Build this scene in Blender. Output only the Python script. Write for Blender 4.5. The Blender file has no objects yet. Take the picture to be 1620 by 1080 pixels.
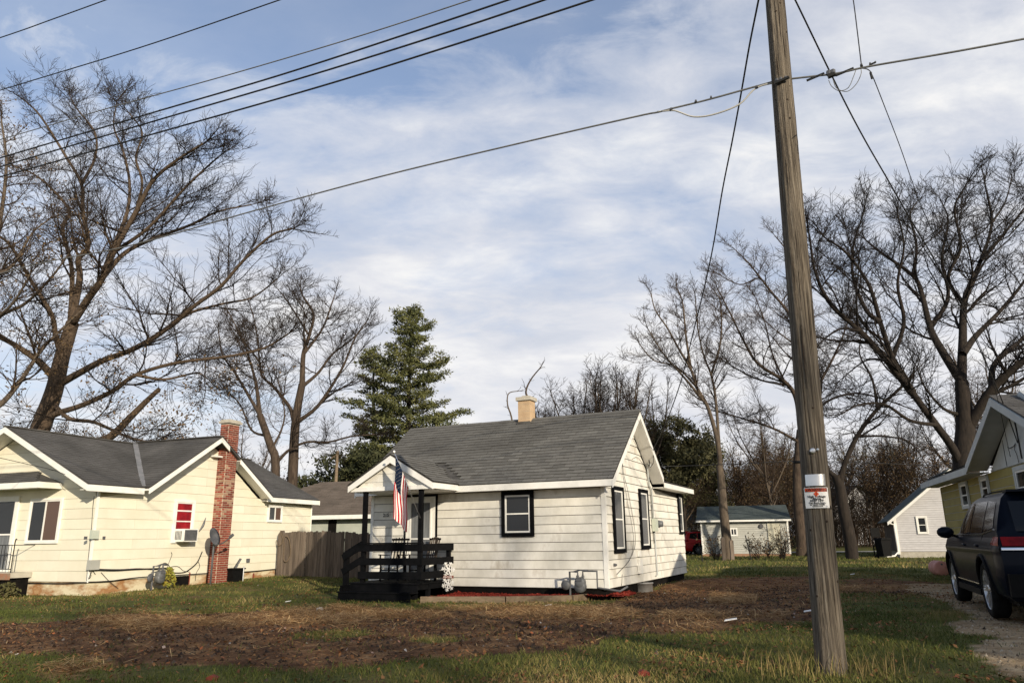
import bpy, math, random
import numpy as np
from mathutils import Vector, Matrix
random.seed(7); rng = np.random.default_rng(11)
sc = bpy.context.scene; COL = sc.collection
R_ = math.radians
# ------------------------------------------------------------------ camera
CAMH = 1.36
PITCH, ROLL, FPX = R_(14.92), R_(-0.705), 1171.0
_F = np.array([0, math.cos(PITCH), math.sin(PITCH)]); _U = np.array([0, -math.sin(PITCH), math.cos(PITCH)]); _R = np.array([1., 0, 0])
_R2 = _R*math.cos(ROLL)+_U*math.sin(ROLL); _U2 = _U*math.cos(ROLL)-_R*math.sin(ROLL)
cam_d = bpy.data.cameras.new('camera'); cam = bpy.data.objects.new('camera', cam_d); COL.objects.link(cam)
cam_d.sensor_width = 36; cam_d.lens = FPX/1620*36; cam_d.clip_start = 0.1; cam_d.clip_end = 3000
_m = Matrix((( _R2[0], _U2[0], -_F[0], 0), (_R2[1], _U2[1], -_F[1], 0), (_R2[2], _U2[2], -_F[2], CAMH), (0, 0, 0, 1)))
cam.matrix_world = _m; sc.camera = cam
# ------------------------------------------------------------------ world, sun, exposure
SUN_AZ = (0.461, -0.887); SUN_EL = R_(17.5)
w = bpy.data.worlds.new('World'); sc.world = w; w.use_nodes = True
nt = w.node_tree; N = nt.nodes; Lk = nt.links; N.clear()
def wn(t, **k):
    n = N.new(t)
    for a, b in k.items(): setattr(n, a, b)
    return n
sky = wn('ShaderNodeTexSky'); sky.sky_type = 'NISHITA'; sky.sun_disc = False; sky.sun_elevation = SUN_EL
sky.sun_rotation = math.atan2(SUN_AZ[0], SUN_AZ[1]); sky.air_density = 1.0; sky.dust_density = 0.6
tc = wn('ShaderNodeTexCoord'); sep = wn('ShaderNodeSeparateXYZ'); Lk.new(tc.outputs['Generated'], sep.inputs[0])
def wmath(op, a, b=None, clamp=False):
    n = wn('ShaderNodeMath', operation=op, use_clamp=clamp)
    for i, v in enumerate((a, b)):
        if v is None: continue
        if isinstance(v, (int, float)): n.inputs[i].default_value = v
        else: Lk.new(v, n.inputs[i])
    return n.outputs[0]
zz = wmath('ADD', wmath('MAXIMUM', sep.outputs[2], 0.0), 0.22)
cmb = wn('ShaderNodeCombineXYZ'); Lk.new(wmath('DIVIDE', sep.outputs[0], zz), cmb.inputs[0]); Lk.new(wmath('DIVIDE', sep.outputs[1], zz), cmb.inputs[1])
mp = wn('ShaderNodeMapping'); Lk.new(cmb.outputs[0], mp.inputs[0]); mp.inputs['Location'].default_value = (3.1, 1.7, 0); mp.inputs['Rotation'].default_value = (0, 0, R_(28)); mp.inputs['Scale'].default_value = (0.85, 1.35, 1)
def wnoise(sc_, det, ro, dist=0.):
    n = wn('ShaderNodeTexNoise'); n.inputs['Scale'].default_value = sc_; n.inputs['Detail'].default_value = det; n.inputs['Roughness'].default_value = ro; n.inputs['Distortion'].default_value = dist; Lk.new(mp.outputs[0], n.inputs['Vector']); return n.outputs[0]
def ramp(val, pts):
    r = wn('ShaderNodeValToRGB'); el = r.color_ramp.elements
    while len(el) < len(pts): el.new(0.5)
    for e, (p, c) in zip(el, pts): e.position = p; e.color = (*c, 1)
    Lk.new(val, r.inputs[0]); return r.outputs[0]
nb_, nf_ = wnoise(0.9, 5, .5), wnoise(5.5, 10, .62, .35)
# broken cloud: broad masses plus fine ripples; the west (left) is more open
cov = wmath('ADD', wmath('ADD', wmath('MULTIPLY', nb_, .75), wmath('MULTIPLY', nf_, .45)), wmath('ADD', wmath('MULTIPLY', sep.outputs[0], 0.23), wmath('MULTIPLY', wmath('SUBTRACT', 0.42, sep.outputs[2]), 0.70)))
mask = ramp(cov, [(0.40, (0.26, 0.26, 0.26)), (0.49, (0.64, 0.64, 0.64)), (0.60, (.84, .84, .84)), (0.72, (1, 1, 1))])
K = 10.0
shade = wmath('ADD', wmath('MULTIPLY', wnoise(1.7, 6, .55, .2), .70), wmath('MULTIPLY', nf_, .30))
ccol = ramp(shade, [(0.36, (.50, .545, .65)), (0.45, (.58, .615, .70)), (0.52, (.68, .695, .75)), (0.60, (.82, .82, .83)), (0.69, (.98, .95, .91))])
up = wn('ShaderNodeMixRGB', blend_type='MIX'); Lk.new(wmath('MULTIPLY', wmath('SUBTRACT', 0.34, sep.outputs[2], True), 1.7, True), up.inputs[0]); Lk.new(ccol, up.inputs[1]); up.inputs[2].default_value = (.92, .90, .88, 1)
sclr = wn('ShaderNodeMixRGB', blend_type='MULTIPLY'); sclr.inputs[0].default_value = 1; Lk.new(up.outputs[0], sclr.inputs[1]); sclr.inputs[2].default_value = (K*1.0, K*1.0, K*1.0, 1)
mx = wn('ShaderNodeMixRGB'); Lk.new(mask, mx.inputs[0]); sg = wn('ShaderNodeMixRGB', blend_type='MULTIPLY'); sg.inputs[0].default_value = 1; Lk.new(sky.outputs[0], sg.inputs[1]); sg.inputs[2].default_value = (1.15, 1.36, 1.62, 1); Lk.new(sg.outputs[0], mx.inputs[1]); Lk.new(sclr.outputs[0], mx.inputs[2])
bg = wn('ShaderNodeBackground'); bg.inputs['Strength'].default_value = 0.1; Lk.new(mx.outputs[0], bg.inputs['Color'])
wo = wn('ShaderNodeOutputWorld'); Lk.new(bg.outputs[0], wo.inputs['Surface'])
sun_d = bpy.data.lights.new('sun', 'SUN'); sun_d.energy = 5.0; sun_d.angle = R_(0.6); sun_d.color = (1.0, 0.875, 0.695)
sun = bpy.data.objects.new('sun', sun_d); COL.objects.link(sun)
_sd = Vector((SUN_AZ[0]*math.cos(SUN_EL), SUN_AZ[1]*math.cos(SUN_EL), math.sin(SUN_EL)))
sun.rotation_euler = _sd.to_track_quat('Z', 'Y').to_euler()
sc.view_settings.view_transform = 'Standard'; sc.view_settings.look = 'None'; sc.view_settings.exposure = 0.14; sc.view_settings.gamma = 1
sc.render.engine = 'CYCLES'; sc.cycles.max_bounces = 5; sc.cycles.transparent_max_bounces = 4
# ------------------------------------------------------------------ helpers
def ray(x, y): return _F+_R2*(x-810)/FPX-_U2*(y-540)/FPX
def at(px, py, Y):                       # where a point seen in the photograph stands, at distance Y down the view
    r = ray(px, py); p = r*Y/r[1]; p[2] += CAMH; return p
def atz(px, py, z):
    r = ray(px, py); p = r*(z-CAMH)/r[2]; p[2] += CAMH; return p
def wallpt(px, py, p, d):
    n = np.array([d[1], -d[0], 0]); r = ray(px, py); p = np.array([p[0], p[1], 0]); q = r*(n@p)/(n@r); q[2] += CAMH; return q
MATS = {}
def mat(name, c1, c2=None, scale=3.0, rough=.8, bump=0.0, bscale=None, stretch=(1, 1, 1), metal=0., rnd=0.0, spec=.3, c3=None, coat=0., emis=None, lo=.35, hi=.65, detail=6):
    m = bpy.data.materials.new(name); m.use_nodes = True; t = m.node_tree; b = t.nodes['Principled BSDF']
    b.inputs['Roughness'].default_value = rough; b.inputs['Metallic'].default_value = metal; b.inputs['Specular IOR Level'].default_value = spec
    b.inputs['Coat Weight'].default_value = coat
    L = t.links; oi = t.nodes.new('ShaderNodeObjectInfo'); co = t.nodes.new('ShaderNodeTexCoord')
    ad = t.nodes.new('ShaderNodeVectorMath'); ad.operation = 'ADD'; cm = t.nodes.new('ShaderNodeVectorMath'); cm.operation = 'SCALE'; cm.inputs['Scale'].default_value = 37.0 if rnd else 0.0
    cx = t.nodes.new('ShaderNodeCombineXYZ'); L.new(oi.outputs['Random'], cx.inputs[0]); L.new(oi.outputs['Random'], cx.inputs[2]); L.new(cx.outputs[0], cm.inputs[0])
    L.new(co.outputs['Object'], ad.inputs[0]); L.new(cm.outputs[0], ad.inputs[1])
    ma = t.nodes.new('ShaderNodeMapping'); ma.inputs['Scale'].default_value = stretch; L.new(ad.outputs[0], ma.inputs[0])
    no = t.nodes.new('ShaderNodeTexNoise'); no.inputs['Scale'].default_value = scale; no.inputs['Detail'].default_value = detail; no.inputs['Roughness'].default_value = .6; L.new(ma.outputs[0], no.inputs['Vector'])
    c2 = c2 or c1
    r = t.nodes.new('ShaderNodeValToRGB'); r.color_ramp.elements[0].position = lo; r.color_ramp.elements[1].position = hi
    r.color_ramp.elements[0].color = (*c1, 1); r.color_ramp.elements[1].color = (*c2, 1)
    if c3: e = r.color_ramp.elements.new(hi+.12); e.color = (*c3, 1)
    L.new(no.outputs[0], r.inputs[0]); out = r.outputs[0]
    if rnd:
        mr = t.nodes.new('ShaderNodeMapRange'); mr.inputs['To Min'].default_value = 1-rnd; mr.inputs['To Max'].default_value = 1+rnd; L.new(oi.outputs['Random'], mr.inputs[0])
        mu = t.nodes.new('ShaderNodeMixRGB'); mu.blend_type = 'MULTIPLY'; mu.inputs[0].default_value = 1; L.new(out, mu.inputs[1])
        L.new(mr.outputs[0], mu.inputs[2]); out = mu.outputs[0]
    L.new(out, b.inputs['Base Color'])
    if bump:
        n3 = t.nodes.new('ShaderNodeTexNoise'); n3.inputs['Scale'].default_value = bscale or scale*6; n3.inputs['Detail'].default_value = 5; L.new(ma.outputs[0], n3.inputs['Vector'])
        bu = t.nodes.new('ShaderNodeBump'); bu.inputs['Strength'].default_value = bump; bu.inputs['Distance'].default_value = .02; L.new(n3.outputs[0], bu.inputs['Height']); L.new(bu.outputs[0], b.inputs['Normal'])
    MATS[name] = m; return m
def glass(name, tint=(.02, .022, .025), rough=.06):
    m = bpy.data.materials.new(name); m.use_nodes = True; b = m.node_tree.nodes['Principled BSDF']
    b.inputs['Base Color'].default_value = (*tint, 1); b.inputs['Roughness'].default_value = rough; b.inputs['Specular IOR Level'].default_value = .3
    no = m.node_tree.nodes.new('ShaderNodeTexNoise'); no.inputs['Scale'].default_value = 1.6
    bu = m.node_tree.nodes.new('ShaderNodeBump'); bu.inputs['Strength'].default_value = .0 if 'car' in name else .06; bu.inputs['Distance'].default_value = .05
    m.node_tree.links.new(no.outputs[0], bu.inputs['Height']); m.node_tree.links.new(bu.outputs[0], b.inputs['Normal'])
    MATS[name] = m; return m
class MB:
    def __init__(s): s.v = []; s.f = []; s.mi = []
    def add(s, vs, fs, mi=0):
        o = len(s.v); s.v += [tuple(map(float, p)) for p in vs]; s.f += [tuple(i+o for i in f) for f in fs]; s.mi += [mi]*len(fs); return s
    def box(s, x0, x1, y0, y1, z0, z1, mi=0):
        return s.add([(x0, y0, z0), (x1, y0, z0), (x1, y1, z0), (x0, y1, z0), (x0, y0, z1), (x1, y0, z1), (x1, y1, z1), (x0, y1, z1)],
                     [(0, 3, 2, 1), (4, 5, 6, 7), (0, 1, 5, 4), (1, 2, 6, 5), (2, 3, 7, 6), (3, 0, 4, 7)], mi)
    def prism(s, poly, fn, a, b, mi=0):      # poly of 2d points extruded from a to b; fn(u,v,w)->xyz
        n = len(poly); vs = [fn(p[0], p[1], a) for p in poly]+[fn(p[0], p[1], b) for p in poly]
        return s.add(vs, [tuple(range(n))[::-1], tuple(range(n, 2*n))]+[(i, (i+1) % n, n+(i+1) % n, n+i) for i in range(n)], mi)
    def beam(s, p, q, wd, h, up=(0, 0, 1), mi=0):
        p = Vector(p); q = Vector(q); d = (q-p).normalized(); u = Vector(up); sd = d.cross(u)
        if sd.length < 1e-4: sd = Vector((1, 0, 0))
        sd.normalize(); u = sd.cross(d); sd *= wd/2; u *= h/2
        vs = [p-sd-u, p+sd-u, p+sd+u, p-sd+u, q-sd-u, q+sd-u, q+sd+u, q-sd+u]
        return s.add(vs, [(0, 1, 2, 3)[::-1], (4, 5, 6, 7), (0, 1, 5, 4), (1, 2, 6, 5), (2, 3, 7, 6), (3, 0, 4, 7)], mi)
    def tube(s, pts, r, n=8, mi=0, cap=True):
        pts = [Vector(p) for p in pts]; rs = r if hasattr(r, '__len__') else [r]*len(pts); o = len(s.v); ref = None
        for i, p in enumerate(pts):
            d = (pts[min(i+1, len(pts)-1)]-pts[max(i-1, 0)]).normalized()
            if ref is None: ref = d.orthogonal().normalized()
            ref = (ref-d*ref.dot(d)).normalized(); bb = d.cross(ref)
            for k in range(n):
                a = 2*math.pi*k/n; s.v.append(tuple(p+(ref*math.cos(a)+bb*math.sin(a))*rs[i]))
        for i in range(len(pts)-1):
            for k in range(n): s.f.append((o+i*n+k, o+i*n+(k+1) % n, o+(i+1)*n+(k+1) % n, o+(i+1)*n+k)); s.mi.append(mi)
        if cap:
            s.f.append(tuple(o+k for k in range(n))[::-1]); s.f.append(tuple(o+(len(pts)-1)*n+k for k in range(n))); s.mi += [mi, mi]
        return s
    def lathe(s, c, axis, prof, n=16, mi=0):     # prof: (radius, along)
        c = Vector(c); ax = Vector(axis).normalized(); e = ax.orthogonal().normalized(); g = ax.cross(e); o = len(s.v)
        for r, h in prof:
            for k in range(n): a = 2*math.pi*k/n; s.v.append(tuple(c+ax*h+(e*math.cos(a)+g*math.sin(a))*r))
        for i in range(len(prof)-1):
            for k in range(n): s.f.append((o+i*n+k, o+i*n+(k+1) % n, o+(i+1)*n+(k+1) % n, o+(i+1)*n+k)); s.mi.append(mi)
        return s
    def mesh(s, name, mats, smooth=False):
        me = bpy.data.meshes.new(name); me.from_pydata(s.v, [], s.f)
        for m in (mats if isinstance(mats, (list, tuple)) else [mats]): me.materials.append(MATS[m] if isinstance(m, str) else m)
        if any(s.mi): me.polygons.foreach_set('material_index', s.mi)
        if smooth: me.shade_smooth()
        me.update(); return me
    def obj(s, name, mats, parent=None, smooth=False, label=None):
        return link(name, s.mesh(name, mats, smooth), parent, label)
def link(name, me, parent=None, label=None):
    o = bpy.data.objects.new(name, me); COL.objects.link(o)
    if parent is not None: o.parent = parent
    if label: o['label'] = label
    return o
def tag(o, label, cat, group=None):
    o['label'] = label; o['category'] = cat
    if group: o['group'] = group
    return o
def thing(name, label, cat, loc=(0, 0, 0), rz=0, group=None):
    o = bpy.data.objects.new(name, None); COL.objects.link(o); o.location = loc; o.rotation_euler = (0, 0, rz); o.empty_display_size = .2
    return tag(o, label, cat, group)
def struct(o): o['kind'] = 'structure'; return o
def stuff(o): o['kind'] = 'stuff'; return o
def npmesh(name, V, Fq, m, smooth=False, attrs=None, smooth_all=False):
    V = np.asarray(V, np.float32); Fq = np.asarray(Fq, np.int32); k = Fq.shape[1]
    me = bpy.data.meshes.new(name); me.vertices.add(len(V)); me.vertices.foreach_set('co', V.ravel())
    me.loops.add(Fq.size); me.loops.foreach_set('vertex_index', Fq.ravel()); me.polygons.add(len(Fq))
    me.polygons.foreach_set('loop_start', np.arange(0, Fq.size, k, dtype=np.int32))
    me.polygons.foreach_set('loop_total', np.full(len(Fq), k, np.int32))
    me.update(calc_edges=True)
    for a, val in (attrs or {}).items():
        at_ = me.attributes.new(a, 'FLOAT', 'POINT'); at_.data.foreach_set('value', np.asarray(val, np.float32))
    me.materials.append(MATS[m] if isinstance(m, str) else m)
    if smooth: me.shade_smooth()
    return me
def rot2(p, a): return (p[0]*math.cos(a)-p[1]*math.sin(a), p[0]*math.sin(a)+p[1]*math.cos(a))
# value noise
_T = rng.random((256, 256))
def vnoise(x, y, s=1.0, o=0):
    x = np.asarray(x)*s+o*17.3; y = np.asarray(y)*s+o*9.7; xi = np.floor(x).astype(int); yi = np.floor(y).astype(int); fx = x-xi; fy = y-yi
    fx = fx*fx*(3-2*fx); fy = fy*fy*(3-2*fy); g = lambda a, b: _T[a % 256, b % 256]
    return (g(xi, yi)*(1-fx)+g(xi+1, yi)*fx)*(1-fy)+(g(xi, yi+1)*(1-fx)+g(xi+1, yi+1)*fx)*fy
def fbm(x, y, s=1., o=0, n=4): return sum(vnoise(x, y, s*2**i, o+i)*.5**i for i in range(n))/sum(.5**i for i in range(n))
# ------------------------------------------------------------------ materials
mat('white_siding', (.60, .58, .51), (.74, .72, .65), 1.3, .6, .1, 24, (1, 1, .6), rnd=.06, c3=(.48, .44, .36), lo=.38, hi=.56)
mat('white_trim', (.70, .69, .64), (.80, .79, .74), 4, .5, .05, 40, rnd=.02)
mat('siding_gap_shade', (.09, .08, .065), (.13, .12, .10), 4, .9)  # dark wall backing: paints the shadow lines under the board laps
mat('cream_gap_shade', (.36, .33, .22), (.42, .38, .27), 4, .9)  # mid tone wall backing: paints the fainter lap shadows of the cream house
mat('cream_siding', (.68, .64, .50), (.75, .715, .58), 1.1, .7, .08, 30, (1, 1, .6), rnd=.04, c3=(.60, .545, .41))
mat('cream_trim', (.74, .73, .66), (.82, .81, .75), 4, .5, .05, 40)
mat('stained_foundation', (.62, .55, .38), (.30, .15, .06), 1.5, .9, .3, 20, (1, 1, 2.2), c3=(.45, .30, .16), lo=.42, hi=.60)
mat('black_paint', (.003, .0035, .004), (.006, .006, .007), 8, .7, .1, 40, spec=.06)
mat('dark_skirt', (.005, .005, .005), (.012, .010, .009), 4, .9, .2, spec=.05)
mat('shingle', (.10, .096, .086), (.15, .145, .13), 1.3, .95, .5, 60, rnd=.11, c3=(.17, .162, .145))
mat('shingle_edge', (.022, .02, .018), (.035, .032, .028), 5, .95)
mat('roof_base', (.055, .052, .048), (.09, .087, .08), 3, .95, .4, 60)
mat('shingle_dark', (.06, .057, .052), (.10, .095, .088), .9, .95, .5, 50, c3=(.12, .11, .10))
mat('shingle_brown', (.10, .08, .062), (.15, .12, .095), 1.3, .95, .5, 50)
mat('shingle_green', (.045, .06, .058), (.07, .088, .085), 1.3, .95, .4, 40)
mat('metal_flash', (.22, .22, .21), (.32, .31, .3), 5, .5, .1, 20, metal=.4)
mat('brick', (.17, .033, .020), (.26, .060, .036), 9, .85, .4, 60, rnd=.38, c3=(.12, .04, .03))
mat('brick_worn', (.30, .22, .15), (.36, .17, .10), 9, .9, .4, 60, rnd=.2)
mat('mortar', (.50, .44, .34), (.36, .31, .24), 10, .95, .4, 50)
mat('concrete', (.36, .33, .27), (.46, .43, .36), 6, .9, .4, 40)
mat('tan_block', (.43, .30, .18), (.50, .36, .22), 6, .85, .2, 40)
glass('pane_dark'); glass('pane_grey', (.06, .065, .07)); glass('pane_brown', (.10, .06, .045), .15)
mat('curtain_grey', (.10, .105, .11), (.20, .21, .215), 3, .5, 0, None, (9, 1, .4))
mat('red_curtain', (.16, .006, .010), (.33, .015, .02), 3, .35, .3, 6)
mat('fence_wood', (.085, .066, .052), (.16, .128, .10), 3, .9, .4, 30, (6, 6, .5), rnd=.35, c3=(.25, .20, .155))
mat('pole_wood', (.050, .040, .030), (.175, .145, .108), 3.2, .9, 1.0, 9, (22, 22, .45), c3=(.27, .235, .185), lo=.36, hi=.57, detail=9)
mat('pole_crack', (.03, .022, .015), (.05, .035, .025), 4, .95)
mat('timber', (.13, .095, .06), (.20, .15, .10), 3, .9, .3, 20, (.5, 6, 6), rnd=.1)
mat('mulch', (.15, .016, .009), (.25, .030, .016), 30, .9, .3)
mat('grey_metal', (.09, .095, .10), (.15, .155, .16), 6, .55, .1, 30, metal=.2)
mat('meter_grey', (.07, .073, .078), (.12, .12, .125), 8, .55, .1, 30)
mat('box_green', (.42, .46, .38), (.5, .53, .45), 5, .5, .05)
mat('steel', (.55, .56, .57), (.68, .68, .68), 5, .28, .05, 20, metal=.9)
mat('cable', (.012, .012, .012), (.02, .02, .02), 5, .6)
mat('cable_grey', (.10, .10, .095), (.16, .16, .15), 5, .6)
mat('cable_light', (.40, .39, .36), (.48, .47, .43), 5, .6)
mat('bark', (.035, .025, .018), (.085, .062, .045), 3, .95, .8, 14, (4, 4, .7), c3=(.13, .10, .075))
mat('bark_brown', (.055, .038, .025), (.11, .078, .052), 3, .95, .8, 14, (4, 4, .7), c3=(.14, .10, .07))
mat('bark_light', (.065, .049, .036), (.12, .094, .068), 3, .95, .7, 14, (4, 4, .7))
mat('bark_dark', (.014, .011, .009), (.034, .026, .020), 3, .95, .8, 14, (4, 4, .7))
mat('twig', (.016, .011, .008), (.032, .023, .017), 2, .95)
mat('twig_brown', (.030, .019, .012), (.055, .037, .024), 2, .95)
mat('twig_dark', (.011, .009, .008), (.022, .017, .014), 2, .95)
mat('dead_leaf', (.072, .045, .022), (.13, .085, .038), 4, .8, c3=(.12, .10, .04))
mat('olive_leaf', (.055, .055, .018), (.09, .08, .028), 2, .8, c3=(.12, .085, .035))
mat('pine_needle', (.048, .060, .022), (.13, .13, .042), 1.1, .7, c3=(.20, .17, .06))
mat('cedar', (.028, .036, .016), (.065, .068, .028), 1.3, .8, c3=(.10, .085, .04))
mat('juniper', (.045, .047, .022), (.095, .088, .038), 1.3, .8, c3=(.12, .10, .045))
mat('shrub_mass', (.038, .027, .016), (.065, .045, .025), .6, .9, c3=(.05, .052, .022))
mat('yellow_siding', (.22, .18, .045), (.28, .23, .06), 2.2, .6, .06, 30, (1, 1, .4), rnd=.04)
mat('panel_white', (.40, .42, .41), (.46, .48, .47), 3, .6, .04, 30)
mat('vinyl', (.36, .36, .32), (.42, .42, .38), 3, .55, .03, 30, rnd=.04)
mat('shed_white', (.46, .45, .45), (.53, .52, .52), 3, .55, .03, 30, rnd=.04)
mat('garage_wall', (.33, .36, .31), (.40, .42, .36), 2, .7, .05)
mat('car_paint', (.004, .006, .012), (.005, .008, .015), 3, .3, 0, coat=.06, spec=.06)
mat('car_red', (.42, .01, .012), (.45, .015, .015), 3, .25, 0, coat=1., spec=.5)
glass('car_glass', (.003, .0035, .004), .05)
mat('tyre', (.006, .006, .006), (.012, .012, .012), 12, .9, .2, spec=.1)
mat('black_plastic', (.004, .004, .004), (.008, .008, .008), 10, .7, spec=.1)
mat('rim', (.42, .43, .44), (.5, .5, .5), 4, .3, 0, metal=.85)
mat('chrome', (.7, .7, .7), (.75, .75, .75), 4, .12, 0, metal=1.)
mat('tail_red', (.12, .002, .004), (.22, .004, .006), 9, .2, 0, spec=.15)
mat('flag_red', (.36, .006, .012), (.42, .010, .018), 3, .8, spec=.1); mat('flag_white', (.74, .68, .64), (.8, .75, .7), 3, .75); mat('flag_blue', (.004, .010, .026), (.006, .014, .034), 3, .8, spec=.1)
mat('sign_white', (.76, .75, .72), (.84, .83, .8), 6, .5); mat('sign_orange', (.70, .08, .02), (.75, .10, .03), 6, .45); mat('sign_black', (.01, .01, .01), (.015, .015, .015), 6, .5)
mat('banner_brown', (.20, .055, .03), (.26, .08, .05), 8, .6)
mat('plastic_pink', (.45, .20, .16), (.55, .28, .23), 5, .6)
mat('beige_door', (.46, .44, .34), (.52, .50, .40), 3, .6)
mat('plant_yellow', (.30, .22, .03), (.16, .20, .03), 6, .8)
mat('litter_white', (.75, .75, .72), (.8, .8, .78), 6, .6)
mat('asphalt', (.22, .21, .19), (.28, .27, .25), 4, .95, .2)
def attr_mat(name, cols, rough=.8, scale=1.2):
    m = bpy.data.materials.new(name); m.use_nodes = True; t = m.node_tree; b = t.nodes['Principled BSDF']; b.inputs['Roughness'].default_value = rough; b.inputs['Specular IOR Level'].default_value = .15
    a = t.nodes.new('ShaderNodeAttribute'); a.attribute_name = 'rv'
    r = t.nodes.new('ShaderNodeValToRGB'); el = r.color_ramp.elements
    while len(el) < len(cols): el.new(.5)
    for e, (p, c) in zip(el, cols): e.position = p; e.color = (*c, 1)
    t.links.new(a.outputs['Fac'], r.inputs[0]); t.links.new(r.outputs[0], b.inputs['Base Color']); MATS[name] = m; return m
attr_mat('grass_blade', [(0, (.050, .065, .016)), (.35, (.095, .108, .026)), (.6, (.155, .145, .042)), (.8, (.24, .175, .07)), (1, (.33, .24, .11))])
attr_mat('straw', [(0, (.17, .085, .033)), (.5, (.36, .205, .085)), (1, (.56, .39, .19))])
attr_mat('leaf_litter', [(0, (.07, .033, .016)), (.4, (.15, .072, .03)), (.8, (.26, .135, .055)), (.985, (.26, .085, .035)), (1, (.5, .46, .40))])
attr_mat('clod', [(0, (.030, .019, .012)), (.6, (.075, .048, .030)), (.985, (.12, .085, .06)), (1, (.36, .33, .29))])
attr_mat('gravel_bits', [(0, (.14, .10, .06)), (.6, (.32, .25, .165)), (1, (.50, .42, .31))])
# ------------------------------------------------------------------ ground
_GP = np.array([(2.8, 7.1, .19), (6.9, 10.8, .23), (8, 13.6, .18), (-6, 8, .10), (-2, 9, .08), (2.1, 17.4, 0), (-1.7, 19.2, .0), (-4.3, 18.2, -.02), (-2.5, 17.6, -.01), (-4, 21, .02), (5.5, 24.6, .08), (-12.2, 20.3, .07), (-10.9, 19.7, .10),
                (-9.4, 23.8, .19), (-8, 27.4, .28), (-5, 25.4, .27), (-16, 20, .05), (12, 22, .12), (0, 45, 0), (15, 45, 0), (-20, 45, .1), (30, 45, 0), (0, 0, .05), (20, 10, .1), (-20, 5, .05)])
def gz(x, y):
    x = np.asarray(x, float); y = np.asarray(y, float)
    wsum = np.full(x.shape, 1e-4); s = np.zeros(x.shape)
    for a, b, c in _GP:
        k = np.exp(-((x-a)**2+(y-b)**2)/(2*3.2**2))+.02/(1+((x-a)**2+(y-b)**2)/30.); wsum = wsum+k; s = s+k*c
    return s/wsum
def gzs(x, y): return float(gz(np.array([x]), np.array([y]))[0])
def pip(x, y, poly):
    c = np.zeros(x.shape, bool); n = len(poly)
    for i in range(n):
        x1, y1 = poly[i]; x2, y2 = poly[(i+1) % n]
        if y1 == y2: continue
        c ^= ((y1 > y) != (y2 > y)) & (x < (x2-x1)*(y-y1)/(y2-y1)+x1)
    return c
def wpoly(px): return [tuple(atz(a, b, .08)[:2]) for a, b in px]
DIRT = [wpoly([(-200, 990), (0, 985), (120, 976), (175, 968), (350, 964), (540, 955), (700, 957), (960, 950), (1000, 936), (1090, 914), (1290, 912), (1300, 985), (1180, 1002), (1050, 1015), (900, 1034), (650, 1045), (560, 1055), (300, 1066), (150, 1052), (0, 1030), (-200, 1040)]),
        wpoly([(1320, 928), (1350, 914), (1500, 922), (1500, 950), (1340, 942)])]
TUFT = [wpoly([(480, 1004), (560, 994), (600, 1003), (560, 1012)]), wpoly([(640, 1016), (720, 1008), (740, 1018), (680, 1026)]), wpoly([(970, 1026), (1050, 1010), (1100, 1024), (1010, 1036)])]
STRAW = [wpoly(p) for p in ([(150, 985), (190, 966), (270, 968), (290, 985), (220, 1002), (165, 998)], [(290, 972), (540, 955), (640, 962), (560, 985), (420, 985), (300, 990)], [(690, 955), (960, 955), (1010, 975), (930, 992), (860, 975), (720, 972)],
        [(1030, 985), (1060, 968), (1100, 975), (1250, 985), (1230, 995), (1100, 1008), (1040, 1003)], [(1110, 950), (1160, 940), (1200, 950), (1150, 962)], [(1330, 930), (1490, 925), (1480, 940), (1340, 940)], [(60, 1055), (160, 1050), (120, 1072), (40, 1080)], [(540, 962), (700, 960), (690, 975), (560, 975)])]
DRIVE = [(3.7, 4.0), (4.5, 7.2), (5.75, 10.2), (7.1, 12.6), (8.5, 16.5), (9.9, 20), (14.5, 20), (13, 15), (9.5, 7), (8, 2)]
def masks(x, y):
    wx = x+(fbm(x, y, .9, 3)-.5)*1.1+(fbm(x, y, 4, 5)-.5)*.5; wy = y+(fbm(x, y, .9, 6)-.5)*1.3+(fbm(x, y, 4, 8)-.5)*.6
    d = np.zeros(x.shape, bool)
    for p in DIRT: d |= pip(wx, wy, p)
    for p in TUFT: d &= ~pip(wx, wy, p)
    s = np.zeros(x.shape, bool)
    for p in STRAW: s |= pip(wx, wy, p)
    g = pip(x+(fbm(x, y, 1.5, 2)-.5)*.9, y, DRIVE)
    d &= ~g
    return d.astype(float), s.astype(float), g.astype(float)
def axis(bp):
    out = []
    for a, b, st in bp: out += list(np.arange(a, b, st))
    return np.array(out+[bp[-1][1]])
gx = axis([(-900, -60, 40), (-60, -24, 1.5), (-24, -14, .3), (-14, 14, .14), (14, 24, .3), (24, 60, 1.5), (60, 900, 40)]); gy = axis([(-80, 2, 4), (2, 6, .3), (6, 22, .13), (22, 34, .2), (34, 70, .8), (70, 120, 5), (120, 1500, 60)])
GX, GY = np.meshgrid(gx, gy); fxx, fyy = GX.ravel(), GY.ravel()
Z = gz(fxx, fyy); md, ms, mg = masks(fxx, fyy); near = (np.abs(fxx) < 26) & (fyy > 3) & (fyy < 36)
Z = Z+np.where(near, (fbm(fxx, fyy, 1.1, 1)-.5)*.06+(fbm(fxx, fyy, 7, 2)-.5)*(.012+.035*md)+ms*.03*fbm(fxx, fyy, 3, 9), 0)
nx, ny = len(gx), len(gy); ii = (np.arange(ny-1)[:, None]*nx+np.arange(nx-1)[None, :]).ravel()
m = bpy.data.materials.new('ground'); m.use_nodes = True; t = m.node_tree; b = t.nodes['Principled BSDF']; b.inputs['Roughness'].default_value = .95; b.inputs['Specular IOR Level'].default_value = .1; L = t.links
def gn(tp): return t.nodes.new(tp)
tcg = gn('ShaderNodeTexCoord')
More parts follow.
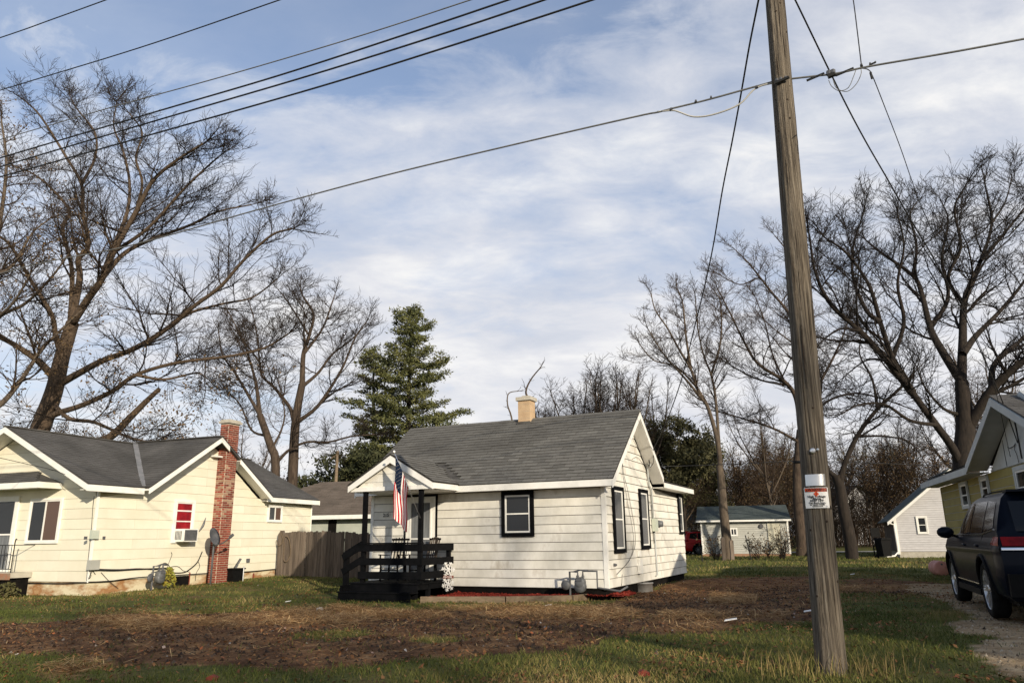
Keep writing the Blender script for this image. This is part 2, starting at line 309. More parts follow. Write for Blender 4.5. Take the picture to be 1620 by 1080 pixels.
def gnoise(s, det=8, st=(1, 1, 1)):
    mm = gn('ShaderNodeMapping'); mm.inputs['Scale'].default_value = st; L.new(tcg.outputs['Object'], mm.inputs[0]); n = gn('ShaderNodeTexNoise'); n.inputs['Scale'].default_value = s; n.inputs['Detail'].default_value = det; n.inputs['Roughness'].default_value = .65; L.new(mm.outputs[0], n.inputs['Vector']); return n.outputs[0]
def gramp(v, pts):
    r = gn('ShaderNodeValToRGB'); el = r.color_ramp.elements
    while len(el) < len(pts): el.new(.5)
    for e, (p, c) in zip(el, pts): e.position = p; e.color = (*c, 1)
    L.new(v, r.inputs[0]); return r.outputs[0]
def gmix(f, a, c2):
    x = gn('ShaderNodeMixRGB'); L.new(f, x.inputs[0]); L.new(a, x.inputs[1]); L.new(c2, x.inputs[2]); return x.outputs[0]
def gattr(nm): a = gn('ShaderNodeAttribute'); a.attribute_name = nm; return a.outputs['Fac']
grass = gramp(gnoise(1.1), [(.3, (.058, .066, .018)), (.45, (.09, .098, .026)), (.56, (.13, .12, .037)), (.68, (.16, .105, .048))])
gdet = gramp(gnoise(26, 4), [(.3, (.45, .45, .45)), (.7, (1.35, 1.35, 1.35))])
mul = gn('ShaderNodeMixRGB'); mul.blend_type = 'MULTIPLY'; mul.inputs[0].default_value = 1; L.new(grass, mul.inputs[1]); L.new(gdet, mul.inputs[2])
dirt = gramp(gnoise(2.2, 10), [(.3, (.055, .026, .014)), (.46, (.12, .060, .029)), (.58, (.20, .108, .050)), (.7, (.30, .185, .092))])
ddet = gramp(gnoise(22, 6), [(.3, (.5, .5, .5)), (.7, (1.3, 1.3, 1.3))])
mul2 = gn('ShaderNodeMixRGB'); mul2.blend_type = 'MULTIPLY'; mul2.inputs[0].default_value = 1; L.new(dirt, mul2.inputs[1]); L.new(ddet, mul2.inputs[2])
strw = gramp(gnoise(9, 6, (1, 2.5, 1)), [(.3, (.10, .05, .024)), (.5, (.22, .125, .055)), (.7, (.40, .26, .12))])
grav = gramp(gnoise(3.5, 10), [(.3, (.18, .115, .06)), (.5, (.33, .235, .135)), (.7, (.46, .36, .23))])
c = gmix(gattr('dirt'), mul.outputs[0], mul2.outputs[0]); c = gmix(gattr('straw'), c, strw); c = gmix(gattr('gravel'), c, grav)
L.new(c, b.inputs['Base Color']); bu = gn('ShaderNodeBump'); bu.inputs['Strength'].default_value = .8; bu.inputs['Distance'].default_value = .04; L.new(gnoise(14, 8), bu.inputs['Height']); L.new(bu.outputs[0], b.inputs['Normal']); MATS['ground'] = m
gme = npmesh('ground', np.stack([fxx, fyy, Z], 1), np.stack([ii, ii+1, ii+nx+1, ii+nx], 1), 'ground', True, {'dirt': md, 'straw': ms*np.clip(fbm(fxx, fyy, 1.3, 41)*3-.9, 0, .85), 'gravel': mg})
struct(link('ground', gme))
# ---- scattered ground cover, one object per kind
def scatter_pts(n, x0, x1, y0, y1, power=1.0):
    yy = y0+(y1-y0)*rng.random(n)**power; xx = rng.uniform(x0, x1, n)
    lim = (yy*.75+1.5); k = (xx > -lim) & (xx < lim); return xx[k], yy[k]
HOUSES = [[(-3.75, 20.2), (2.1, 17.5), (5.6, 25), (-.3, 27.7)], [(-10.9, 19.75), (-7.5, 28.6), (-17, 32), (-20, 23)], [(-5.8, 19.6), (-1.9, 17.9), (-1, 19.2), (-3.7, 20.4)]]
def free(x, y):
    k = np.ones(x.shape, bool)
    for p in HOUSES: k &= ~pip(x, y, p)
    return k
def blades(x, y, h, wd, lean, rv, seg=2):
    n = len(x); z = gz(x, y)+np.where(y < 36, (fbm(x, y, 1.1, 1)-.5)*.06, 0)-.005; a = rng.uniform(0, 2*math.pi, n); a2 = rng.uniform(0, 2*math.pi, n)
    dx, dy = np.cos(a)*wd/2, np.sin(a)*wd/2; lx, ly = np.cos(a2)*lean*h, np.sin(a2)*lean*h
    P = np.empty((n, 5, 3))
    P[:, 0] = np.stack([x-dx, y-dy, z], 1); P[:, 1] = np.stack([x+dx, y+dy, z], 1)
    P[:, 2] = np.stack([x+dx*.7+lx*.4, y+dy*.7+ly*.4, z+h*.6], 1); P[:, 3] = np.stack([x-dx*.7+lx*.4, y-dy*.7+ly*.4, z+h*.6], 1)
    P[:, 4] = np.stack([x+lx, y+ly, z+h], 1)
    o = np.arange(n)[:, None]*5; T = np.concatenate([o+[0, 1, 2], o+[0, 2, 3], o+[3, 2, 4]], 1).reshape(-1, 3)
    return P.reshape(-1, 3), T, np.repeat(rv, 5)
def grass_layer(n, x0, x1, y0, y1, power, h0, h1, w0):
    x, y = scatter_pts(n, x0, x1, y0, y1, power); d, s, g = masks(x, y); cl = fbm(x, y, .9, 11)
    p = (1-d)*(1-g)*(.22+1.9*np.clip(cl-.34, 0, 1)*1.6)*(1-.7*s)+d*.03*(cl > .5)+g*.01; k = (rng.random(len(x)) < p) & free(x, y); x, y, cl = x[k], y[k], cl[k]; n = len(x)
    tall = fbm(x, y, 2.2, 14); h = rng.uniform(h0, h1, n)*(.6+.9*tall)
    rv = np.clip(.36+(fbm(x, y, .7, 21)-.5)*1.5+rng.normal(0, .18, n), 0, 1); return blades(x, y, h, w0*rng.uniform(.6, 1.3, n), .7, rv)
def join(parts):
    V, T, A = [], [], []; o = 0
    for v, t_, a in parts: V.append(v); T.append(t_+o); A.append(a); o += len(v)
    return np.concatenate(V), np.concatenate(T), np.concatenate(A)
V, T, A = join([grass_layer(230000, -12, 11, 6.5, 16, 1.25, .022, .070, .008), grass_layer(110000, -18, 14, 15, 29, 1.0, .03, .075, .014), grass_layer(50000, -6, 34, 26, 58, 1.0, .05, .12, .03)])
o = stuff(link('grass', npmesh('grass', V, T, 'grass_blade', False, {'rv': A}))); tag(o, 'patchy green and yellowing lawn grass around the bare soil', 'grass')
# tall weeds at pole foot and along the foundation
xs, ys = [], []
for (a, b2, n, sp) in [(2.55, 7.0, 160, .25), (3.1, 6.95, 90, .2), (2.3, 7.3, 60, .3)]:
    xs.append(rng.normal(a, sp, n)); ys.append(rng.normal(b2, sp*.7, n))
x = np.concatenate(xs); y = np.concatenate(ys); V, T, A = blades(x, y, rng.uniform(.08, .26, len(x)), np.full(len(x), .006), .35, rng.uniform(.45, 1, len(x)))
o = stuff(link('weeds', npmesh('weeds', V, T, 'grass_blade', False, {'rv': A}))); tag(o, 'tall dry yellow weeds round the foot of the utility pole', 'weeds')
def flat_bits(n, box, power, size, aspect, mfn, zlift, rvf, curl=.3):
    x, y = scatter_pts(n, *box, power); k = (rng.random(len(x)) < mfn(x, y)) & free(x, y); x, y = x[k], y[k]; n = len(x)
    z = gz(x, y)+(fbm(x, y, 1.1, 1)-.5)*.06+rng.random(n)*zlift; a = rng.uniform(0, 2*math.pi, n); Ls = size*rng.uniform(.5, 1.4, n); W = Ls*aspect
    e = np.stack([np.cos(a), np.sin(a), rng.normal(0, curl, n)], 1)*Ls[:, None]/2; f = np.stack([-np.sin(a), np.cos(a), rng.normal(0, curl, n)], 1)*W[:, None]/2; c = np.stack([x, y, z+.008], 1)
    bend = np.stack([np.zeros(n), np.zeros(n), rng.normal(0, curl*.5, n)*Ls*aspect], 1)
    P = np.stack([c-e, c-f+bend, c+e, c+f+bend], 1).reshape(-1, 3); o = np.arange(n)[:, None]*4; T = np.concatenate([o+[0, 1, 2], o+[0, 2, 3]], 1).reshape(-1, 3)
    return P, T, np.repeat(rvf(n), 4)
def m_straw(x, y): d, s, g = masks(x, y); return s*.9*np.clip(fbm(x, y, 1.3, 41)*3.6-1.15, .05, 1)+d*.018
def m_leaf(x, y): d, s, g = masks(x, y); return .10+.12*d+.45*(fbm(x, y, .8, 31) > .56)*(1-d)-.08*g
def m_clod(x, y): d, s, g = masks(x, y); return d*.9+.06
V, T, A = join([flat_bits(330000, (-12, 8, 8, 20), 1., .20, .032, m_straw, .11, lambda n: rng.random(n), .22), flat_bits(90000, (-12, 9, 8, 20), 1., .10, .06, m_straw, .05, lambda n: rng.random(n)*.8, .25)])
o = stuff(link('straw', npmesh('straw', V, T, 'straw', False, {'rv': A}))); tag(o, 'loose heaps of raked dry straw and dead grass on the bare soil', 'straw')
V, T, A = flat_bits(130000, (-14, 12, 6.5, 26), 1.2, .045, .62, m_leaf, .03, lambda n: rng.random(n), .35)
o = stuff(link('fallen_leaves', npmesh('fallen_leaves', V, T, 'leaf_litter', False, {'rv': A}))); tag(o, 'scattered brown fallen leaves over lawn and soil', 'leaves')
def tetra(n, box, mfn, size, rvf, power=1.):
    x, y = scatter_pts(n, *box, power); k = (rng.random(len(x)) < mfn(x, y)) & free(x, y); x, y = x[k], y[k]; n = len(x); s = size*rng.random(n)**4+.006
    c = np.stack([x, y, gz(x, y)+(fbm(x, y, 1.1, 1)-.5)*.06], 1); a = rng.uniform(0, 6.28, n); P = []
    for j in range(3): P.append(c+np.stack([np.cos(a+j*2.09)*s, np.sin(a+j*2.09)*s*.8, -.2*s], 1))
    P.append(c+np.stack([rng.normal(0, .3, n)*s, rng.normal(0, .3, n)*s, s*rng.uniform(.6, 1.1, n)], 1)); P = np.stack(P, 1).reshape(-1, 3); o = np.arange(n)[:, None]*4
    return P, np.concatenate([o+[0, 1, 3], o+[1, 2, 3], o+[2, 0, 3]], 1).reshape(-1, 3), np.repeat(rvf(n), 4)
V, T, A = tetra(45000, (-12, 9, 7, 20), m_clod, .04, lambda n: rng.random(n)**1.3)
o = stuff(link('soil_clods', npmesh('soil_clods', V, T, 'clod', False, {'rv': A}))); tag(o, 'dark soil crumbs and small stones on the bare yard', 'soil')
V, T, A = tetra(60000, (2.5, 13, 5.5, 20), lambda x, y: masks(x, y)[2]*.95+.004, .022, lambda n: rng.random(n))
o = stuff(link('gravel', npmesh('gravel', V, T, 'gravel_bits', False, {'rv': A}))); tag(o, 'pale crushed gravel of the driveway under the dark car', 'gravel')
# ------------------------------------------------------------------ utility pole
PB = np.array([2.79, 7.10, gzs(2.79, 7.1)-.15])
pole = thing('utility_pole', 'tall weathered wooden utility pole rising out of frame in the right foreground', 'utility pole', tuple(PB))
PT = np.array([3.03+.05, 7.1, 9.2])
def pole_at(z): k = (z-PB[2])/(PT[2]-PB[2]); return PB+(PT-PB)*k
n = 40; nr = 46; vs = []; random.seed(3)
ph = [random.uniform(0, 6.28) for _ in range(8)]
for i in range(nr+1):
    k = i/nr; c = (PT-PB)*k; r0 = .128-.035*k+.014*math.exp(-k*nr*.9)
    for j in range(n):
        a = 2*math.pi*j/n; g = sum(math.sin(a*(5+3*q)+ph[q]+math.sin(k*9+q)*.5)*.0016 for q in range(5)); g -= .006*max(0, math.cos(a*9+ph[6]+.7*math.sin(k*5))-.8)*5*(.4+.6*math.sin(k*11+a)**2)
        r = r0+g; vs.append((c[0]+math.cos(a)*r, c[1]+math.sin(a)*r, c[2]))
mb = MB(); mb.add(vs, [(i*n+j, i*n+(j+1) % n, (i+1)*n+(j+1) % n, (i+1)*n+j) for i in range(nr) for j in range(n)]+[tuple(nr*n+j for j in range(n))])
mb.obj('pole_shaft', 'pole_wood', pole, True)
mb = MB()
for q in range(46):                                    # checks (drying cracks) and knots
    z = random.uniform(.4, 7.6); a = random.uniform(3.4, 6.0); ln = random.uniform(.10, .75); c = pole_at(z)-PB; k = (z-PB[2])/(PT[2]-PB[2]); r = .128-.035*k+.0005; c2 = pole_at(z+ln)-PB; a2 = a+random.uniform(-.05, .05); wv = random.uniform(.002, .0045)
    mid = (c+c2)/2; am = (a+a2)/2+random.uniform(-.03, .03)
    mb.tube([(c[0]+math.cos(a)*r, c[1]+math.sin(a)*r, c[2]), (mid[0]+math.cos(am)*r, mid[1]+math.sin(am)*r, mid[2]), (c2[0]+math.cos(a2)*(r-.001), c2[1]+math.sin(a2)*(r-.001), c2[2])], [.0008, wv, .0006], 5)
mb.obj('crack', 'pole_crack', pole)
mb = MB()
for q in range(20):
    z = random.uniform(.8, 7.4); a = random.uniform(3.4, 6.0); c = pole_at(z)-PB; k = (z-PB[2])/(PT[2]-PB[2]); r = .128-.035*k; mb.lathe((c[0]+math.cos(a)*(r-.004), c[1]+math.sin(a)*(r-.004), c[2]), (math.cos(a), math.sin(a), 0), [(.013, 0), (.011, .006), (.004, .008), (0.0005, .0065)], 8)
mb.obj('knot', 'pole_crack', pole)
# metal collar strip, bolt head, bracket bolts
def pole_strip(z0, z1, a0, a1, off, matn, name, m=12):
    mb = MB(); vs = []
    for i in range(m+1):
        a = a0+(a1-a0)*i/m
        for z, of in ((z0, off), (z1, off), (z1, off-.012), (z0, off-.012)):
            c = pole_at(z)-PB; k = (z-PB[2])/(PT[2]-PB[2]); r = .128-.035*k+of; vs.append((c[0]+math.cos(a)*r, c[1]+math.sin(a)*r, c[2]))
    fs = []
    for i in range(m):
        for q in range(4): fs.append((i*4+q, (i+1)*4+q, (i+1)*4+(q+1) % 4, i*4+(q+1) % 4))
    fs += [(0, 1, 2, 3), tuple(m*4+q for q in (3, 2, 1, 0))]
    mb.add(vs, fs); return mb.obj(name, matn, pole)
zt = wallpt(1291, 753, pole_at(1.9), (1, 0, 0))[2]; zs = wallpt(1291, 769, pole_at(1.9), (1, 0, 0))[2]; zb = wallpt(1291, 804, pole_at(1.9), (1, 0, 0))[2]
tocam = math.atan2(-7.1, -2.9)
pole_strip(zs-.0, zt+.01, tocam-.72, tocam+.72, .010, 'steel', 'metal_band')
c = wallpt(1286.5, 715, pole_at(2.2), (1, 0, 0)); k = pole_at(c[2])-PB
mb = MB().lathe((k[0]+math.cos(tocam)*.105, k[1]+math.sin(tocam)*.105, k[2]), (math.cos(tocam), math.sin(tocam), 0), [(.026, 0), (.026, .03), (.018, .036), (.0005, .038)], 12); mb.lathe((k[0]+math.cos(tocam+.25)*.11+.02, k[1]+math.sin(tocam+.25)*.11, k[2]+.01), (math.cos(tocam), math.sin(tocam), 0), [(.012, 0), (.012, .03), (.0005, .032)], 8); mb.obj('bolt', 'steel', pole)
# ---- warning sign (a curved metal plate nailed to the pole)
SW, z0, z1 = .205, zb, zs-.018
sc_ = pole_at((z0+z1)/2); sign = thing('warning_sign', 'white high voltage warning plate with orange header nailed to the pole', 'sign', (sc_[0]+math.cos(tocam)*.138, sc_[1]+math.sin(tocam)*.138, (z0+z1)/2), tocam+math.pi/2+.02)
hh = (z1-z0)/2
def sheet(x0, x1, za, zb_, y, th=.002, seg=8):
    mb = MB(); vs = []
    for i in range(seg+1):
        x = x0+(x1-x0)*i/seg; yy = y+x*x*2.6
        vs += [(x, yy, za), (x, yy, zb_), (x, yy+th, zb_), (x, yy+th, za)]
    fs = []
    for i in range(seg):
        for q in range(4): fs.append((i*4+q, (i+1)*4+q, (i+1)*4+(q+1) % 4, i*4+(q+1) % 4))
    fs += [(0, 1, 2, 3), tuple(seg*4+q for q in (3, 2, 1, 0))]; mb.add(vs, fs); return mb
sheet(-SW/2, SW/2, -hh, hh, 0).obj('plate', 'sign_white', sign)
sheet(-SW/2+.006, SW/2-.006, hh*.58, hh*.96, -.0015, .001).obj('header', 'sign_black', sign); sheet(-SW/2+.010, SW/2-.010, hh*.62, hh*.93, -.003, .001).obj('header_panel', 'sign_orange', sign)
mb = MB(); dz = hh*.38; mb.prism([(0, dz-.024), (.024, dz), (0, dz+.024), (-.024, dz)], lambda u, v, w_: (u, w_, v), -.004, -.0025); mb.obj('diamond', 'sign_orange', sign)
mb = MB(); mb.prism([(-.003, dz-.014), (.004, dz-.003), (.0005, dz-.003), (.005, dz+.014), (-.006, dz+.001), (-.001, dz+.001)], lambda u, v, w_: (u, w_, v), -.0052, -.0042); mb.obj('bolt_mark', 'sign_black', sign)
mb = MB(); mb.prism([(-.086, hh*.66), (-.070, hh*.66), (-.078, hh*.66+.020)], lambda u, v, w_: (u, w_, v), .005, .0065)
mb.v = [(a, a*a*2.6-.0045 if i < 3 else a*a*2.6-.0035, c_) for i, (a, b_, c_) in enumerate(mb.v)]; mb.obj('triangle_mark', 'sign_black', sign)
def text(body, size, mtl, parent, loc, name='lettering', rot=(math.pi/2, 0, 0), ext=.0008, align='CENTER', curve=0., bold=0.0, xs=1.0):
    cu = bpy.data.curves.new('t', 'FONT'); cu.body = body; cu.size = size; cu.extrude = ext; cu.align_x = align; cu.offset = bold; cu.resolution_u = 2
    ob = bpy.data.objects.new('t', cu); COL.objects.link(ob); bpy.context.view_layer.update()
    me = bpy.data.meshes.new_from_object(ob.evaluated_get(bpy.context.evaluated_depsgraph_get())); bpy.data.objects.remove(ob)
    me.transform(Matrix.Diagonal((xs, 1, 1, 1))); me.transform(Matrix.Rotation(rot[2], 4, 'Z') @ Matrix.Rotation(rot[0], 4, 'X'))
    if curve:
        for v in me.vertices: v.co.y += curve*(v.co.x+loc[0])**2
    me.materials.clear(); me.materials.append(MATS[mtl]); me.name = name; o = link(name, me, parent); o.location = loc; return o
text('WARNING', .034, 'sign_black', sign, (.012, -.0045, hh*.67), curve=2.6, bold=.0008, xs=.98)
for body, sz, zf in (('High Voltage', .030, .02), ('Above', .028, -.18), ('KEEP OFF', .028, -.38), ('Can shock, burn,', .021, -.56), ('or cause death', .021, -.72), ('Call before work', .013, -.87)):
    text(body, sz, 'sign_black', sign, (0, -.003, hh*zf), curve=2.6, bold=.0006)
mb = MB().lathe((.083, .010, -hh*.82), (0, -1, 0), [(.004, 0), (.004, .006), (.0005, .007)], 8); mb.obj('nail', 'steel', sign)
# ------------------------------------------------------------------ building helpers
def boards(root, org, a, n, z0, e, rows, lim, mtl, name='siding_board', th=.016, splits=None, zmax=None, gapz=.013):
    """lapped boards. org: wall origin, a: unit vector along the wall, n: outward normal; lim(z)->(s0,s1)"""
    org, a, n = Vector(org), Vector(a), Vector(n)
    for i in range(rows):
        za = z0+i*e; zb = za+e
        if zmax: zb = min(zb, zmax)
        if zb-za < .02: continue
        A0, A1 = lim(za+.001); B0, B1 = lim(zb-.001)
        cuts = [0.0]+(splits(i) if splits else [])+[1.0]
        for k in range(len(cuts)-1):
            c0, c1 = cuts[k], cuts[k+1]
            s0, s1 = A0+(A1-A0)*c0, A0+(A1-A0)*c1; t0, t1 = B0+(B1-B0)*c0, B0+(B1-B0)*c1
            if c0 > 0: s0 += .003; t0 += .003
            if s1-s0 < .03: continue
            wob = random.uniform(-.0015, .0015)
            P = lambda s, z, o: org+a*s+n*o+Vector((0, 0, z))
            zl = za+gapz; zb = zb-.001
            vs = [P(s0, zl, 0), P(s1, zl, 0), P(t1, zb, 0), P(t0, zb, 0), P(s0, zl, th+wob), P(s1, zl, th-wob), P(t1, zb, .002), P(t0, zb, .002)]
            mb = MB().add(vs, [(0, 1, 2, 3), (4, 7, 6, 5), (0, 4, 5, 1), (1, 5, 6, 2), (2, 6, 7, 3), (3, 7, 4, 0)]); mb.obj(name, mtl, root)
def fbox(mb, org, a, n, s0, s1, z0, z1, o0, o1, mi=0):
    org, a, n = Vector(org), Vector(a), Vector(n); P = lambda s, z, o: org+a*s+n*o+Vector((0, 0, z))
    return mb.add([P(s0, z0, o0), P(s1, z0, o0), P(s1, z0, o1), P(s0, z0, o1), P(s0, z1, o0), P(s1, z1, o0), P(s1, z1, o1), P(s0, z1, o1)],
                  [(0, 3, 2, 1), (4, 5, 6, 7), (0, 1, 5, 4), (1, 2, 6, 5), (2, 3, 7, 6), (3, 0, 4, 7)], mi)
def frame_mb(org, a, n, s0, s1, z0, z1, w_, o0, o1, mb=None):
    mb = mb or MB()
    fbox(mb, org, a, n, s0, s0+w_, z0, z1, o0, o1); fbox(mb, org, a, n, s1-w_, s1, z0, z1, o0, o1)
    fbox(mb, org, a, n, s0+w_, s1-w_, z0, z0+w_, o0, o1); fbox(mb, org, a, n, s0+w_, s1-w_, z1-w_, z1, o0, o1); return mb
def window(root, org, a, n, s0, s1, z0, z1, trimw=.1, trim='black_paint', sash='white_trim', panes='hung', pane='pane_dark', sw=.04, label=None):
    wnd = frame_mb(org, a, n, s0, s1, z0, z1, trimw, .0, .05).obj('window', trim, root, label=label)
    a0, a1, b0, b1 = s0+trimw, s1-trimw, z0+trimw, z1-trimw
    mb = frame_mb(org, a, n, a0, a1, b0, b1, sw, .0, .036)
    if panes == 'hung':
        zm = (b0+b1)/2; fbox(mb, org, a, n, a0+sw, a1-sw, zm-.016, zm+.016, .0, .03)
        cells = [(a0+sw, a1-sw, b0+sw, zm-.016), (a0+sw, a1-sw, zm+.016, b1-sw)]
    elif panes == 'slide':
        sm = (a0+a1)/2; fbox(mb, org, a, n, sm-.025, sm+.025, b0+sw, b1-sw, .0, .03)
        cells = [(a0+sw, sm-.025, b0+sw, b1-sw), (sm+.025, a1-sw, b0+sw, b1-sw)]
    else: cells = [(a0+sw, a1-sw, b0+sw, b1-sw)]
    mb.obj('sash', sash, wnd)
    pm = pane if isinstance(pane, (list, tuple)) else [pane]*len(cells)
    for c, p in zip(cells, pm): fbox(MB(), org, a, n, c[0], c[1], c[2], c[3], .0, .019).obj('pane', p, wnd)
    return wnd
_cands = []
def shingle_field(part, origin, a, b, W, Ls, clip=None, tab=.305, expo=.142, tone=None):
    """collect tab positions on a roof plane; origin at the eave corner, a along the eave, b up the slope"""
    origin, a, b = Vector(origin), Vector(a).normalized(), Vector(b).normalized(); nn = a.cross(b)
    if nn.z < 0: nn = -nn
    rows = int(Ls/expo)
    for r in range(rows+1):
        s = -tab*(.5 if r % 2 else 0)
        while s < W:
            s0, s1 = max(s, 0), min(s+tab, W)
            u_, v_ = (s0+s1)/2, r*expo+expo/2
            if s1-s0 > .05 and v_ < Ls and (clip is None or clip(s0+.02, v_) and clip(s1-.02, v_)):
                _cands.append((part, origin+a*s0+b*(r*expo), a, b, nn, s1-s0-.005, expo*1.12))
            s += tab
TABV = {}
def tab_mesh(wd, ln, mtl):
    key = (round(wd, 2), mtl)
    if key not in TABV:
        TABV[key] = MB().add([(0, 0, .003), (wd, 0, .003), (wd, ln, 0), (0, ln, 0), (0, 0, .019), (wd, 0, .019), (wd, ln, .006), (0, ln, .006)], [(0, 3, 2, 1), (4, 5, 6, 7), (0, 1, 5, 4), (1, 2, 6, 5), (2, 3, 7, 6), (3, 0, 4, 7)]); TABV[key].mi = [0, 0, 1, 1, 0, 1]; TABV[key] = TABV[key].mesh('shingle', [mtl, 'shingle_edge'])
    return TABV[key]
def flush_shingles(root, mtl, limit=300):
    """the shingles nearest the viewer become objects, the rest one joined part"""
    global _cands
    mw = Matrix.Translation(root.location) @ root.rotation_euler.to_matrix().to_4x4(); cp = Vector((0, 0, CAMH))
    _cands.sort(key=lambda c: (mw @ c[1]-cp).length)
    for c in _cands[:limit]:
        part, o_, a, b, nn, wd, ln = c; ob = link('shingle', tab_mesh(wd, ln, mtl), part); j = random.uniform(0, .004)
        sgn = 1 if a.cross(b).dot(nn) > 0 else -1
        ob.matrix_basis = Matrix(((a.x, b.x, nn.x, o_.x+nn.x*j), (a.y, b.y, nn.y, o_.y+nn.y*j), (a.z, b.z, nn.z, o_.z+nn.z*j), (0, 0, 0, 1)))
    groups = {}
    for c in _cands[limit:]: groups.setdefault(c[0], []).append(c)
    for part, cs in groups.items():
        mb = MB()
        for _, o_, a, b, nn, wd, ln in cs:
            j = random.uniform(0, .006); P = lambda x, y, z: o_+a*x+b*y+nn*(z+j)
            mb.add([P(0, 0, .003), P(wd, 0, .003), P(wd, ln, 0), P(0, ln, 0), P(0, 0, .019), P(wd, 0, .019), P(wd, ln, .006), P(0, ln, .006)], [(0, 3, 2, 1), (4, 5, 6, 7), (0, 1, 5, 4), (1, 2, 6, 5), (2, 3, 7, 6), (3, 0, 4, 7)]); mb.mi[-6:] = [0, 0, 1, 1, 0, 1]
        stuff(mb.obj('shingle_field', [mtl, 'shingle_edge'], part))
    _cands = []
def slab(mb, pts, th=.04):
    p = [Vector(q) for q in pts]; nn = (p[1]-p[0]).cross(p[2]-p[0]).normalized()
    if nn.z < 0: nn = -nn
    k = len(p); vs = p+[q-nn*th for q in p]
    return mb.add(vs, [tuple(range(k)), tuple(range(k, 2*k))[::-1]]+[(i, k+i, k+(i+1) % k, (i+1) % k) for i in range(k)])
def wire(name, pts, r, m_, parent=None, n=5):
    return MB().tube(pts, r, n).obj(name, m_, parent, True)
def smooth_path(pts, k=6):
    """Catmull-Rom through the points"""
    P = [np.array(p, float) for p in pts]; P = [2*P[0]-P[1]]+P+[2*P[-1]-P[-2]]; out = []
    for i in range(1, len(P)-2):
        for j in range(k):
            t = j/k; out.append(.5*((2*P[i])+(-P[i-1]+P[i+1])*t+(2*P[i-1]-5*P[i]+4*P[i+1]-P[i+2])*t*t+(-P[i-1]+3*P[i]-3*P[i+1]+P[i+2])*t**3))
    out.append(P[-2]); return [tuple(q) for q in out]
# ------------------------------------------------------------------ white house
WO = np.array([2.09, 17.48, .25]); U_ = np.array([.905, -.426, 0]); V_ = np.array([.426, .905, 0])
WR = math.atan2(-.426, .905)
def WL(px, py, off=0.):          # photograph point -> house coordinates on the plane y=-off (front)
    d = wallpt(px, py, WO-V_*off, U_)-WO; return Vector((d@U_, d@V_, d[2]))
def WS(px, py, off=0.):          # ... on the side wall plane x=off
    d = wallpt(px, py, WO+U_*off, V_)-WO; return Vector((d@U_, d@V_, d[2]))
wh = thing('white_house', 'small white lapped-board house with grey shingle roof and black trimmed windows, centre', 'house', tuple(WO), WR)
X, Y, Zu = (1, 0, 0), (0, 1, 0), (0, 0, 1)
XL = -6.5
mb = MB(); mb.prism([(0, 0), (4.45, 0), (4.45, 2.3), (4.3, 2.36), (2.18, 3.95), (0, 2.33)], lambda u, v, w_: (w_, u, v), XL, -.001); mb.box(XL, -.001, 4.46, 7.9, 0, 2.5); mb.obj('wall', 'siding_gap_shade', wh)
MB().box(XL+.06, -.06, .06, 7.8, -.45, .0).obj('foundation_skirt', 'dark_skirt', wh)
random.seed(5)
E_ = .2035
boards(wh, (0, -.001, 0), X, (0, -1, 0), 0, E_, 12, lambda z: (XL+.07, -.075), 'white_siding', zmax=2.27)
boards(wh, (0, 0, 0), Y, X, 0, E_, 19, lambda z: (.08, 7.9) if z < 2.42 else ((z-2.30)/.75+.04, 4.33-(z-2.42)/.77), 'white_siding', zmax=3.86, th=.018,
       splits=lambda i: [] if i > 11 else [[.46], [.56], [.34], [.62]][i % 4])
mb = MB(); mb.box(-.075, .022, -.022, .08, -.02, 2.33); mb.obj('corner_board', 'white_trim', wh); MB().box(XL-.02, XL+.07, -.022, .05, -.02, 2.27).obj('corner_board', 'white_trim', wh)
# roof
ez, rz_, ry = 2.42, 4.34, 2.18; sl = math.hypot(ry+.38, rz_-ez); bdir = Vector((0, ry+.38, rz_-ez)).normalized(); bdir2 = Vector((0, -(ry+.38), rz_-ez)).normalized()
mb = MB(); slab(mb, [(-6.78, -.40, ez-.015), (.36, -.40, ez-.015), (.36, ry, rz_), (-6.78, ry, rz_)]); slab(mb, [(-6.78, ry, rz_), (.36, ry, rz_), (.36, 4.26, rz_-(4.26-ry)*.75), (-6.78, 4.26, rz_-(4.26-ry)*.75)])
roof = mb.obj('roof', 'roof_base', wh)
def clip_main(s, v):
    x = -6.78+s; y = -.38+v*bdir.y
    return not (abs(x+4.87) < 1.22*(1-(y+.38)/.95) and y < .57)
shingle_field(roof, (-6.78, -.42, ez-.02), X, bdir, 7.14, sl+.03, clip_main)
mb = MB()
for i in range(24): x = -6.78+i*.2975; mb.prism([(-.10, -.075), (0, 0), (.10, -.075), (.10, -.06), (0, .016+.003*(i % 2)), (-.10, -.06)], lambda u, v, w_: (w_, ry+u, rz_+.01+v), x, x+.2985)
mb.obj('ridge_cap', 'shingle', roof)
# rear addition roof (hipped)
mb = MB(); slab(mb, [(.38, 4.30, 2.60), (.38, 8.02, 2.60), (-2.6, 6.1, 3.55), (-2.6, 4.30, 3.55)]); slab(mb, [(.38, 8.02, 2.60), (-6.9, 8.02, 2.60), (-4.2, 6.1, 3.55), (-2.6, 6.1, 3.55)]); slab(mb, [(-2.6, 4.3, 3.55), (-2.6, 6.1, 3.55), (-4.2, 6.1, 3.55), (-4.2, 4.3, 3.55)])
rr = mb.obj('rear_roof', 'roof_base', wh); bd = Vector((-2.98, 0, .95)).normalized()
shingle_field(rr, (.38, 8.02, 2.605), (0, -1, 0), bd, 3.72, 3.0, lambda s, v: s > v*.66)
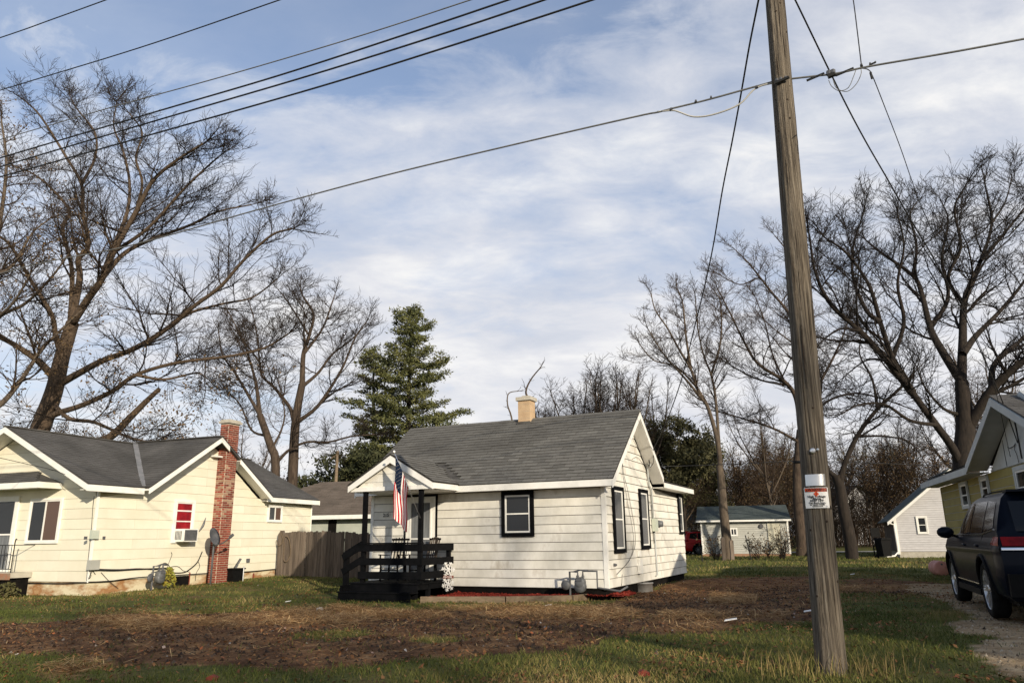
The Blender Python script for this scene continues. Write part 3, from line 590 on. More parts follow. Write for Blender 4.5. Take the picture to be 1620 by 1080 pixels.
# fascias, soffits, rakes
mb = MB(); mb.box(-6.78, .34, -.415, -.385, 2.245, 2.395); mb.obj('fascia', 'white_trim', wh)
mb = MB(); mb.box(-6.74, -.0, -.384, -.018, 2.262, 2.285); mb.obj('soffit', 'white_trim', wh)
def rake(x0, x1, ya, za, yb, zb, h, m_='white_trim', par=wh, nm='rake_board'):
    mb = MB(); mb.prism([(ya, za), (yb, zb), (yb, zb-h), (ya, za-h)], lambda u, v, w_: (w_, u, v), x0, x1); return mb.obj(nm, m_, par)
rake(.335, .362, -.42, ez-.045, ry, rz_-.045, .17); rake(.335, .362, ry, rz_-.045, 4.26, rz_-.045-(4.26-ry)*.75, .17)
rake(.02, .334, -.38, ez-.16, ry, rz_-.20, .02, nm='soffit'); rake(.02, .334, ry, rz_-.20, 4.26, rz_-.20-(4.26-ry)*.75, .02, nm='soffit')
MB().box(.02, .334, -.384, 0, 2.25, 2.262).obj('rake_return', 'white_trim', wh)
mb = MB(); mb.box(.355, .385, 4.27, 8.02, 2.45, 2.585); mb.obj('fascia', 'white_trim', wh); mb = MB(); mb.box(.02, .354, 4.30, 8.0, 2.452, 2.47); mb.obj('soffit', 'white_trim', wh); MB().box(-6.5, .385, 8.02, 8.05, 2.45, 2.585).obj('fascia', 'white_trim', wh)
MB().prism([(-6.78, 0), (-6.75, 0), (-6.75, 1), (-6.78, 1)], lambda u, v, w_: (u, -.42+w_*(ry+.42), (ez-.045-.17*(1-v))+w_*(rz_-ez)), 0, 1).obj('rake_board', 'white_trim', wh)
# windows
fn = (0, -1, 0)
wf = window(wh, (0, -.016, 0), X, fn, -2.63, -1.77, 1.16, 2.235, .095)
for i, (s0, s1, z0, z1) in enumerate([(.50, 1.36, .76, 2.31), (2.79, 3.62, .81, 2.36), (7.20, 7.78, 1.20, 2.42)]): window(wh, (.016, 0, 0), Y, X, s0, s1, z0, z1, .095 if i < 2 else .07, pane=['pane_grey', 'pane_grey'] if i < 2 else ['pane_grey', 'pane_grey'])
# door
mb = frame_mb((0, -.016, 0), X, fn, -5.44, -4.46, -.02, 2.24, .05, 0, .03); door = mb.obj('door', 'black_paint', wh)
mb = frame_mb((0, -.016, 0), X, fn, -5.39, -4.51, 0, 2.19, .11, .0, .028); mb.obj('door_casing', 'cream_trim', door)
mb = frame_mb((0, -.016, 0), X, fn, -5.28, -4.62, .02, 2.08, .045, .0, .04); fbox(mb, (0, -.016, 0), X, fn, -5.235, -4.665, 1.12, 1.16, 0, .036); mb.obj('storm_door_frame', 'white_trim', door)
fbox(MB(), (0, -.016, 0), X, fn, -5.235, -4.665, 1.16, 2.035, 0, .018).obj('pane', 'curtain_grey', door); fbox(MB(), (0, -.016, 0), X, fn, -5.235, -4.665, .065, 1.12, 0, .018).obj('pane', 'curtain_grey', door)
fbox(MB(), (0, -.016, 0), X, fn, -4.65, -4.63, 1.0, 1.09, .04, .075).obj('handle', 'steel', door)
mb = MB(); fbox(mb, (0, -.016, 0), X, fn, -3.72, -3.66, 0, .6, 0, .012)
p = WL(611.5, 817, .02); text('215', .125, 'sign_black', wh, (p.x, -.045, p.z), 'house_number', bold=.003)
# chimney
mb = MB(); mb.box(-3.08, -2.72, 1.98, 2.34, 4.0, 4.86); ch = mb.obj('chimney', 'tan_block', wh)
mb = MB()
for k in range(4): mb.box(-3.083, -2.717, 1.977, 2.343, 4.15+k*.2, 4.154+k*.2)
mb.obj('mortar_joint', 'concrete', ch); MB().box(-3.13, -2.67, 1.93, 2.39, 4.86, 4.96).obj('chimney_cap', 'concrete', ch); MB().box(-3.0, -2.80, 2.06, 2.26, 4.96, 5.01).obj('flue', 'concrete', ch)
MB().box(-3.10, -2.70, 1.93, 1.97, 4.1, 4.26).obj('flashing', 'roof_base', ch)
# porch roof
PX0, PX1, PYF, pc = -6.07, -3.67, -1.58, -4.87; pe, pz = 2.43, 3.13
mb = MB(); slab(mb, [(PX0-.02, PYF, pe), (pc, PYF, pz), (pc, .57, pz), (PX0-.02, -.38, pe)]); slab(mb, [(pc, PYF, pz), (PX1+.02, PYF, pe), (PX1+.02, -.38, pe), (pc, .57, pz)])
pr = mb.obj('porch_roof', 'roof_base', wh); ps = Vector((-1.22, 0, .70)).normalized(); pl = math.hypot(1.22, .70)
shingle_field(pr, (PX1+.04, PYF-.02, pe), Y, ps, 2.2, pl, lambda s, v: s+PYF < -.36+v/pl*.95)
shingle_field(pr, (PX0-.04, PYF-.02, pe), Y, Vector((1.22, 0, .70)), 2.2, pl, lambda s, v: s+PYF < -.36+v/pl*.95)
flush_shingles(wh, 'shingle')
mb = MB(); mb.box(PX1-.005, PX1+.025, PYF, -.416, pe-.15, pe-.02); mb.obj('fascia', 'white_trim', wh); mb = MB(); mb.box(PX0-.025, PX0+.005, PYF, -.416, pe-.15, pe-.02); mb.obj('fascia', 'white_trim', wh)
def prake(sg):
    xe = pc+sg*1.225; pts = [(xe, pe-.03), (pc, pz-.03), (pc, pz-.20), (xe, pe-.17)]
    mb = MB(); mb.prism(pts, lambda u, v, w_: (u, w_, v), PYF-.024, PYF+.003); return mb.obj('rake_board', 'white_trim', wh)
prake(1); prake(-1)
MB().prism([(PX0+.02, pe-.15), (PX1-.02, pe-.15), (pc, pz-.10)], lambda u, v, w_: (u, w_, v), PYF+.12, PYF+.16).obj('gable_panel', 'white_trim', wh)
boards(wh, (0, PYF+.119, 0), X, fn, 2.29, .19, 4, lambda z: (PX0+.16+(z-2.40)*1.72 if z > 2.40 else PX0+.16, PX1-.16-(z-2.40)*1.72 if z > 2.4 else PX1-.16), 'white_siding', th=.014, zmax=2.98)
MB().box(PX0+.04, PX1-.04, PYF+.10, -.416, 2.265, 2.285).obj('porch_ceiling', 'white_trim', wh)
MB().box(PX0+.03, PX1-.03, PYF+.03, PYF+.10, 2.275, 2.37).obj('porch_beam', 'white_trim', wh)
# deck, posts and rails
DF = -1.56
mb = MB(); mb.box(-5.95, -4.06, DF+.03, -.03, -.0, .12); deck = mb.obj('porch_deck', 'black_paint', wh)
for i in range(11): y0 = DF+i*.1405; MB().box(-5.98, -4.03, y0, y0+.133, .12, .15).obj('deck_plank', 'black_paint', deck)
for i in range(2): MB().box(-6.02, -4.02, DF-.34, DF-.31, -.31+i*.125, -.19+i*.125).obj('skirt_board', 'black_paint', deck)
for i in range(2): MB().box(-6.0, -4.04, DF-.02, DF+.01, -.20+i*.16, -.05+i*.16).obj('skirt_board', 'black_paint', deck)
MB().box(-6.0, -5.97, DF-.30, -.1, -.3, .10).obj('side_skirt', 'black_paint', deck)
MB().box(-6.04, -4.0, DF-.36, DF-.025, -.062, -.03).obj('step_tread', 'black_paint', deck)
for yy_ in (DF+.5, -.25): MB().box(-4.14, -4.05, yy_, yy_+.09, -.45, .12).obj('deck_leg', 'black_paint', deck)
for x in (-5.70, -4.10): MB().box(x, x+.095, DF+.06, DF+.155, .15, 2.27).obj('porch_post', 'black_paint', wh)
MB().box(-4.09, -4.0, -.20, -.11, .15, 1.03).obj('rail_post', 'black_paint', wh)
for z0, y1 in ((.86, -.06), (.545, -.06), (.235, -.45)): MB().box(-5.74, -3.99, DF+.02, DF+.058, z0, z0+.165).obj('rail', 'black_paint', wh); MB().box(-3.995, -3.955, DF+.02, y1, z0, z0+.165).obj('rail', 'black_paint', wh)
MB().box(-5.76, -3.97, DF+.0, DF+.13, 1.028, 1.062).obj('hand_rail', 'black_paint', wh)
ep = WL(546, 948, 1.45); ex = ep.x
MB().box(ex-.06, ex+.05, DF+.06, DF+.16, -.34, .80).obj('stair_post', 'black_paint', wh)
for dz in (0, -.33): MB().beam((ex-.07, DF+.04, .72+dz), (-5.66, DF+.04, 1.0+dz), .038, .15).obj('stair_rail', 'black_paint', wh)
MB().beam((ex-.07, DF+.09, .82), (-5.66, DF+.09, 1.10), .12, .03).obj('stair_rail', 'black_paint', wh)
for i in range(2): MB().box(-6.35+i*.2, -5.96, DF+.2, -.35, -.27+.1*i, -.17+.1*i).obj('stair_tread', 'black_paint', wh)
# utilities on the side wall (x>0)
mp_ = WS(1034.5, 830, .05); mb = MB(); mb.box(.03, .14, mp_.y-.13, mp_.y+.12, mp_.z-.17, mp_.z+.17); em = mb.obj('electric_meter', 'box_green', wh)
MB().lathe((.14, mp_.y+.26, mp_.z+.03), (1, 0, 0), [(.10, -.1), (.10, 0), (.085, .03), (.08, .09), (.001, .10)], 16).obj('meter_dial', 'grey_metal', em, True)
MB().tube([(.05, mp_.y-.03, mp_.z+.17), (.05, mp_.y-.04, 2.42), (.06, 3.78, 2.5), (.07, 3.66, 2.95), (.10, 3.60, 3.06), (.16, 3.60, 3.05), (.18, 3.60, 2.98)], .024, 8).obj('conduit', 'panel_white', em, True)
MB().tube([(.05, mp_.y+.04, mp_.z-.17), (.05, mp_.y+.06, .12), (.05, mp_.y-.06, .10)], .018, 8).obj('conduit', 'panel_white', em, True); MB().tube([(.04, mp_.y-.05, mp_.z-.17), (.04, mp_.y-.04, .95)], .012, 6).obj('conduit', 'cable', em, True)
for nm, pts in (('wall_cable', [(988, 712), (984.5, 740), (988, 765), (994, 800), (1001, 838), (1002, 862), (996, 885), (976, 908)]), ('wall_cable', [(985, 715), (986, 745), (992, 770), (998, 800), (1004, 835), (1005, 860), (1000, 878)]), ('wall_cable', [(1018, 733), (1022, 745), (1026, 765), (1029, 790), (1031, 818)]), ('wall_cable', [(984.5, 908), (983.5, 926)]), ('wall_cable', [(1018, 734), (1008, 723), (1000, 726)])):
    wire(nm, smooth_path([tuple(WS(a, b_, .035)) for a, b_ in pts]), .0055, 'cable', wh, 4)
for px, py, h, dpt in ((1010.5, 875, .14, .05), (1012, 889, .16, .06), (1011, 900, .2, .09)): q = WS(px, py, .03); MB().box(.02, .02+dpt, q.y-.10, q.y+.10, q.z-h/2, q.z+h/2).obj('vent_hood', 'white_trim', wh)
q = WS(972, 893, .03); MB().lathe((.02, q.y, q.z), (1, 0, 0), [(.035, 0), (.035, .04), (.02, .07), (.001, .07)], 8).obj('hose_tap', 'meter_grey', wh)
flush = None
# service entrance cables where the overhead drop lands
# round window well at the side
q = atz(1016, 931, .08); ww = MB(); ww.lathe((0, 0, 0), (0, 0, 1), [(.27, -.15), (.27, .13), (.29, .13), (.29, .16), (.25, .16), (.25, -.1)], 20); o = ww.obj('window_well', 'metal_flash', None, True); o.location = q; tag(o, 'low round galvanised window well by the side wall of the white house', 'window well')
# ------------------------------------------------------------------ front bed, edging
bed = [atz(665, 953, .0), atz(800, 953, .0), atz(905, 951, .0), atz(968, 944, .0)]
def loc(p): d = np.array(p)-WO; return (d@U_, d@V_)
bl = [loc(p) for p in bed]
edg = thing('bed_edging', 'weathered timber edging in front of the red mulch bed', 'edging', tuple(WO), WR)
for i in range(3):
    p0, p1 = bl[i], bl[i+1]; MB().beam((p0[0]+.01, p0[1], -.19), (p1[0]-.01, p1[1], -.19), .08, .15).obj('timber', 'timber', edg)
n = 9000; sx = rng.uniform(bl[0][0], .35, n); t_ = rng.random(n); yf = np.interp(sx, [b_[0] for b_ in bl], [b_[1] for b_ in bl])+.06; sy = yf+(-.02-yf)*t_
Wx = WO[0]+U_[0]*sx+V_[0]*sy; Wy = WO[1]+U_[1]*sx+V_[1]*sy; zz_ = gz(Wx, Wy)+.05+.06*fbm(Wx, Wy, 3, 4)+rng.random(n)*.03; a = rng.uniform(0, 6.28, n); l_ = rng.uniform(.03, .07, n); c = np.stack([Wx, Wy, zz_], 1)
e = np.stack([np.cos(a)*l_, np.sin(a)*l_, rng.normal(0, .3, n)*l_], 1)/2; f = np.stack([-np.sin(a)*l_*.3, np.cos(a)*l_*.3, rng.normal(0, .3, n)*l_], 1)/2
P = np.stack([c-e-f, c+e-f, c+e+f, c-e+f], 1).reshape(-1, 3); o_ = np.arange(n)[:, None]*4; T = np.concatenate([o_+[0, 1, 2], o_+[0, 2, 3]], 1).reshape(-1, 3)
gx_ = np.linspace(bl[0][0], .35, 60); gy_ = np.linspace(0, 1, 10); A_, B_ = np.meshgrid(gx_, gy_); A_, B_ = A_.ravel(), B_.ravel(); yf = np.interp(A_, [b_[0] for b_ in bl], [b_[1] for b_ in bl])+.05; B_ = yf+(-.02-yf)*B_
Wx = WO[0]+U_[0]*A_+V_[0]*B_; Wy = WO[1]+U_[1]*A_+V_[1]*B_; VV = np.stack([Wx, Wy, gz(Wx, Wy)+.05+.05*fbm(Wx, Wy, 3, 4)], 1); i_ = (np.arange(9)[:, None]*60+np.arange(59)[None]).ravel()
F4 = np.stack([i_, i_+1, i_+61, i_+60], 1); F3 = np.concatenate([F4[:, [0, 1, 2]], F4[:, [0, 2, 3]]])
o = stuff(link('mulch', npmesh('mulch', np.concatenate([P, VV]), np.concatenate([T, F3+len(P)]), 'mulch'))); tag(o, 'bright red wood mulch bed along the front of the white house', 'mulch')
# ------------------------------------------------------------------ gas meters
def gas_meter(name, label, root_loc, rz, s=1.0, right=True):
    t = thing(name, label, 'gas meter', root_loc, rz, 'gas meters beside the houses')
    mb = MB(); mb.lathe((0, -.14, .36), (0, 1, 0), [(.001, -.09), (.10, -.09), (.125, -.06), (.125, .06), (.10, .09), (.001, .09)], 18); mb.lathe((0, -.14, .27), (0, 1, 0), [(.001, -.08), (.12, -.08), (.14, -.05), (.14, .05), (.12, .08), (.001, .08)], 18); mb.obj('meter_body', 'grey_metal', t, True)
    MB().box(-.07, .07, -.25, -.225, .40, .48).obj('meter_index', 'meter_grey', t)
    mb = MB(); mb.tube([(-.06, -.14, .45), (-.06, -.14, .60), (-.26, -.14, .60), (-.26, -.14, .10), (-.26, -.14, -.1)], .025, 8); mb.tube([(.07, -.14, .45), (.07, -.14, .62), (.42, -.14, .62), (.42, -.14, .25), (.95, -.10, .18), (1.1, .02, .28)] if right else [(.07, -.14, .45), (.07, -.14, .62), (.2, -.14, .62), (.2, -.02, .62)], .025, 8); mb.tube([(-.16, -.14, .60), (.0, -.14, .64), (.2, -.14, .63)], .018, 6); mb.obj('pipe', 'meter_grey', t, True)
    mb = MB().lathe((-.36, -.16, .30), (.15, -1, 0), [(.001, -.02), (.10, -.02), (.115, .0), (.10, .025), (.05, .05), (.001, .055)], 18); mb.obj('regulator', 'meter_grey', t, True); MB().tube([(-.36, -.14, .30), (-.26, -.14, .30)], .02, 6).obj('pipe', 'meter_grey', t)
    for x in (-.06, .07): MB().lathe((x, -.14, .47), (0, 0, 1), [(.038, 0), (.038, .05), (.026, .05)], 6).obj('union_nut', 'meter_grey', t)
    for ob in t.children: pass
    t.scale = (s, s, s); return t
gp = WL(922, 940, .25); gw = WO+U_*gp.x+V_*gp.y; gas_meter('gas_meter', 'grey gas meter with pipes at the front right corner of the white house', (gw[0], gw[1], gzs(gw[0], gw[1])+.05), WR, .95)
# ------------------------------------------------------------------ porch chairs
def chair(x, y, rz, label, kind):
    p = WO+U_*x+V_*y; t = thing('porch_chair', label, 'chair', (p[0], p[1], .40), WR+rz, 'chairs on the porch')
    for sx_ in (-.24, .24):
        for sy_ in (-.22, .20): MB().beam((sx_, sy_, 0), (sx_*.95, sy_, .40 if sy_ < 0 else .42), .035, .035, (0, 1, 0)).obj('leg', 'black_paint', t)
        MB().beam((sx_*1.08, -.26, .62), (sx_*1.08, .22, .60), .06, .02).obj('armrest', 'black_paint', t); MB().beam((sx_*1.05, -.22, .4), (sx_*1.05, -.22, .61), .03, .03, (0, 1, 0)).obj('arm_post', 'black_paint', t)
    for i in range(5): MB().box(-.25, .25, -.24+i*.095, -.24+i*.095+.075, .40, .42).obj('seat_slat', 'black_paint', t)
    for i in range(6): x0 = -.23+i*.083; MB().beam((x0+.02, .22, .42), (x0+.02, .36, 1.0+.03*math.sin(i*.63)), .045 if kind else .02, .014, (0, 1, 0)).obj('back_slat', 'black_paint' if not kind else 'fence_wood', t)
    MB().beam((-.25, .355, .98), (.25, .355, .98), .02, .05).obj('back_rail', 'black_paint', t); MB().beam((-.24, .25, .5), (.24, .25, .5), .02, .04).obj('back_rail', 'black_paint', t)
    MB().beam((-.24, -.22, .16), (.24, -.22, .16), .02, .03).obj('stretcher', 'black_paint', t); MB().beam((-.24, -.22, .26), (.24, -.22, .26), .02, .03).obj('stretcher', 'black_paint', t)
    return t
chair(-5.35, -.62, .1, 'black slatted porch chair at the left, behind the railing below the flag', 0); chair(-4.50, -.62, -.45, 'turned wooden slat porch chair at the right, beside the door', 1)
# ------------------------------------------------------------------ welcome sign
p = WL(709, 912, .52); pw = WO+U_*p.x+V_*p.y; ws = thing('welcome_sign', 'white cut-out snowflake welcome sign with brown banner hanging from the porch rail', 'sign', (pw[0], pw[1], p.z+.25), WR)
def flake(cz, r0, rot=0):
    mb = MB()
    for k in range(6):
        a = math.pi/3*k+rot; d = (math.cos(a), math.sin(a)); p0 = (0, 0, cz); p1 = (d[0]*r0, 0, cz+d[1]*r0); mb.beam(p0, p1, .012, .034, (0, 1, 0))
        for q in (.45, .75):
            for sg in (-1, 1):
                b0 = (d[0]*r0*q, -.001*sg, cz+d[1]*r0*q); e_ = rot2(d, sg*.95); mb.beam(b0, (b0[0]+e_[0]*r0*.38, b0[1], b0[2]+e_[1]*r0*.38), .011, .028, (0, 1, 0))
        mb.lathe((p1[0], .006, p1[2]), (0, -1, 0), [(.001, 0), (.024, 0), (.024, .013), (.001, .013)], 8)
    mb.lathe((0, .007, cz), (0, -1, 0), [(.02, 0), (.05, 0), (.05, .014), (.02, .014)], 12); return mb
flake(.17, .165).obj('snowflake', 'sign_white', ws); flake(-.165, .15, .3).obj('snowflake', 'sign_white', ws)
mb = MB(); mb.prism([(-.17, -.03), (.17, -.03), (.15, 0), (.17, .032), (-.17, .032), (-.15, 0)], lambda u, v, w_: (u, w_, v), -.03, -.015); mb.obj('banner', 'banner_brown', ws); text('WELCOME', .052, 'sign_white', ws, (0, -.032, -.018), bold=.001)
MB().tube([(-.04, 0, .3), (0, .03, .36), (.04, 0, .3)], .004, 5).obj('hanger', 'cable', ws)
# ------------------------------------------------------------------ flag
p0 = WL(664, 817, 1.53); p1 = WL(624, 715, 2.05)
fw = WO+U_*p0.x+V_*p0.y; fl = thing('flag', 'stars and stripes flag hanging from an angled pole on the right porch post', 'flag', (fw[0], fw[1], p0.z+.25), WR)
d_ = p1-p0; MB().tube([(0, 0, 0), tuple(d_)], .011, 8).obj('flag_pole', 'steel', fl, True); MB().lathe(tuple(d_), tuple(d_), [(.001, -.02), (.022, -.01), (.03, .012), (.022, .034), (.001, .045)], 10).obj('finial', 'sign_white', fl, True)
MB().tube([tuple(d_*-.02), tuple(d_*.07)], .022, 8).obj('bracket', 'cable', fl)
nu, nv = 44, 26; vs = []; tip = d_*.97; low = d_*.46; LEN = 1.45
FP = {}
for i in range(nu+1):
    for j in range(nv+1):
        u = i/nu; v = j/nv; h = tip.lerp(low, v)
        # cloth falls straight down under its own weight, folds gather towards the fly end
        narrow = 1-.10*min(1, u*1.6); cx_ = tip.x+(h.x-tip.x)*narrow+ .02*u; fall = LEN*u*(1-.30*v+.10*v*math.sin(3*u))
        fold = math.sin(v*9.5+u*3.0)*.035*min(1, u*2.5)+math.sin(v*4+1)*.03*u
        q = Vector((cx_+.10*u*(v-.35)+.018*math.sin(u*8+v*3), h.y+fold-.03*u, h.z-fall+.0*v)); FP[i, j] = q; vs.append(q)
fcs, mis = [], []
for i in range(nu):
    for j in range(nv):
        fcs.append((i*(nv+1)+j, i*(nv+1)+j+1, (i+1)*(nv+1)+j+1, (i+1)*(nv+1)+j)); st = j//2
        mis.append(2 if (i/nu < .41 and st < 7) else (0 if st % 2 == 0 else 1))
mb = MB(); mb.v = [tuple(q) for q in vs]; mb.f = fcs; mb.mi = mis; fo = mb.obj('flag_cloth', ['flag_red', 'flag_white', 'flag_blue'], fl, True)
def fpt(u, v):
    a, b_ = u*nu, v*nv; i, j = min(int(a), nu-1), min(int(b_), nv-1); fa, fb = a-i, b_-j
    return FP[i, j]*(1-fa)*(1-fb)+FP[i+1, j]*fa*(1-fb)+FP[i, j+1]*(1-fa)*fb+FP[i+1, j+1]*fa*fb
mb = MB()
for r in range(9):
    for c_ in range(11):
        if (r+c_) % 2: continue
        u, v = .41*(c_+1)/12, 7/13*(r+1)/10; ou = [fpt(max(0, u+.009*math.cos(k*math.pi/5)*(1 if k % 2 == 0 else .42)*.5), v+.010*math.sin(k*math.pi/5)*(1 if k % 2 == 0 else .42)) for k in range(10)]
        nrm = (fpt(u+.01, v)-fpt(u, v)).cross(fpt(u, v+.01)-fpt(u, v)).normalized()
        for sg in (1, -1): mb.add([q+nrm*.004*sg for q in ou]+[fpt(u, v)+nrm*.004*sg], [(k, (k+1) % 10, 10) for k in range(10)])
mb.obj('star_field', 'flag_white', fl)
# ------------------------------------------------------------------ cream house on the left
LO = np.array([-10.89, 19.75, 0.]); LXd = np.array([math.cos(R_(20.5)), -math.sin(R_(20.5)), 0]); LYd = np.array([math.sin(R_(20.5)), math.cos(R_(20.5)), 0]); LR = -R_(20.5)
def LS(px, py, off=0.): d = wallpt(px, py, LO+LXd*off, LYd)-LO; return Vector((d@LXd, d@LYd, d[2]))
def LFp(px, py, off=0.): d = wallpt(px, py, LO-LYd*off, LXd)-LO; return Vector((d@LXd, d@LYd, d[2]))
lh = thing('cream_house', 'long cream sided house with dark shingle roof and brick chimney at the left', 'house', tuple(LO), LR)
FZ, EZ, GP, RGZ = .43, 2.72, 3.82, 4.52
mb = MB(); mb.box(-6.5, -.001, .001, 9.35, FZ, 2.74); mb.prism([(1.30, 2.74), (6.34, 2.74), (3.82, 4.40)], lambda u, v, w_: (w_, u, v), -3, -.002); mb.prism([(-6.5, 2.74), (-.02, 2.74), (-3.1, 4.30)], lambda u, v, w_: (u, w_, v), .002, 9.3); mb.obj('wall', 'cream_gap_shade', lh)
mb = MB(); mb.box(-6.45, -.03, .03, 9.3, -.4, FZ); fd = mb.obj('foundation', 'stained_foundation', lh)
mb = MB()
for px in (299, 300.5, 440, 442): pass
random.seed(9); EL = .2625
boards(lh, (0, 0, 0), Y, X, FZ, EL, 16, lambda z: (.045, 9.33) if z < 2.76 else (1.24+(z-2.72)/.667+.04, 6.4-(z-2.72)/.667-.04), 'cream_siding', zmax=4.32, th=.013, gapz=.004,
       splits=lambda i: ([.13, .37, .60, .81] if i % 2 else [.22, .48, .71, .9]) if i < 9 else [.5])
boards(lh, (0, -.0, 0), X, (0, -1, 0), FZ, EL, 15, lambda z: (-6.5, -.03) if z < 2.76 else (-6.35+(z-2.72)/.52, -.03-(z-2.72)/.52), 'cream_siding', zmax=4.3, th=.013, gapz=.004, splits=lambda i: [.35, .72] if i % 2 else [.52, .84])
MB().box(-.03, .018, -.018, .045, FZ-.02, 2.70).obj('corner_board', 'cream_trim', lh); MB().box(-.01, .02, 9.33, 9.36, FZ, 2.7).obj('corner_board', 'cream_trim', lh)
# roof
sm = (RGZ-2.85)/3.38
mb = MB()
slab(mb, [(.28, -.58, 2.85), (.28, 1.22, 2.85), (-3.1, 3.82, RGZ), (-3.1, -.58, RGZ)], .05); slab(mb, [(.28, 6.42, 2.85), (.28, 9.42, 2.85), (-3.1, 9.42, RGZ), (-3.1, 3.82, RGZ)], .05); slab(mb, [(-6.5, -.58, 2.85), (-3.1, -.58, RGZ), (-3.1, 9.42, RGZ), (-6.5, 9.42, 2.85)], .05)
slab(mb, [(.28, 1.22, 2.86), (.47, 1.22, 2.86), (.47, 3.82, 4.56), (-3.1, 3.82, 4.56)], .05); slab(mb, [(.28, 6.42, 2.86), (-3.1, 3.82, 4.56), (.47, 3.82, 4.56), (.47, 6.42, 2.86)], .05)
lroof = mb.obj('roof', 'shingle_dark', lh)
bmain = Vector((-3.38, 0, 1.67)).normalized(); Lm = math.hypot(3.38, 1.67)
random.seed(2)
def rows_field(part, origin, a, b, W, Ls, clip, mtl, expo=.142, tab=.31, name='shingle_field'):
    origin, a, b = Vector(origin), Vector(a).normalized(), Vector(b).normalized(); nn = a.cross(b); nn = -nn if nn.z < 0 else nn; mb = MB(); r = 0
    while r*expo < Ls:
        s = -tab*(.5 if r % 2 else 0)-random.uniform(0, .03)
        while s < W:
            s0, s1 = max(s, 0), min(s+tab, W)
            if s1-s0 > .05 and clip((s0+s1)/2, (r+.5)*expo):
                j = random.uniform(0, .004); P = lambda x, y, z: origin+a*(s0+x)+b*(r*expo+y)+nn*(z+j); wd = s1-s0-.006
                mb.add([P(0, 0, .002), P(wd, 0, .002), P(wd, expo*1.1, 0), P(0, expo*1.1, 0), P(0, 0, .011), P(wd, 0, .011), P(wd, expo*1.1, .005), P(0, expo*1.1, .005)], [(4, 5, 6, 7), (0, 1, 5, 4), (1, 2, 6, 5), (3, 0, 4, 7)]); mb.mi[-4:] = [0, 1, 1, 1]
            s += tab
        r += 1
    return stuff(mb.obj(name, [mtl, 'shingle_edge'], part))
rows_field(lroof, (.29, -.58, 2.85), Y, bmain, 10.0, Lm, lambda s, v: abs((s-.58)-3.82) > 2.62*(1-v/Lm), 'shingle_dark')
bc1 = Vector((0, 2.6, 1.7)); Lc = bc1.length
rows_field(lroof, (.48, 1.21, 2.86), (-1, 0, 0), bc1, 3.6, Lc, lambda s, v: s < .19+3.38*(v/Lc), 'shingle_dark'); rows_field(lroof, (.48, 6.43, 2.86), (-1, 0, 0), Vector((0, -2.6, 1.7)), 3.6, Lc, lambda s, v: s < .19+3.38*(v/Lc), 'shingle_dark')
mb = MB(); a_, b_ = Vector((.24, 1.24, 2.90)), Vector((-3.1, 3.82, 4.60)); mb.beam(a_, b_, .20, .012); mb.obj('valley_flashing', 'metal_flash', lroof)
MB().beam((-3.1, -.58, RGZ+.01), (-3.1, 9.42, RGZ+.01), .2, .03).obj('ridge_cap', 'shingle_dark', lroof); MB().beam((.46, 3.82, 4.575), (-3.0, 3.82, 4.575), .2, .03).obj('ridge_cap', 'shingle_dark', lroof)
mb = MB(); mb.box(.255, .285, -.575, 1.215, 2.67, 2.83); mb.obj('fascia', 'cream_trim', lh); mb = MB(); mb.box(.255, .285, 6.425, 9.44, 2.68, 2.83); mb.obj('fascia', 'cream_trim', lh)
mb = MB(); mb.box(.0, .254, -.57, 1.2, 2.70, 2.715); mb.box(.0, .254, 6.44, 9.42, 2.71, 2.725); mb.obj('soffit', 'cream_trim', lh)
def lrake(pts, x0, x1, ax, nm='rake_board', m_='cream_trim', h=.15):
    mb = MB(); (u0, z0), (u1, z1) = pts
    f_ = (lambda u, v, w_: (w_, u, v)) if ax == 'y' else (lambda u, v, w_: (u, w_, v))
    mb.prism([(u0, z0), (u1, z1), (u1, z1-h), (u0, z0-h)], f_, x0, x1); return mb.obj(nm, m_, lh)
lrake([(1.20, 2.825), (3.82, 4.535)], .455, .48, 'y'); lrake([(3.82, 4.535), (4.19, 4.535-.37*.654)], .455, .48, 'y'); lrake([(4.73, 4.535-.91*.654), (6.44, 2.825)], .455, .48, 'y')
lrake([(1.20, 2.79), (3.82, 4.50)], .01, .454, 'y', 'soffit', h=.02); lrake([(4.73, 4.50-.91*.654), (6.44, 2.79)], .01, .454, 'y', 'soffit', h=.02)
lrake([(.29, 2.82), (-3.1, RGZ-.02)], -.605, -.58, 'x'); lrake([(-6.5, 2.82), (-3.1, RGZ-.02)], -.605, -.58, 'x'); lrake([(.25, 2.78), (-3.1, RGZ-.08)], -.579, -.001, 'x', 'soffit', h=.02); lrake([(-6.5, 2.78), (-3.1, RGZ-.08)], -.579, -.001, 'x', 'soffit', h=.02)
lrake([(.29, 2.82), (-3.1, RGZ-.02)], 9.42, 9.445, 'x')
# brick chimney
ch = MB().box(.012, .338, 4.222, 4.698, -.1, 5.05).obj('chimney', 'mortar', lh)
MB().box(-.04, .40, 4.16, 4.76, 5.06, 5.13).obj('chimney_cap', 'concrete', ch); MB().box(.0, .36, 4.2, 4.72, 5.13, 5.18).obj('chimney_cap', 'concrete', ch)
bmesh_cache = {}
def brick(w_, mtl):
    k = (w_, mtl)
    if k not in bmesh_cache:
        mb = MB(); c_ = .004; h = .055
        mb.add([(0, 0, 0), (w_, 0, 0), (w_, 0, h), (0, 0, h), (c_, -.014, c_), (w_-c_, -.014, c_), (w_-c_, -.014, h-c_), (c_, -.014, h-c_)], [(4, 5, 6, 7), (0, 1, 5, 4), (1, 2, 6, 5), (2, 3, 7, 6), (3, 0, 4, 7)]); bmesh_cache[k] = mb.mesh('brick', mtl)
    return bmesh_cache[k]
bl_ = []
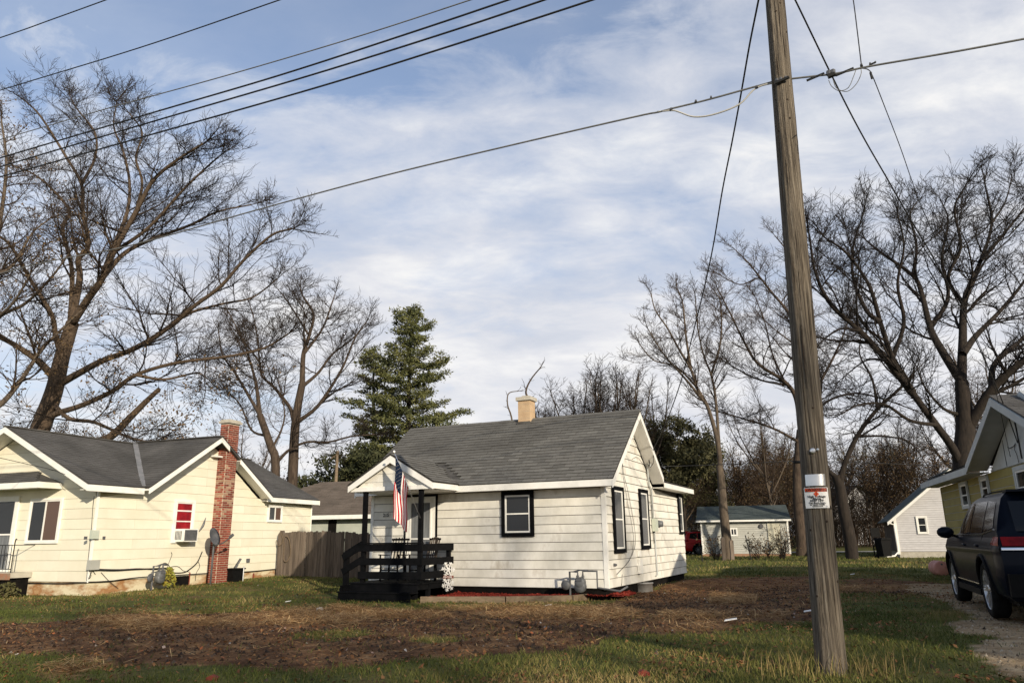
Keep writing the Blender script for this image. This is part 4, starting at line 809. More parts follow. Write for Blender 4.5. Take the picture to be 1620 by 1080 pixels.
for r in range(75):
    z = -.02+r*.0672
    for (org, rz, W) in (((.012, 4.222), 0, .326), ((.338, 4.222), math.pi/2, .476)):
        s = -.10 if r % 2 else 0.0
        while s < W-.02:
            s0, s1 = max(0, s), min(W, s+.2)
            if s1-s0 > .03: bl_.append((org, rz, s0, round(s1-s0-.011, 3), z))
            s += .205
random.seed(4); bl_.sort(key=lambda q: -q[4]); mbs = MB()
for i, (org, rz, s0, w_, z) in enumerate(bl_):
    worn = (2.1 < z < 3.35 and random.random() < .55-.35*abs(z-2.8)) or random.random() < .03; pr_ = random.uniform(-.002, .003)
    x, y = org[0]+math.cos(rz)*s0+math.sin(rz)*pr_, org[1]+math.sin(rz)*s0-math.cos(rz)*pr_
    if i < 300:
        o = link('brick', brick(w_, 'brick_worn' if worn else 'brick'), ch); o.location = (x, y, z); o.rotation_euler = (0, 0, rz)
    else:
        me = brick(w_, 'brick'); M_ = Matrix.Translation((x, y, z)) @ Matrix.Rotation(rz, 4, 'Z'); mbs.add([M_ @ v.co for v in me.vertices], [tuple(p.vertices) for p in me.polygons])
stuff(mbs.obj('brick_field', 'brick', ch))
# windows, door, awning, porch slab
window(lh, (.013, 0, 0), Y, X, 2.60, 3.40, 1.36, 2.60, .07, 'cream_trim', 'white_trim', 'hung', 'red_curtain', label='window with red curtain above an air conditioner')
mb = MB(); fbox(mb, (.013, 0, 0), Y, X, 2.72, 3.29, 2.26, 2.30, 0, .04); mb.obj('window_bar', 'white_trim', lh)
window(lh, (.013, 0, 0), Y, X, 6.80, 7.58, 2.02, 2.60, .045, 'cream_trim', 'white_trim', 'slide', ['pane_grey', 'pane_brown'])
window(lh, (0, -.013, 0), X, (0, -1, 0), -2.40, -1.20, 1.39, 2.57, .05, 'cream_trim', 'white_trim', 'slide', ['pane_dark', 'pane_brown'])
ac = MB().box(.0, .36, 2.72, 3.28, 1.40, 1.76).obj('air_conditioner', 'white_trim', lh)
MB().box(.361, .372, 2.76, 3.24, 1.43, 1.73).obj('grille', 'meter_grey', ac)
for i in range(7): MB().box(.372, .378, 2.77, 3.23, 1.45+i*.04, 1.462+i*.04).obj('louvre', 'grey_metal', ac)
for i in range(5): MB().box(.06+i*.05, .085+i*.05, 2.712, 2.72, 1.45, 1.70).obj('louvre', 'grey_metal', ac)
mb = frame_mb((0, -.013, 0), X, (0, -1, 0), -3.95, -2.84, .66, 2.66, .09, 0, .05); ld = mb.obj('door', 'cream_trim', lh); frame_mb((0, -.013, 0), X, (0, -1, 0), -3.86, -2.93, .66, 2.57, .05, 0, .045).obj('storm_door_frame', 'white_trim', ld)
fbox(MB(), (0, -.013, 0), X, (0, -1, 0), -3.81, -2.98, 1.62, 1.66, 0, .04).obj('storm_door_rail', 'white_trim', ld); fbox(MB(), (0, -.013, 0), X, (0, -1, 0), -3.81, -2.98, 1.66, 2.52, 0, .02).obj('pane', 'pane_dark', ld); fbox(MB(), (0, -.013, 0), X, (0, -1, 0), -3.81, -2.98, .71, 1.62, 0, .02).obj('pane', 'curtain_grey', ld)
aw = MB(); slab(aw, [(-4.6, -.68, 2.96), (-1.34, -.68, 2.96), (-2.35, -.02, 3.28), (-4.6, -.02, 3.28)], .04); slab(aw, [(-1.34, -.68, 2.96), (-1.34, -.02, 2.96), (-2.35, -.02, 3.28)], .04); awn = aw.obj('awning', 'roof_base', lh)
rows_field(awn, (-4.6, -.69, 2.965), X, Vector((0, .66, .32)), 3.26, .73, lambda s, v: s < 3.26-v*1.35, 'shingle_dark'); MB().box(-4.62, -1.32, -.70, -.678, 2.80, 2.955).obj('fascia', 'cream_trim', awn); MB().box(-1.34, -1.318, -.677, -.02, 2.80, 2.95).obj('fascia', 'cream_trim', awn); MB().box(-4.6, -1.342, -.676, -.02, 2.83, 2.85).obj('soffit', 'cream_trim', awn)
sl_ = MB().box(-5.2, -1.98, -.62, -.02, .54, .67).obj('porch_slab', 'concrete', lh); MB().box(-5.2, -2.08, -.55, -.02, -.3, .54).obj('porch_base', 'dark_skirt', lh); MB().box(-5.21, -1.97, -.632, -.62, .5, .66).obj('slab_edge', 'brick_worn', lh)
rl = MB(); rl.tube([(-2.03, -.58, .67), (-2.03, -.58, 1.42), (-2.01, -.58, 1.52), (-1.98, -.58, 1.50)], .014, 6); rl.beam((-2.03, -.58, 1.36), (-4.8, -.58, 1.36), .02, .02); rl.beam((-2.03, -.58, .76), (-4.8, -.58, .76), .02, .02); rail = rl.obj('porch_railing', 'cable', lh)
for i in range(20):
    x = -2.12-i*.12; MB().beam((x, -.58, .76), (x, -.58, 1.36), .012, .012, (0, 1, 0)).obj('baluster', 'cable', rail)
    if i % 3 == 1:
        pts = [(x-.06+.05*math.cos(t_)*(1-t_/9), -.58, 1.06+.13*math.sin(t_)*(1-t_/14)) for t_ in np.linspace(0, 8, 22)]; MB().tube(pts, .006, 4).obj('scroll', 'cable', rail)
MB().tube([(-2.03, -.58, 1.36), (-2.03, -.02, 1.36)], .01, 5).obj('side_rail', 'cable', rail)
# wall fittings and cables of the cream house
def lcable(pts, r=.012, off=.03, m_='cable', nm='wall_cable', k=5): return wire(nm, smooth_path([tuple(LS(a, b_, off)) for a, b_ in pts], k), r, m_, lh, 5)
lcable([(140, 920), (170, 919), (200, 915), (230, 912), (300, 908), (330, 906)], .014); lcable([(362, 905), (400, 903), (440, 899)], .014)
wire('wall_cable', smooth_path([tuple(LFp(a, b_, .03)) for a, b_ in [(24, 921), (60, 921.5), (100, 922), (137, 920.5)]]), .012, 'cable', lh, 5)
lcable([(142, 899), (160, 900), (190, 900.5), (220, 899), (245, 900), (262, 899), (272, 905), (290, 905), (300, 900), (312, 889), (320, 872)], .016); lcable([(150, 901), (180, 902), (215, 900), (262, 898)], .011, .05)
lcable([(149, 784), (147, 800), (145, 830), (142, 860), (139, 890), (137, 918)], .007); lcable([(252, 897), (256, 892), (262, 890), (268, 895), (270, 903)], .008, .05); lcable([(264, 898), (269, 885), (272, 877), (271, 873)], .007); lcable([(314, 888), (316, 896), (311, 905), (309, 918)], .007); lcable([(160, 905), (172, 918), (187, 930)], .007); lcable([(141, 900), (144, 910), (140, 915), (146, 903), (151, 908)], .008); lcable([(262, 898), (280, 895), (290, 902), (300, 904)], .006)
def lbox(px, py, w_, h, d, m_, nm): q = LS(px, py, .02); return MB().box(.01, d, q.y-w_/2, q.y+w_/2, q.z-h/2, q.z+h/2).obj(nm, m_, lh)
lbox(145.5, 893, .30, .24, .12, 'vinyl', 'cable_box'); lbox(148, 845, .22, .22, .09, 'box_green', 'vent_hood'); lbox(135, 850.5, .07, .08, .05, 'meter_grey', 'light_socket'); lbox(164, 850, .06, .07, .05, 'meter_grey', 'light_socket'); lbox(286, 918, .55, .24, .06, 'dark_skirt', 'foundation_vent'); lbox(392, 886, .14, .12, .05, 'grey_metal', 'outlet_box'); lbox(339, 722, .35, .05, .2, 'cream_trim', 'lamp_bracket')
q = LS(320, 829, .06); MB().tube([tuple(q+Vector((0, -.1, -.2))), tuple(q+Vector((.05, .0, 0))), tuple(q+Vector((.02, .1, .2)))], [.01, .035, .01], 6).obj('tattered_bracket', 'grey_metal', lh)
for px in (299.5, 401): q = LS(px, 914, .02); MB().box(.0, .03, q.y-.02, q.y+.02, gzs(*(LO+LXd*0+LYd*q.y)[:2])-.1, q.z+.16).obj('rusty_stake', 'brick', lh)
gp = LS(246, 920, .30); gw = LO+LXd*.30+LYd*gp.y; gas_meter('gas_meter', 'grey gas meter cluster against the cream house foundation', (gw[0], gw[1], gzs(gw[0], gw[1])+.04), math.pi/2-R_(20.5), 1.0, False)
# satellite dish
dp = LS(333, 920, .75); dw = LO+LXd*.75+LYd*dp.y; g0 = gzs(dw[0], dw[1])
dish = thing('satellite_dish', 'grey satellite dish on a short post in front of the brick chimney', 'satellite dish', (dw[0], dw[1], g0))
MB().tube([(0, 0, -.1), (0, 0, 1.15), (.02, 0, 1.25)], .03, 8).obj('post', 'grey_metal', dish, True)
mb = MB(); ax_ = Vector((.92, -.15, .30)).normalized(); mb.lathe((.0, 0, 1.38), ax_, [(.001, -.06), (.12, -.05), (.2, -.025), (.27, .01), (.275, .013), (.2, -.015), (.12, -.04), (.001, -.05)], 20); dm = mb.obj('reflector', 'meter_grey', dish, True); MB().tube([(.0, 0, 1.12), (.30, -.08, 1.20), (.55, -.12, 1.38)], .018, 6).obj('feed_arm', 'grey_metal', dish); MB().tube([(.50, -.11, 1.36), (.60, -.13, 1.44)], .045, 8).obj('feed_horn', 'meter_grey', dish)
# black tray and yellow shrub beside the chimney
q = LS(369, 905, .35); w_ = LO+LXd*.35+LYd*q.y; t = thing('garden_bin', 'small black bin beside the brick chimney of the cream house', 'bin', (w_[0], w_[1], gzs(w_[0], w_[1])), LR)
MB().prism([(-.22, 0), (.22, 0), (.27, .36), (-.27, .36)], lambda u, v, z_: (z_, u, v), -.2, .2).obj('tub', 'black_plastic', t); MB().box(-.23, .23, -.3, .3, .36, .40).obj('lid', 'black_plastic', t); MB().beam((.0, .05, .4), (.08, .2, .68), .12, .04).obj('handle', 'grey_metal', t); MB().tube([(.26, .16, .0), (.26, .16, .45)], .02, 6).obj('stake', 'steel', t)
def leafy(name, label, cat, px, py, Yd, h, r, nl, mtl, size, col=None, p3=None):
    p = p3 if p3 is not None else at(px, py, Yd); t = thing(name, label, cat, tuple(p)); mb = MB()
    for i in range(7): a = random.uniform(0, 6.28); mb.tube([(0, 0, -.03), (math.cos(a)*r*.3, math.sin(a)*r*.3, h*.5), (math.cos(a)*r*.7, math.sin(a)*r*.7, h*random.uniform(.7, .95))], [.012, .008, .003], 4)
    mb.obj('stem', 'twig_brown', t); mb = MB()
    for i in range(nl):
        a = random.uniform(0, 6.28); zz2 = random.uniform(.12, 1)*h; rr2 = r*random.random()**.5*(1.15-abs(zz2/h-.35)); c_ = Vector((math.cos(a)*rr2, math.sin(a)*rr2, zz2)); e_ = Vector((random.gauss(0, 1), random.gauss(0, 1), random.gauss(0, .7))).normalized()*size; f_ = e_.orthogonal().normalized()*size*.45
        mb.add([c_-e_, c_-f_, c_+e_, c_+f_], [(0, 1, 2, 3)])
    mb.obj('leaves', mtl, t); return t
q = LS(267, 924, .35); w_ = LO+LXd*.35+LYd*q.y; leafy('yellow_shrub', 'small yellow green shrub against the cream foundation beside the gas meter', 'shrub', 0, 0, 0, .58, .17, 260, 'plant_yellow', .05, p3=(w_[0], w_[1], gzs(w_[0], w_[1])))
q = LFp(8, 936, .8); w_ = LO+LXd*q.x-LYd*.8; leafy('porch_plant', 'low leafy plant under the porch slab of the cream house', 'shrub', 0, 0, 0, .35, .35, 220, 'olive_leaf', .05, p3=(w_[0], w_[1], gzs(w_[0], w_[1])))
# ------------------------------------------------------------------ board fence between the houses
F0 = LO+LYd*7.4; fr = math.atan2(U_[1], U_[0]); fen = thing('board_fence', 'weathered grey vertical board fence between the two houses', 'fence', (F0[0], F0[1], 0), fr)
random.seed(12); s = .38; i = 0
while s < 6.4:
    bw = random.uniform(.10, .155); p = F0+U_*s; g = gzs(p[0], p[1]); top = 1.64+.05*math.sin(s*1.1)+random.uniform(-.025, .03); ln = random.uniform(-.012, .012)
    mb = MB(); y0 = random.uniform(-.006, .006); mb.prism([(s, g-.02+random.uniform(0, .05)), (s+bw, g-.02), (s+bw+ln, top-.02), (s+bw*.8+ln, top), (s+bw*.2+ln, top+random.uniform(-.01, .01)), (s+ln, top-.025)], lambda u, v, w2: (u, w2, v), y0-.011, y0+.008); mb.obj('fence_board', 'fence_wood', fen); s += bw+random.uniform(.002, .012); i += 1
for z_ in (.55, 1.35): MB().box(.3, 6.4, .015, .055, z_, z_+.09).obj('fence_rail', 'fence_wood', fen)
for xp in (.3, 2.6, 4.9): MB().box(xp, xp+.1, .06, .16, 0, 1.6).obj('fence_post', 'fence_wood', fen)
mb = MB(); mb.prism([(.17, .1), (.40, .1), (.42, 1.62), (.36, 1.74), (.24, 1.74), (.15, 1.60)], lambda u, v, w2: (u, w2, v), -.09, -.02); mb.obj('end_board', 'fence_wood', fen)
wire('rope', smooth_path([(.10, -.10, 1.42), (.2, -.12, 1.24), (.34, -.12, 1.28), (.5, -.11, 1.55), (.62, -.05, 1.42), (.72, -.05, 1.0), (.6, -.06, .72), (.45, -.07, .78), (.44, -.09, 1.3), (.28, -.11, 1.68)]), .014, 'straw_rope' if 'straw_rope' in MATS else 'timber', fen, 5)
# ------------------------------------------------------------------ low garage beyond the fence
P = at(494, 905, 36); gb = thing('brown_roof_garage', 'low garage with brown hipped roof behind the board fence', 'garage', (P[0]-3.5, 36, .1), R_(-14))
MB().box(-1, 6.6, 0, 6, -.1, 2.25).obj('wall', 'garage_wall', gb); MB().box(4.55, 4.95, -.03, .02, .1, 2.2).obj('doorway', 'dark_skirt', gb)
mb = MB(); E0 = [(-1.3, -.45, 2.42), (7.1, -.45, 2.42), (7.1, 6.5, 2.42), (-1.3, 6.5, 2.42)]; r0, r1 = (2.2, 3.0, 4.1), (4.3, 3.0, 4.1)
slab(mb, [E0[0], E0[1], r1, r0]); slab(mb, [E0[1], E0[2], r1]); slab(mb, [E0[2], E0[3], r0, r1]); slab(mb, [E0[3], E0[0], r0]); gr = mb.obj('roof', 'shingle_brown', gb)
bb_ = Vector((0, 3.45, 1.68)); rows_field(gr, (-1.3, -.46, 2.42), X, bb_, 8.4, bb_.length, lambda s, v: 3.5*v/bb_.length < s < 8.4-2.8*v/bb_.length, 'shingle_brown', .19, .4)
MB().box(-1.32, 7.12, -.475, -.45, 2.22, 2.40).obj('fascia', 'white_trim', gb); MB().box(7.10, 7.13, -.475, 6.5, 2.22, 2.40).obj('fascia', 'white_trim', gb)
# ------------------------------------------------------------------ grey sided garage behind the white house
P1, P2 = at(1112, 877, 54), at(1251, 872, 52.4); d = (P2-P1)[:2]; W = float(np.hypot(*d)); gang = math.atan2(d[1], d[0])
gg = thing('grey_garage', 'long low pale grey sided garage with dark green roof beyond the back lawn', 'garage', (P1[0], P1[1], .06), gang)
MB().box(0, W, .02, 6, -.1, 2.33).obj('wall', 'vinyl', gg); random.seed(1)
boards(gg, (0, .02, 0), X, (0, -1, 0), .12, .148, 15, lambda z: (.08, W-.08), 'vinyl', th=.03)
MB().box(-.03, W+.03, .0, .03, -.1, .12).obj('foundation', 'brick_worn', gg)
for x in (-.02, W-.10): MB().box(x, x+.12, -.045, .02, .1, 2.3).obj('corner_board', 'white_trim', gg)
mb = MB(); slab(mb, [(-.28, -.35, 2.40), (W+.2, -.35, 2.40), (W+.2, 3, 3.42), (-.28, 3, 3.42)]); slab(mb, [(-.28, 3, 3.42), (W+.2, 3, 3.42), (W+.2, 6.4, 2.4), (-.28, 6.4, 2.4)]); gr = mb.obj('roof', 'shingle_green', gg)
rows_field(gr, (-.28, -.36, 2.40), X, Vector((0, 3.36, 1.02)), W+.48, 3.5, lambda s, v: True, 'shingle_green', .28, .6); MB().box(-.30, W+.22, -.385, -.355, 2.27, 2.39).obj('fascia', 'white_trim', gg)
def gx_(px): r = at(px, 850, 55); return float(((np.array([r[0], r[1]])-P1[:2])@d)/W)
xw0, xw1 = gx_(1155.5), gx_(1167.5); window(gg, (0, -.012, 0), X, (0, -1, 0), xw0, xw1, 1.30, 1.88, .07, 'white_trim', 'white_trim', 'slide')
dx0, dx1 = gx_(1214), gx_(1232.5); ddr = fbox(MB(), (0, -.01, 0), X, (0, -1, 0), dx0, dx1, .12, 2.12, 0, .03).obj('door', 'beige_door', gg); frame_mb((0, -.01, 0), X, (0, -1, 0), dx0-.04, dx1+.04, .1, 2.16, .04, 0, .045).obj('door_frame', 'vinyl', ddr); fbox(MB(), (0, -.01, 0), X, (0, -1, 0), dx1-.14, dx1-.08, 1.0, 1.06, .03, .08).obj('handle', 'steel', ddr)
mb = MB().lathe((gx_(1204), -.02, 1.95), (0, -1, 0), [(.001, 0), (.16, 0), (.14, .08), (.001, .08)], 10); mb.obj('wall_lamp', 'meter_grey', gg)
# ------------------------------------------------------------------ white shed-house on the right
Ps = at(1421.5, 871, 46); sr = -R_(21.5); sh = thing('white_outbuilding', 'small white sided outbuilding with steep gable and one window, left of the yellow house', 'outbuilding', (Ps[0], Ps[1], 0), sr)
SW_ = 6.6
mb = MB(); mb.prism([(0, .35), (SW_, .35), (SW_, 2.35), (SW_/2, 5.0), (0, 2.35)], lambda u, v, w2: (u, w2, v), .02, 7.5); mb.obj('wall', 'shed_white', sh); MB().box(.05, SW_-.05, .04, 7.4, -.2, .36).obj('foundation', 'concrete', sh)
boards(sh, (0, .02, 0), X, (0, -1, 0), .36, .13, 35, lambda z: (.05, SW_-.05) if z < 2.34 else ((z-2.35)/.803+.04, SW_-(z-2.35)/.803-.04), 'shed_white', th=.03, zmax=4.9)
for y in np.arange(0.05, 7.3, .42): MB().box(-.03, 0.0, y, y+.40, .36, 2.33).obj('side_board', 'fence_wood', sh)
MB().box(-.05, .10, -.03, .06, .2, 2.3).obj('corner_board', 'white_trim', sh)
mb = MB(); slab(mb, [(-.42, -.4, 2.12), (-.42, 7.8, 2.12), (SW_/2, 7.8, 5.12), (SW_/2, -.4, 5.12)], .07); slab(mb, [(SW_/2, -.4, 5.12), (SW_/2, 7.8, 5.12), (SW_+.42, 7.8, 2.12), (SW_+.42, -.4, 2.12)], .07); sro = mb.obj('roof', 'shingle_green', sh)
for sg in (0, 1): f2 = (lambda u, v, w2: (u, w2, v)) if sg == 0 else (lambda u, v, w2: (SW_-u, w2, v)); MB().prism([(-.42, 2.06), (SW_/2, 5.06), (SW_/2, 4.88), (-.42, 1.88)], f2, -.42, -.385).obj('rake_board', 'white_trim', sh)
MB().tube([(-.40, -.35, 2.05), (-.05, -.05, 1.9), (-.02, -.06, .35), (-.3, -.6, .12), (-1.0, -1.2, .08)], .05, 6).obj('downspout', 'white_trim', sh)
def sx_(px, py): q_ = wallpt(px, py, (Ps[0], Ps[1], 0), (math.cos(sr), math.sin(sr)))-np.array([Ps[0], Ps[1], 0]); return float(q_[0]*math.cos(sr)+q_[1]*math.sin(sr)), q_[2]
a0, z1 = sx_(1448, 816); a1, z0 = sx_(1470, 844); window(sh, (0, -.012, 0), X, (0, -1, 0), a0, a1, z0, z1, .08, 'white_trim', 'white_trim', 'hung', 'pane_dark')
# wheeled bin beside it
bp = at(1399, 876, 45.2); tb = thing('wheelie_bin', 'black wheeled rubbish bin beside the white outbuilding', 'bin', (bp[0], bp[1], 0), .2)
MB().prism([(-.26, .12), (.26, .12), (.33, 1.05), (-.33, 1.05)], lambda u, v, w2: (u, w2, v), -.3, .3).obj('bin_body', 'black_plastic', tb); MB().prism([(-.35, 1.05), (.35, 1.05), (.30, 1.16), (-.30, 1.16)], lambda u, v, w2: (u, w2, v), -.36, .36).obj('lid', 'black_plastic', tb)
for x in (-.27, .27): MB().lathe((x-.03, .26, .13), (1, 0, 0), [(.001, 0), (.13, 0), (.13, .06), (.001, .06)], 12).obj('wheel', 'tyre', tb)
MB().tube([(-.25, .36, 1.0), (-.25, .44, 1.04), (.25, .44, 1.04), (.25, .36, 1.0)], .02, 6).obj('handle', 'black_plastic', tb)
t2 = thing('dark_chair_seat', 'black garden chair back standing behind the wheeled bin', 'chair', (bp[0]+.1, bp[1]+.9, 0), .1)
for x in (-.25, .25): MB().beam((x, 0, 0), (x, .1, 1.75), .05, .05, (0, 1, 0)).obj('leg', 'black_plastic', t2)
MB().box(-.28, .28, .06, .1, 1.2, 1.75).obj('backrest', 'black_plastic', t2); MB().box(-.28, .28, -.3, .1, .5, .55).obj('seat', 'black_plastic', t2)
# ------------------------------------------------------------------ yellow house on the right
YO = np.array([13.02, 23.0, 0]); ya = R_(19); YY = np.array([math.sin(ya), math.cos(ya), 0]); YX = np.array([math.cos(ya), -math.sin(ya), 0])
def YS(px, py, off=0.): d = wallpt(px, py, YO-YX*off, YY)-YO; return Vector((d@YX, d@YY, d[2]))
yh = thing('yellow_house', 'yellow lapped-board house with white gable panel at the right edge', 'house', tuple(YO), -ya)
NX = (-1, 0, 0); YZ = 2.72
mb = MB(); mb.box(.001, 7, -13, 0, .3, YZ); mb.prism([(-11.9, YZ), (-5.9, YZ), (-8.9, 4.1)], lambda u, v, w2: (w2, u, v), .001, 5); mb.obj('wall', 'panel_white', yh); MB().box(.04, 7, -13, -.04, -.2, .3).obj('foundation', 'concrete', yh)
boards(yh, (0, 0, 0), Y, NX, .3, .203, 12, lambda z: (-13, -.05), 'yellow_siding', zmax=YZ-.0, splits=lambda i: [.3, .6] if i % 2 else [.45, .8])
MB().box(-.02, .03, -.05, .02, .28, 2.7).obj('corner_board', 'yellow_siding', yh)
boards(yh, (0, .02, 0), (1, 0, 0), (0, 1, 0), .3, .203, 12, lambda z: (.03, 7), 'yellow_siding', zmax=YZ)
mb = MB(); mb.prism([(-11.86, YZ+.005), (-5.94, YZ+.005), (-8.9, 4.06)], lambda u, v, w2: (w2, u, v), -.03, -.0); mb.obj('gable_panel', 'panel_white', yh)
for yv in (-7.3, -9.7): MB().box(-.036, -.03, yv-.01, yv+.01, YZ+.02, 3.3).obj('panel_joint', 'dark_skirt', yh)
pk = YS(1567, 627, .45); ft = YS(1529, 740, .45); ee = YS(1476, 757, .45); PKY, PKZ, FTY, FTZ = pk.y, pk.z, ft.y, 2.93
sly = (PKZ-.02-FTZ)/(FTY-PKY)
mb = MB(); slab(mb, [(-.45, FTY, FTZ), (-.45, PKY, PKZ), (5, PKY, PKZ), (.6, FTY, FTZ)], .05); slab(mb, [(-.45, 2*PKY-FTY, FTZ), (-.45, PKY, PKZ), (5, PKY, PKZ), (.6, 2*PKY-FTY, FTZ)], .05)
slab(mb, [(-.45, FTY-.0, FTZ-.01), (-.45, .35, FTZ-.05), (3.5, .35, 4.2), (3.5, FTY-3, 4.2)], .05); slab(mb, [(3.5, .35, 4.2), (7.5, .35, 2.9), (7.5, -13, 2.9), (3.5, -13, 4.2)], .05); yr = mb.obj('roof', 'shingle_dark', yh)
by = Vector((0, FTY-PKY, PKZ-FTZ)); rows_field(yr, (-.46, 2*PKY-FTY-.01, FTZ), X, by, 5, by.length, lambda s, v: True, 'shingle_dark'); rows_field(yr, (-.46, FTY, FTZ-.005), Y, Vector((3.95, 0, 1.25)), .35-FTY, 4.1, lambda s, v: True, 'shingle_dark')
def yrake(y0, z0, y1, z1, x0, x1, h, nm): MB().prism([(y0, z0), (y1, z1), (y1, z1-h), (y0, z0-h)], lambda u, v, w2: (w2, u, v), x0, x1).obj(nm, 'panel_white', yh)
yrake(FTY, FTZ-.03, PKY, PKZ-.03, -.48, -.452, .17, 'rake_board'); yrake(PKY, PKZ-.03, 2*PKY-FTY, FTZ-.03, -.48, -.452, .17, 'rake_board'); yrake(FTY, FTZ-.14, PKY, PKZ-.14, -.45, -.03, .02, 'soffit'); yrake(PKY, PKZ-.14, 2*PKY-FTY, FTZ-.14, -.45, -.03, .02, 'soffit')
MB().box(-.48, -.452, FTY, .37, FTZ-.22, FTZ-.06).obj('fascia', 'panel_white', yh); MB().box(-.451, -.0, FTY, .33, FTZ-.20, FTZ-.185).obj('soffit', 'panel_white', yh)
for i, (a_, b_, c_, d_) in enumerate([(1519.5, 1531.5, 762, 800), (1552, 1564.5, 753, 786), (1606, 1640, 738, 800)]):
    q0, q1 = YS(a_, c_), YS(b_, c_); window(yh, (-.016, 0, 0), Y, NX, q1.y, q0.y, YS(a_, d_).z-.1, 2.68, .09 if i == 2 else .07, 'panel_white', 'white_trim', 'hung', 'pane_dark')
MB().tube([tuple(YS(1605.5, 662, .03)), tuple(YS(1617.5, 725, .03))], .025, 6).obj('conduit', 'cable', yh); wire('wall_cable', smooth_path([tuple(YS(a, b_, .05)) for a, b_ in [(1594, 706), (1596, 709), (1604, 705), (1606, 701), (1605, 710), (1609, 720), (1612, 732)]]), .006, 'cable', yh, 4)
# ------------------------------------------------------------------ distant white house through the trees
fh = thing('distant_white_house', 'far off white two storey house glimpsed behind tree trunks', 'house', (at(1300, 850, 100)[0], 100, 0), 0)
MB().box(0, 11, 0, 9, -.2, 3.0).obj('wall', 'shed_white', fh); mb = MB(); mb.prism([(0, 0), (7, 0), (7, 2.2), (3.5, 4.6), (0, 2.2)], lambda u, v, w2: (u+2.2, w2, v+3.0), .5, 8.5); mb.obj('upper_wall', 'shed_white', fh)
mb = MB(); slab(mb, [(-.5, -.5, 2.9), (11.5, -.5, 2.9), (11.5, 4.5, 4.4), (-.5, 4.5, 4.4)], .1); slab(mb, [(1.8, 0, 4.95), (5.7, 0, 7.8), (5.7, 9, 7.8), (1.8, 9, 4.95)], .1); slab(mb, [(5.7, 0, 7.8), (9.6, 0, 4.95), (9.6, 9, 4.95), (5.7, 9, 7.8)], .1); mb.obj('roof', 'shingle_dark', fh)
for x0, z0 in ((1.2, 1), (4, 1), (8, 1), (4.2, 4.6), (6.4, 4.6)): window(fh, (0, 0 if z0 < 3 else .5, 0), X, (0, -1, 0), x0, x0+.95, z0, z0+1.4, .08, 'white_trim', 'white_trim', 'hung')
bh = thing('distant_blue_house', 'far low pale blue grey house behind the red car and trunks', 'house', (at(1075, 850, 85)[0], 85, 0), 0)
MB().box(0, 8, 0, 7, -.2, 2.8).obj('wall', 'panel_white', bh); mb = MB(); slab(mb, [(-.4, -.4, 2.8), (8.4, -.4, 2.8), (8.4, 3.5, 4.6), (-.4, 3.5, 4.6)], .1); mb.obj('roof', 'shingle_green', bh)
for x0 in (1, 4.4): window(bh, (0, 0, 0), X, (0, -1, 0), x0, x0+1.1, 1, 2.2, .08, 'white_trim', 'white_trim', 'hung')
# back road: a pale sheet crossing behind the lawns
rp = atz(1335, 870, .0)
mb = MB(); c_ = np.array([rp[0], 60.]); dd = np.array([.985, -.17]); nn_ = np.array([.17, .985]); vs = []
for i in range(41):
    s = -60+i*4; 
    for k in (-1.9, 1.9): p = c_+dd*s+nn_*k; vs.append((p[0], p[1], gzs(p[0], p[1])+.03))
mb.add(vs, [(2*i, 2*i+2, 2*i+3, 2*i+1) for i in range(40)]); struct(mb.obj('road', 'asphalt'))
# ------------------------------------------------------------------ cars
LEV = [(.30, .86), (.36, .935), (.46, .965), (.58, .985), (.72, .992), (.84, .990), (.93, .985), (1.02, .965), (1.09, .935)]
LEVU = [(1.09, .935), (1.16, .915), (1.26, .885), (1.38, .845), (1.50, .80), (1.60, .76), (1.665, .70), (1.71, .61), (1.735, .48), (1.755, .25), (1.76, .0)]
zs_ = [p[0] for p in LEV+LEVU[1:]]; ys_ = [p[1] for p in LEV+LEVU[1:]]
def half(z): return float(np.interp(z, zs_[:17], ys_[:17]))
def xrear(z): return float(np.interp(z, [.3, .5, .75, .95, 1.1, 1.3, 1.5, 1.62, 1.70, 1.76], [-.98, -1.05, -1.08, -1.05, -.99, -.90, -.80, -.74, -.66, -.55]))
def xfront(z): return float(np.interp(z, [.3, .5, .8, .95, 1.05, 1.09], [3.75, 3.88, 3.90, 3.84, 3.70, 3.60]))
def xwind(z): return float(np.interp(z, [1.09, 1.2, 1.4, 1.6, 1.7, 1.76], [2.62, 2.42, 2.02, 1.62, 1.35, 1.10]))
def taper(x, z): 
    f = 1-.10*max(0, (x-3.0)/.9)**2-.07*max(0, (-.80-x)/.28)**2
    return f
